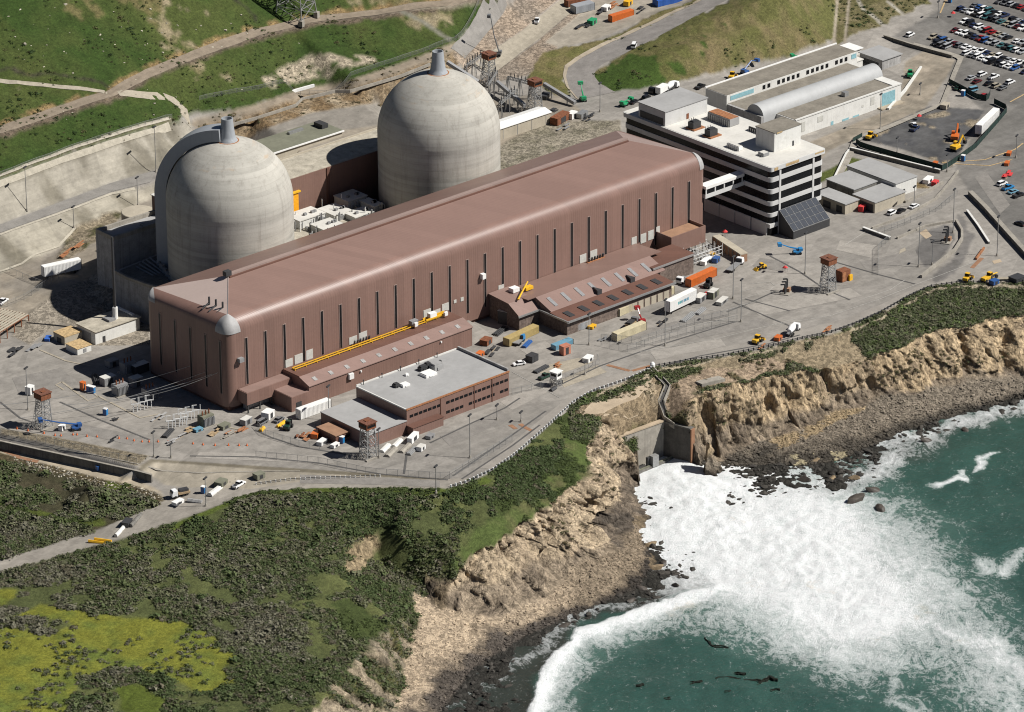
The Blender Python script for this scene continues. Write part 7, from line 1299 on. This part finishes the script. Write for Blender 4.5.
for a in (('concrete_block', 385, 449, 25, (6, 2.2, .9), 'white block left end of the row by the front tower', 'white_wall'), ('concrete_block', 391, 453, 25, (7, 2.2, .9), 'pale block nearest the road by the front tower', 'concrete'), ('concrete_block', 397, 444, 25, (6, 2, .9), 'pale block at the porch side of the front tower', 'white_wall'), ('concrete_block', 405, 449, 25, (7, 2, .9), 'pale block at the right end by the front tower', 'concrete'), ('crate', 413, 441, 25, (6, 1.8, 2.2), 'white box standing under the workshop porch', 'white_paint'), ('generator', 421, 450, 20, (3, 2, 1.6), 'small white machine on the tarmac below the workshop', 'white_paint'),
          ('timber_stack', 330, 441, 20, (5, 3, 1), 'dark heap left of the brown shed', 'steel_dark'), ('timber_stack', 308, 438, 20, (5, 3, 1), 'orange and brown heap in the front compound', 'rust_orange'), ('crate', 316, 437, 30, (4, 2.4, 1.8), 'orange box in the front compound', 'paint_orange'), ('crate', 322, 444, 20, (4, 2, 1.4), 'white box in the front compound', 'white_paint'), ('timber_stack', 300, 436, 40, (4, 2.5, 1), 'brown board heap at the front compound corner', 'rust_brown'), ('crate', 335, 447, 10, (3, 1.6, 1.2), 'low white box by the yellow kerb', 'white_paint'),
          ('concrete_block', 262, 430, 30, (3, 1.4, .9), 'left yellow block at the compound entrance', 'yellow_steel'), ('concrete_block', 281, 425, 20, (5, 1.2, .9), 'right yellow block at the compound entrance', 'yellow_steel'), ('crate', 268, 418, 20, (4, 3, 2.6), 'white roofed box beside the grey van', 'white_paint'),
          ('timber_stack', 190, 431, 10, (6, 3, 1), 'timber heap left of the hall corner', 'timber'), ('timber_stack', 214, 432, 25, (7, 3, 1), 'timber heap below the hall corner', 'timber'), ('crate', 224, 428, 10, (4, 2.6, 1.4), 'pale green crate below the hall corner', 'roof_olive'), ('timber_stack', 236, 432, 10, (7, 3, 1), 'rusty heap right of the hall corner', 'rust_orange'), ('crate', 198, 431, 0, (3, 2, 1), 'light blue crate by the transformer', 'paint_light blue'), ('pipe_stack', 168, 434, 30, (7, 2.4, 1), 'dark pipe stack left of the switchgear stands', 'steel_dark'),
          ('crate', 30, 394, 20, (2.6, 2.2, 3), 'white and orange cabinet behind the left guard tower', 'white_paint'), ('crate', 62, 430, 20, (2.2, 1.6, 1.8), 'white machine at the foot of the left guard tower', 'white_paint'), ('timber_stack', 117, 420, 0, (3, 1.6, 1), 'black sheet lying on the left yard', 'steel_dark'), ('timber_stack', 113, 440, 10, (5, 1.4, .6), 'long black plank pile by the cones', 'steel_dark'), ('crate', 83, 390, 10, (1.6, 1.6, 3), 'narrow orange cabinet beside the blue toilets', 'paint_orange'),
          ('crate', 66, 338, 10, (3, 2, 1.6), 'dark skip beside the orange roofed hut', 'steel_dark'), ('crate', 48, 340, 40, (3.4, 1.8, 1), 'blue tarp covered crate left of the orange roofed hut', 'tarp_blue'), ('timber_stack', 33, 347, 20, (7, 4, 1.2), 'grey heap under the steel rack', 'steel_grey'), ('timber_stack', 14, 352, 20, (8, 4, 1.2), 'dark heap right below the steel rack', 'steel_dark'), ('crate', 113, 334, 10, (4, 2.4, 2.6), 'dark green tank in front of the pump house', 'paint_dark green'), ('crate', 123, 331, 10, (4.4, 2, 2), 'red topped box in front of the pump house', 'tent_red'),
          ('generator', 108, 384, 0, (5, 3, 3), 'grey switchgear cabinet left of the shaded transformers', 'steel_grey'), ('generator', 136, 386, 0, (4, 3, 3.4), 'grey switchgear cabinet between the shaded transformers', 'steel_grey'), ('pipe_stack', 96, 380, 60, (8, 2.4, 1), 'dark pipe stack at the tip of the hall shadow', 'steel_dark'), ('generator', 140, 372, 0, (6, 3, 3.2), 'dark cabinet close to the shaded end wall', 'steel_dark'), ('crate', 112, 366, 0, (4, 3, 2.4), 'grey crate behind the shaded transformers', 'steel_grey'), ('timber_stack', 158, 418, 20, (6, 3, 1.2), 'grey rubble left of the front switchgear stands', 'grey_block'), ('timber_stack', 176, 440, 10, (8, 2.4, .8), 'grey plank heap in front of the switchgear stands', 'grey_block'), ('timber_stack', 226, 436, 10, (6, 2.4, .8), 'pale board heap below the rusty heap', 'concrete'), ('generator', 246, 424, 15, (4, 2.4, 2.2), 'grey cabinet at the hall corner beside the grey van', 'steel_grey'), ('pipe_stack', 500, 332, 20, (8, 3, 1), 'dark steel stack in the gap between the two annexes', 'steel_dark'), ('generator', 506, 322, 20, (5, 4, 5), 'tall dark plant box in the gap between the two annexes', 'steel_dark'), ('crate', 486, 344, 20, (4, 3, 2), 'rusty crate beside the dark machinery heap', 'rust_brown'), ('crate', 430, 438, 20, (3, 2, 1.2), 'small grey crate right of the white porch box', 'steel_grey'), ('pipe_stack', 412, 452, 25, (6, 2, .8), 'grey pipe stack right of the pale blocks', 'galvanised'),
          ('timber_stack', 66, 252, 25, (8, 3, 1), 'orange pipe heap above the white trailer', 'rust_orange'), ('timber_stack', 80, 246, 25, (9, 2.4, 1), 'orange beam heap left of the grey building', 'rust_orange'),
          ('crate', 532, 361, 10, (3.6, 3, 2.4), 'dark round shouldered tank on the middle yard', 'steel_dark'), ('crate', 565, 354, 0, (3.4, 2.4, 3.4), 'salmon cabinet below the pale blue skip', 'paint_salmon'), ('pipe_stack', 541, 370, 10, (7, 2.4, 1), 'dark pipe stack at the pad edge', 'steel_dark'), ('timber_stack', 556, 367, 10, (5, 2, 1), 'orange timber on the pale pad', 'rust_orange'), ('crate', 588, 361, 20, (4, 2.4, 1.6), 'white tank on the pale pad', 'white_paint'),
          ('generator', 700, 301, 20, (5, 2.6, 2.2), 'left grey generator right of the lettered trailer', 'steel_grey'), ('generator', 713, 297, 20, (4.6, 2.4, 2.6), 'dark green generator beside the lamp pole', 'roof_olive'), ('generator', 722, 303, 20, (6, 2.2, 1.4), 'low pale generator beside the lamp pole', 'galvanised'), ('pipe_stack', 688, 318, 20, (9, 2.6, 1), 'pale pipe stack below the lettered trailer', 'galvanised'), ('pipe_stack', 700, 312, 20, (6, 2.6, 1), 'grey pipe stack right of the lettered trailer', 'steel_grey'), ('timber_stack', 660, 323, 20, (5, 3, 1), 'dark scrap heap left of the lettered trailer', 'steel_dark'), ('crate', 617, 338, 20, (5, 3, 1.6), 'dark scrap box at the end of the cream container', 'steel_dark'), ('timber_stack', 604, 339, 20, (4, 2.5, 1), 'grey scrap heap inside the low fence', 'steel_grey'),
          ('crate', 706, 263, 20, (6, 2, 1.6), 'white tank below the scaffold poles', 'white_paint'), ('crate', 716, 262, 20, (3, 2, 1.8), 'blue crate below the scaffold poles', 'paint_blue'), ('crate', 712, 256, 20, (2.4, 1.6, 1.2), 'yellow crate below the scaffold poles', 'yellow_steel'), ('crate', 592, 328, 20, (3, 2, 1), 'yellow crate by the pitched annex wall', 'yellow_steel'), ('pipe_stack', 527, 345, 25, (6, 2, 1), 'blue barrels under the tan container', 'paint_blue'), ('timber_stack', 492, 352, 30, (7, 4, 1.6), 'dark machinery heap at the corner of the workshop block', 'steel_dark'), ('crate', 480, 356, 20, (3, 2, 1.4), 'yellow cornered crate behind the workshop block', 'paint_orange'), ('concrete_block', 553, 390, 15, (3, 1.4, 1), 'dark block at the foot of the guard booth', 'steel_dark'),
          ('site_box', 560, 122, 15, (9, 3.4, 3), 'rusty cabin right of the white roofed shed', 'rust_brown'), ('crate', 572, 118, 15, (4, 2.6, 2.4), 'left pale machine on the gravel behind the hall', 'white_paint'), ('crate', 582, 117, 15, (5, 2.6, 2), 'right pale machine on the gravel behind the hall', 'galvanised'), ('timber_stack', 550, 113, 15, (6, 3, 1.4), 'dark scrap behind the white roofed shed', 'steel_dark'), ('timber_stack', 565, 128, 15, (7, 3, 1.2), 'grey scrap row at the gravel edge', 'steel_grey'), ('timber_stack', 590, 118, 15, (6, 3, 1.2), 'dark scrap at the right of the pale machines', 'steel_dark'), ('crate', 545, 98, 30, (5, 3, 1.6), 'black skip below the right uphill guard tower', 'steel_dark'), ('crate', 515, 130, 15, (3, 2, 1.6), 'small orange box left of the white roofed shed', 'rust_orange') ,
          ('timber_stack', 583, 26, 20, (9, 5, 1), 'dark pile on the pale upper compound', 'steel_dark'), ('crate', 592, 24, 20, (4, 2.6, 2), 'green machine on the upper compound', 'paint_green'), ('timber_stack', 600, 12, 20, (8, 4, 1.4), 'dark heap right of the grey blue cabin', 'steel_dark'), ('crate', 606, 10, 20, (4, 2.6, 1.8), 'white skip right of the grey blue cabin', 'white_paint'), ('timber_stack', 615, 6, 20, (7, 4, 1.6), 'orange heap at the top of the upper compound', 'rust_orange'), ('timber_stack', 640, 11, 20, (6, 3, 1.3), 'dark heap right of the orange container', 'steel_dark'), ('crate', 628, 5, 20, (4, 2.4, 2), 'yellow machine behind the orange container', 'yellow_steel'),
          ('crate', 945, 108, 20, (4, 2.6, 1.8), 'pale tank at the back of the dark lot', 'beige_wall'), ('crate', 935, 166, 20, (2.4, 1.6, 1.6), 'small orange machine at the front of the dark lot', 'paint_orange'), ('crate', 907, 183, 20, (4, 2.4, 1.6), 'left red box beside the bright white end wall', 'tent_red'), ('crate', 928, 182, 20, (5, 2.4, 1.6), 'white box between the two red boxes', 'white_paint'), ('crate', 935, 185, 20, (3, 2, 1.6), 'right red box beyond the bright white end wall', 'tent_red'), ('crate', 862, 211, 20, (3, 2, 2.2), 'red and dark machine in the garage doorway', 'tent_red'), ('crate', 1009, 155, 30, (3, 1.6, 1.2), 'orange barrier block at the right edge', 'paint_orange'), ('crate', 1007, 165, 30, (3, 1.6, 1.2), 'lower orange barrier block at the right edge', 'paint_orange'), ('timber_stack', 1008, 176, 30, (7, 4, 1.4), 'red and white heap at the right edge', 'tent_red'), ('crate', 1017, 281, 0, (5, 4, 1.8), 'white rimmed dark tank at the right end of the cliff top', 'steel_dark'), ('crate', 994, 284, 0, (3, 2.4, 1.6), 'blue machine in front of the grader', 'paint_blue'), ('timber_stack', 830, 330, 20, (6, 2.5, .8), 'orange barrier heap beside the cliff top barrier', 'rust_orange'), ('timber_stack', 762, 346, 20, (5, 2, .8), 'orange barriers beside the yellow loader', 'rust_orange'), ('crate', 778, 340, 20, (3, 2, 1.4), 'orange machine behind the concrete mixer', 'paint_orange'), ('timber_stack', 858, 200, 20, (5, 2.6, .8), 'dark rubbish near the glass lobby', 'steel_dark') ,
          ('concrete_block', 215, 492, 20, (7, 2, 1.2), 'white block beside the lower junction toilet', 'white_wall'), ('crate', 221, 485, 20, (4, 3, 1.6), 'olive crate on the pale concrete apron', 'roof_olive'), ('concrete_block', 195, 502, 120, (5, 1.6, 1), 'grey block lying across the lower junction', 'grey_block'), ('crate', 178, 504, 10, (4, 2, 1.2), 'low white crate in front of the flatbed truck', 'white_paint'), ('crate', 99, 470, 0, (2, 1.4, 1.6), 'blue signal box on the lower path', 'paint_blue'), ('crate', 259, 478, 0, (3.4, 2.6, 1.8), 'olive box at the edge of the coast road', 'roof_olive'), ('concrete_block', 121, 531, 30, (9, 1.2, 1), 'left checkpoint barrier on the lower road', 'white_wall'), ('concrete_block', 136, 521, 30, (9, 1.2, 1), 'right checkpoint barrier on the lower road', 'dark_concrete'), ('crate', 127, 525, 30, (4, 2.4, 1.6), 'dark checkpoint crate on the lower road', 'steel_dark'), ('concrete_block', 103, 541, 120, (6, .8, .8), 'left yellow barrier on the lower road', 'yellow_steel'), ('concrete_block', 97, 543, 120, (6, .8, .8), 'right yellow barrier on the lower road', 'yellow_steel')): clutter(*a)
cone0 = None
for x, y in [(17, 429), (28, 431), (44, 433.5), (55, 435.5), (61, 436), (73, 435), (77, 435), (87, 436.5), (97, 437), (119, 438.5), (127, 439), (134, 441), (142, 442), (149, 442), (158, 442), (168, 442.5), (193, 444), (203, 445), (215, 445.5), (228.5, 445.5), (239, 445.7), (247, 445.6)]:
    g = ground(x, y)
    if cone0 is None:
        cone0 = thing('traffic_cone', 'orange traffic cone in the long row across the left yard', 'traffic cone', g, group='traffic cones across the left yard'); MB().lathe((0, 0, 0), [(.36, .08), (.26, .1), (.1, .86), (.04, .9)], 8).build('cone', 'cone_orange', cone0); part_box('foot', 'steel_dark', cone0, (-.38, .38, -.38, .38, 0, .08))
    else: o = copy_tree(cone0); o.location = g
# ------------------------------------------------------------------ scrub, rubble, boulders, kelp
def ico(sub):
    bm = bmesh.new(); bmesh.ops.create_icosphere(bm, subdivisions=sub, radius=1.); V = np.array([v.co[:] for v in bm.verts]); F = np.array([[v.index for v in f.verts] for f in bm.faces]); bm.free(); return V, F
def bush_variant(seed, n):
    r = np.random.default_rng(seed); th = r.uniform(0, 2*PI, n); u = r.uniform(-.05, 1, n)**.75; rad = r.uniform(.62, 1.08, n); lob = 1+.28*np.sin(th*3+seed)+.18*np.sin(th*5+2*seed)
    c = np.stack([np.cos(th)*np.sqrt(np.maximum(0, 1-u*u))*rad*lob, np.sin(th)*np.sqrt(np.maximum(0, 1-u*u))*rad*lob, u*rad], 1)
    nrm = c+r.normal(0, .38, c.shape); nrm /= np.linalg.norm(nrm, axis=1)[:, None]; a = np.cross(nrm, r.normal(0, 1, c.shape)); a /= np.linalg.norm(a, axis=1)[:, None]; b = np.cross(nrm, a); s = r.uniform(.11, .25, n)[:, None]; asp = r.uniform(.5, 1, n)[:, None]
    V = np.stack([c-a*s-b*s*asp, c+a*s-b*s*asp, c+a*s*.6+b*s*asp, c-a*s*.6+b*s*asp], 1).reshape(-1, 3); return V, np.arange(len(V)).reshape(-1, 4)
def scatter(name, P3, size, variants, cols, mat, squash=(.55, .85), label=None, cat=None, seed=3, smooth=False):
    r = np.random.default_rng(seed); Vs = []; Fs = []; Cs = []; off = 0; n = len(P3); pick = r.integers(0, len(variants), n); rot = r.uniform(0, 2*PI, n); sq = r.uniform(*squash, n); ex = r.uniform(.75, 1.3, n)
    for k, (V, F) in enumerate(variants):
        m = np.where(pick == k)[0]
        if not len(m): continue
        co, si = np.cos(rot[m])[:, None], np.sin(rot[m])[:, None]; s = size[m][:, None]
        x = V[None, :, 0]*s*ex[m][:, None]; y = V[None, :, 1]*s; W_ = np.stack([x*co-y*si+P3[m, 0:1], x*si+y*co+P3[m, 1:2], V[None, :, 2]*s*sq[m][:, None]+P3[m, 2:3]], -1)
        Vs.append(W_.reshape(-1, 3)); Fs.append((F[None]+(np.arange(len(m))*len(V))[:, None, None]+off).reshape(-1, F.shape[1])); Cs.append(np.repeat(cols[m], len(V), 0)); off += len(m)*len(V)
    V = np.concatenate(Vs); C = np.concatenate(Cs); o = np_mesh(name, V, np.concatenate(Fs), mat, {'tint': np.concatenate([C, np.ones((len(C), 1))], 1)}, smooth); return tag(o, label, cat, None, 'stuff')
def _tint(nm, sc, lo, hi, rough, spec, transl=0.):
    def f():
        k = NT(nm); c = k.mix(1., k.attr('tint', 'Color'), (.74, .74, .74), 'MULTIPLY'); k.col(k.mix(1., c, k.ramp(k.noise(k.pos(), sc, 4, .7), (.3, lo), (.7, hi)), 'MULTIPLY')); return k.fin(rough, 0, spec)
    return f
MATS['scrub_leaf'] = _tint('scrub_leaf', 1.3, .55, 1.45, .75, .2); MATS['stone'] = _tint('stone', 1.6, .6, 1.35, .85, .25)
def pick_cells(mask, n, seed):
    r = np.random.default_rng(seed); jj, ii = np.where(mask); core_ = (ii > 8) & (ii < NR-9) & (jj > 8) & (jj < NA-9); jj, ii = jj[core_], ii[core_]
    k = r.choice(len(jj), min(n, len(jj)), replace=False); jj, ii = jj[k], ii[k]; P3 = np.stack([X[jj, ii]+r.uniform(-.4, .4, len(jj)), Y[jj, ii]+r.uniform(-.4, .4, len(jj)), Z[jj, ii]], 1); return P3, jj, ii, r
vis = (pxs > -30) & (pxs < 1054) & (pys > -40) & (pys < 750)
dens_ = fbm(X, Y, 11, 201, 4, .55); tone = fbm(X, Y, 26, 211, 4, .55)
grasspatch = cov[..., 1] > cov[..., 0]*1.22
cell = cls == BLUFF
bare = inside(pxs, pys, [(690, 366), (760, 352), (860, 326), (905, 302), (900, 330), (862, 362), (820, 369), (790, 374)]) & (fbm(X, Y, 12, 55, 4) > .53)
main = cell & vis & ~grasspatch & ~bare & (kin[..., 0] > .5) & (pys > 440) & (dens_ > .40) & (~EDGEG | (dens_ > .6))
P3, jj, ii, r = pick_cells(main, 27000, 31); t = tone[jj, ii]; south = np.clip((pxs[jj, ii]-330)/160, 0, 1)*np.clip((600-pys[jj, ii])/60, 0, 1)
pal = np.array([(.158, .150, .104), (.125, .130, .070), (.090, .112, .043), (.066, .092, .032), (.115, .102, .066)]); w = np.clip(t*1.6-.3+r.normal(0, .22, len(t))+south*.55, 0, .999); cols = pal[np.minimum((w*4).astype(int), 3)]; br = r.random(len(t)) < .1; cols[br] = pal[4]; cols = cols*r.uniform(.85, 1.18, (len(t), 1))
BV = [bush_variant(s, 50) for s in range(7)]
size = np.clip(r.lognormal(-.22, .40, len(t)), .35, 2.2)*(1-.25*south); P3[:, 2] -= .12
scatter('coastal_scrub', P3, size, BV, cols, 'scrub_leaf', (.5, .85), 'dense grey green coastal scrub covering the bluff below the road', 'scrub', 5)
gp = cell & vis & grasspatch & (dens_ > .5); P3, jj, ii, r = pick_cells(gp, 1500, 37); cols = np.array([(.07, .095, .028)])*r.uniform(.7, 1.3, (len(jj), 1)); scatter('green_scrub', P3, np.clip(r.lognormal(-.35, .3, len(jj)), .3, 1.2), BV, cols, 'scrub_leaf', (.4, .7), 'brighter green low plants in patches on the bluff', 'scrub', 6)
md = (cls == MEADOW) & vis & (dens_ > .57); P3, jj, ii, r = pick_cells(md, 340, 38); cols = pal[r.integers(0, 3, len(jj))]*r.uniform(.7, 1.1, (len(jj), 1)); scatter('meadow_scrub', P3, np.clip(r.lognormal(-.1, .3, len(jj)), .4, 1.4), BV, cols, 'scrub_leaf', (.5, .8), 'scattered dark bushes on the yellow green meadow', 'scrub', 16)
rt = cell & vis & ~bare & (pys <= 440) & (kin[..., 0] > .5) & (pxs > 570); P3, jj, ii, r = pick_cells(rt, 6500, 41); cols = np.array([(.085, .100, .045), (.11, .122, .062), (.145, .138, .085), (.09, .122, .038)])[r.integers(0, 4, len(jj))]*r.uniform(.7, 1.3, (len(jj), 1)); scatter('cliff_top_scrub', P3, np.clip(r.lognormal(-.3, .38, len(jj)), .3, 1.6), BV, cols, 'scrub_leaf', (.5, .85), 'green scrub along the cliff top right of the outfall', 'scrub', 7)
bk = ((cls == BANK) | (cls == CLIFF)) & vis & (N3 > .55); P3, jj, ii, r = pick_cells(bk & ((pys > 350) & (Z > -16) | (pys < 140) & (pxs < 450)), 900, 43); cols = np.array([(.10, .085, .04), (.14, .11, .055), (.07, .075, .03)])[r.integers(0, 3, len(jj))]*r.uniform(.7, 1.3, (len(jj), 1)); scatter('dry_brush', P3, np.clip(r.lognormal(-.5, .3, len(jj)), .3, 1.1), BV, cols, 'scrub_leaf', (.4, .8), 'dry brown tufts on the bare banks and cliff faces', 'brush', 8)
hl = (cls == HILL) & vis & (fbm(X, Y, 18, 221, 4) > .52); P3, jj, ii, r = pick_cells(hl, 1500, 47); cols = np.array([(.03, .055, .014), (.05, .075, .02), (.09, .09, .035)])[r.integers(0, 3, len(jj))]*r.uniform(.7, 1.2, (len(jj), 1)); scatter('hillside_tufts', P3, np.clip(r.lognormal(-.5, .4, len(jj)), .3, 1.3), BV, cols, 'scrub_leaf', (.35, .6), 'dark tufts scattered over the green hillside', 'tufts', 9)
def rock_variant(seed, sub=1, cuts=5):
    r = np.random.default_rng(seed); V, F = ico(sub); d = r.normal(0, 1, (cuts, 3)); d /= np.linalg.norm(d, axis=1)[:, None]; V = V*r.uniform(.86, 1.12, (len(V), 1))
    for n_ in d: o = r.uniform(.45, .8); s = V@n_; V = V-np.maximum(s-o, 0)[:, None]*n_*.9
    return V*np.array([1, .75, .62]), F
RV = [rock_variant(s) for s in range(6)]
bch = (cls == BEACH) & vis; P3, jj, ii, r = pick_cells(bch, 11000, 51); base = cov[jj, ii]/.74; cols = base*r.uniform(.7, 1.55, (len(jj), 1)); size = np.clip(r.lognormal(-1.3, .5, len(jj)), .13, 1.1)*np.where(base[:, 0] < .12, 1.5, 1.); scatter('beach_rubble', P3, size, RV, cols, 'stone', (.7, 1.1), 'loose cobbles and rubble along the two beaches', 'rubble', 10)
sb = (cls == SEABED) & vis & (Z > -27.2) & (N3 > .44); P3, jj, ii, r = pick_cells(sb, 1500, 53); P3[:, 2] = np.maximum(P3[:, 2], -26.5); cols = np.array([(.05, .045, .038)])*r.uniform(.5, 1.6, (len(jj), 1)); scatter('tide_rocks', P3, np.clip(r.lognormal(-.25, .5, len(jj)), .35, 2.0), RV, cols, 'stone', (.7, 1.1), 'dark wet rocks awash along the waterline', 'rocks', 11)
hr = (cls == HILL) & vis & (pxs < 300) & (pys < 180) & ((fbm(X, Y, 25, 231, 3) > .55) | (pys < 60)); P3, jj, ii, r = pick_cells(hr, 130, 57); cols = np.array([(.5, .46, .36)])*r.uniform(.6, 1.2, (len(jj), 1)); scatter('hillside_stones', P3, np.clip(r.lognormal(-.7, .4, len(jj)), .25, 1.1), RV, cols, 'stone', (.7, 1.1), 'pale stones scattered over the green hillside', 'stones', 12)
pr = (cls == BLUFF) & band([(20, 459), (60, 470), (100, 481), (140, 492), (160, 501)], 7, True); P3, jj, ii, r = pick_cells(pr, 260, 58); cols = np.array([(.42, .38, .3)])*r.uniform(.4, 1.25, (len(jj), 1)); scatter('path_rubble', P3, np.clip(r.lognormal(-.75, .35, len(jj)), .25, .9), RV, cols, 'stone', (.7, 1.1), 'pale rubble tipped along the lower path edge', 'rubble', 14)
MATS['rock_tan'] = lambda: weathered('rock_tan', (.30, .225, .14), .95, .35, .5, .3, dirt=(.08, .065, .05), spec=.15, dirtamt=.7); MATS['rock_wet'] = lambda: weathered('rock_wet', (.075, .062, .05), .6, .4, .6, 0, dirt=(.02, .018, .016), spec=.4, dirtamt=.6)
RV2 = [rock_variant(60+s, 3, 16) for s in range(5)]
for i, (x, y, s, mt, l) in enumerate(((566, 625, 3.2, 'rock_wet', 'isolated dark rock standing in the cove shallows'), (585, 597, 4.2, 'rock_tan', 'long tilted slab rock reaching into the cove'), (655, 568, 3.4, 'rock_tan', 'tan rock beside the white water'), (664, 563, 3.0, 'rock_wet', 'dark rock touching the white water'), (640, 588, 3.2, 'rock_wet', 'dark rock above the bend of the breaker'), (632, 600, 2.6, 'rock_wet', 'low dark rock nearest the breaker'), (676, 585, 2.2, 'rock_wet', 'small black rock beside the foam edge'), (650, 545, 3.0, 'rock_tan', 'tan rock at the foot of the left cliff'), (640, 562, 2.6, 'rock_tan', 'broken tan rock below the left cliff'), (536, 604, 2.2, 'rock_tan', 'orange tan rock on the cove gravel'), (620, 578, 2.6, 'rock_wet', 'dark rock on the shaded gravel'), (805, 480, 4.2, 'rock_wet', 'black rock left end of the tidal shelf'), (855, 500, 5.0, 'rock_wet', 'long black rock in the surf right of the white water'), (880, 508, 4.2, 'rock_wet', 'outermost black rock in the surf'), (872, 490, 4.0, 'rock_wet', 'black rock behind the outermost surf rock'), (833, 478, 3.2, 'rock_tan', 'pale topped rock on the tidal shelf'), (855, 478, 3.4, 'rock_tan', 'pale rock at the right end of the tidal shelf'), (815, 462, 3.0, 'rock_tan', 'pale rock high on the tidal shelf'), (965, 430, 3.0, 'rock_wet', 'dark rock in the foam below the right beach'), (925, 440, 3.2, 'rock_wet', 'dark rock in the foam left of the right beach tip'))):
    V, F = RV2[i % 5]; g = at(x, y, -25.8); b = MB(); b.v = [tuple(v) for v in V*np.array([1.5, 1, 1])*s*.62]; b.f = [tuple(f) for f in F]; o = b.build('sea_rock', mt, None, loc=(0, 0, 0)); o.location = (g[0], g[1], -25.7); o.rotation_euler = (.1*(i % 3), .1, i*1.3); tag(o, l, 'rock')
MATS['kelp_weed'] = lambda: plain('kelp_weed', (.02, .022, .014), .5, spec=.4)
kb = MB(); kr = random.Random(9)
for L in ([(705, 637), (712, 645), (732, 647)], [(690, 682), (705, 680)], [(716, 677), (735, 677), (742, 679)], [(727, 685), (745, 680), (765, 679)], [(725, 691), (745, 687)], [(664, 698), (672, 697)], [(636, 685), (646, 683)], [(770, 690), (782, 687)], [(735, 672), (748, 673)], [(757, 683), (770, 676), (780, 680)]):
    for rep in range(2):
        pts = []
        for a, b_ in zip(L[:-1], L[1:]):
            for i in range(5): pts.append((a[0]+(b_[0]-a[0])*i/5+kr.uniform(-.8, .8), a[1]+(b_[1]-a[1])*i/5+kr.uniform(-.7, .7)+rep*1.1))
        q = [Vector((*at2(x, y, -25.55), -25.55)) for x, y in pts]
        for i in range(len(q)-1): w = kr.uniform(.2, .75)*(1-abs(2*i/len(q)-1)*.6); kb.strip([q[i], q[i+1]], w, -26.4, -25.5)
tag(kb.build('kelp', 'kelp_weed'), 'dark kelp strands drifting in the green water', 'kelp', None, 'stuff')
SC.render.engine = 'CYCLES'; SC.cycles.pixel_filter_type = 'BLACKMAN_HARRIS'; SC.cycles.filter_width = 1.1
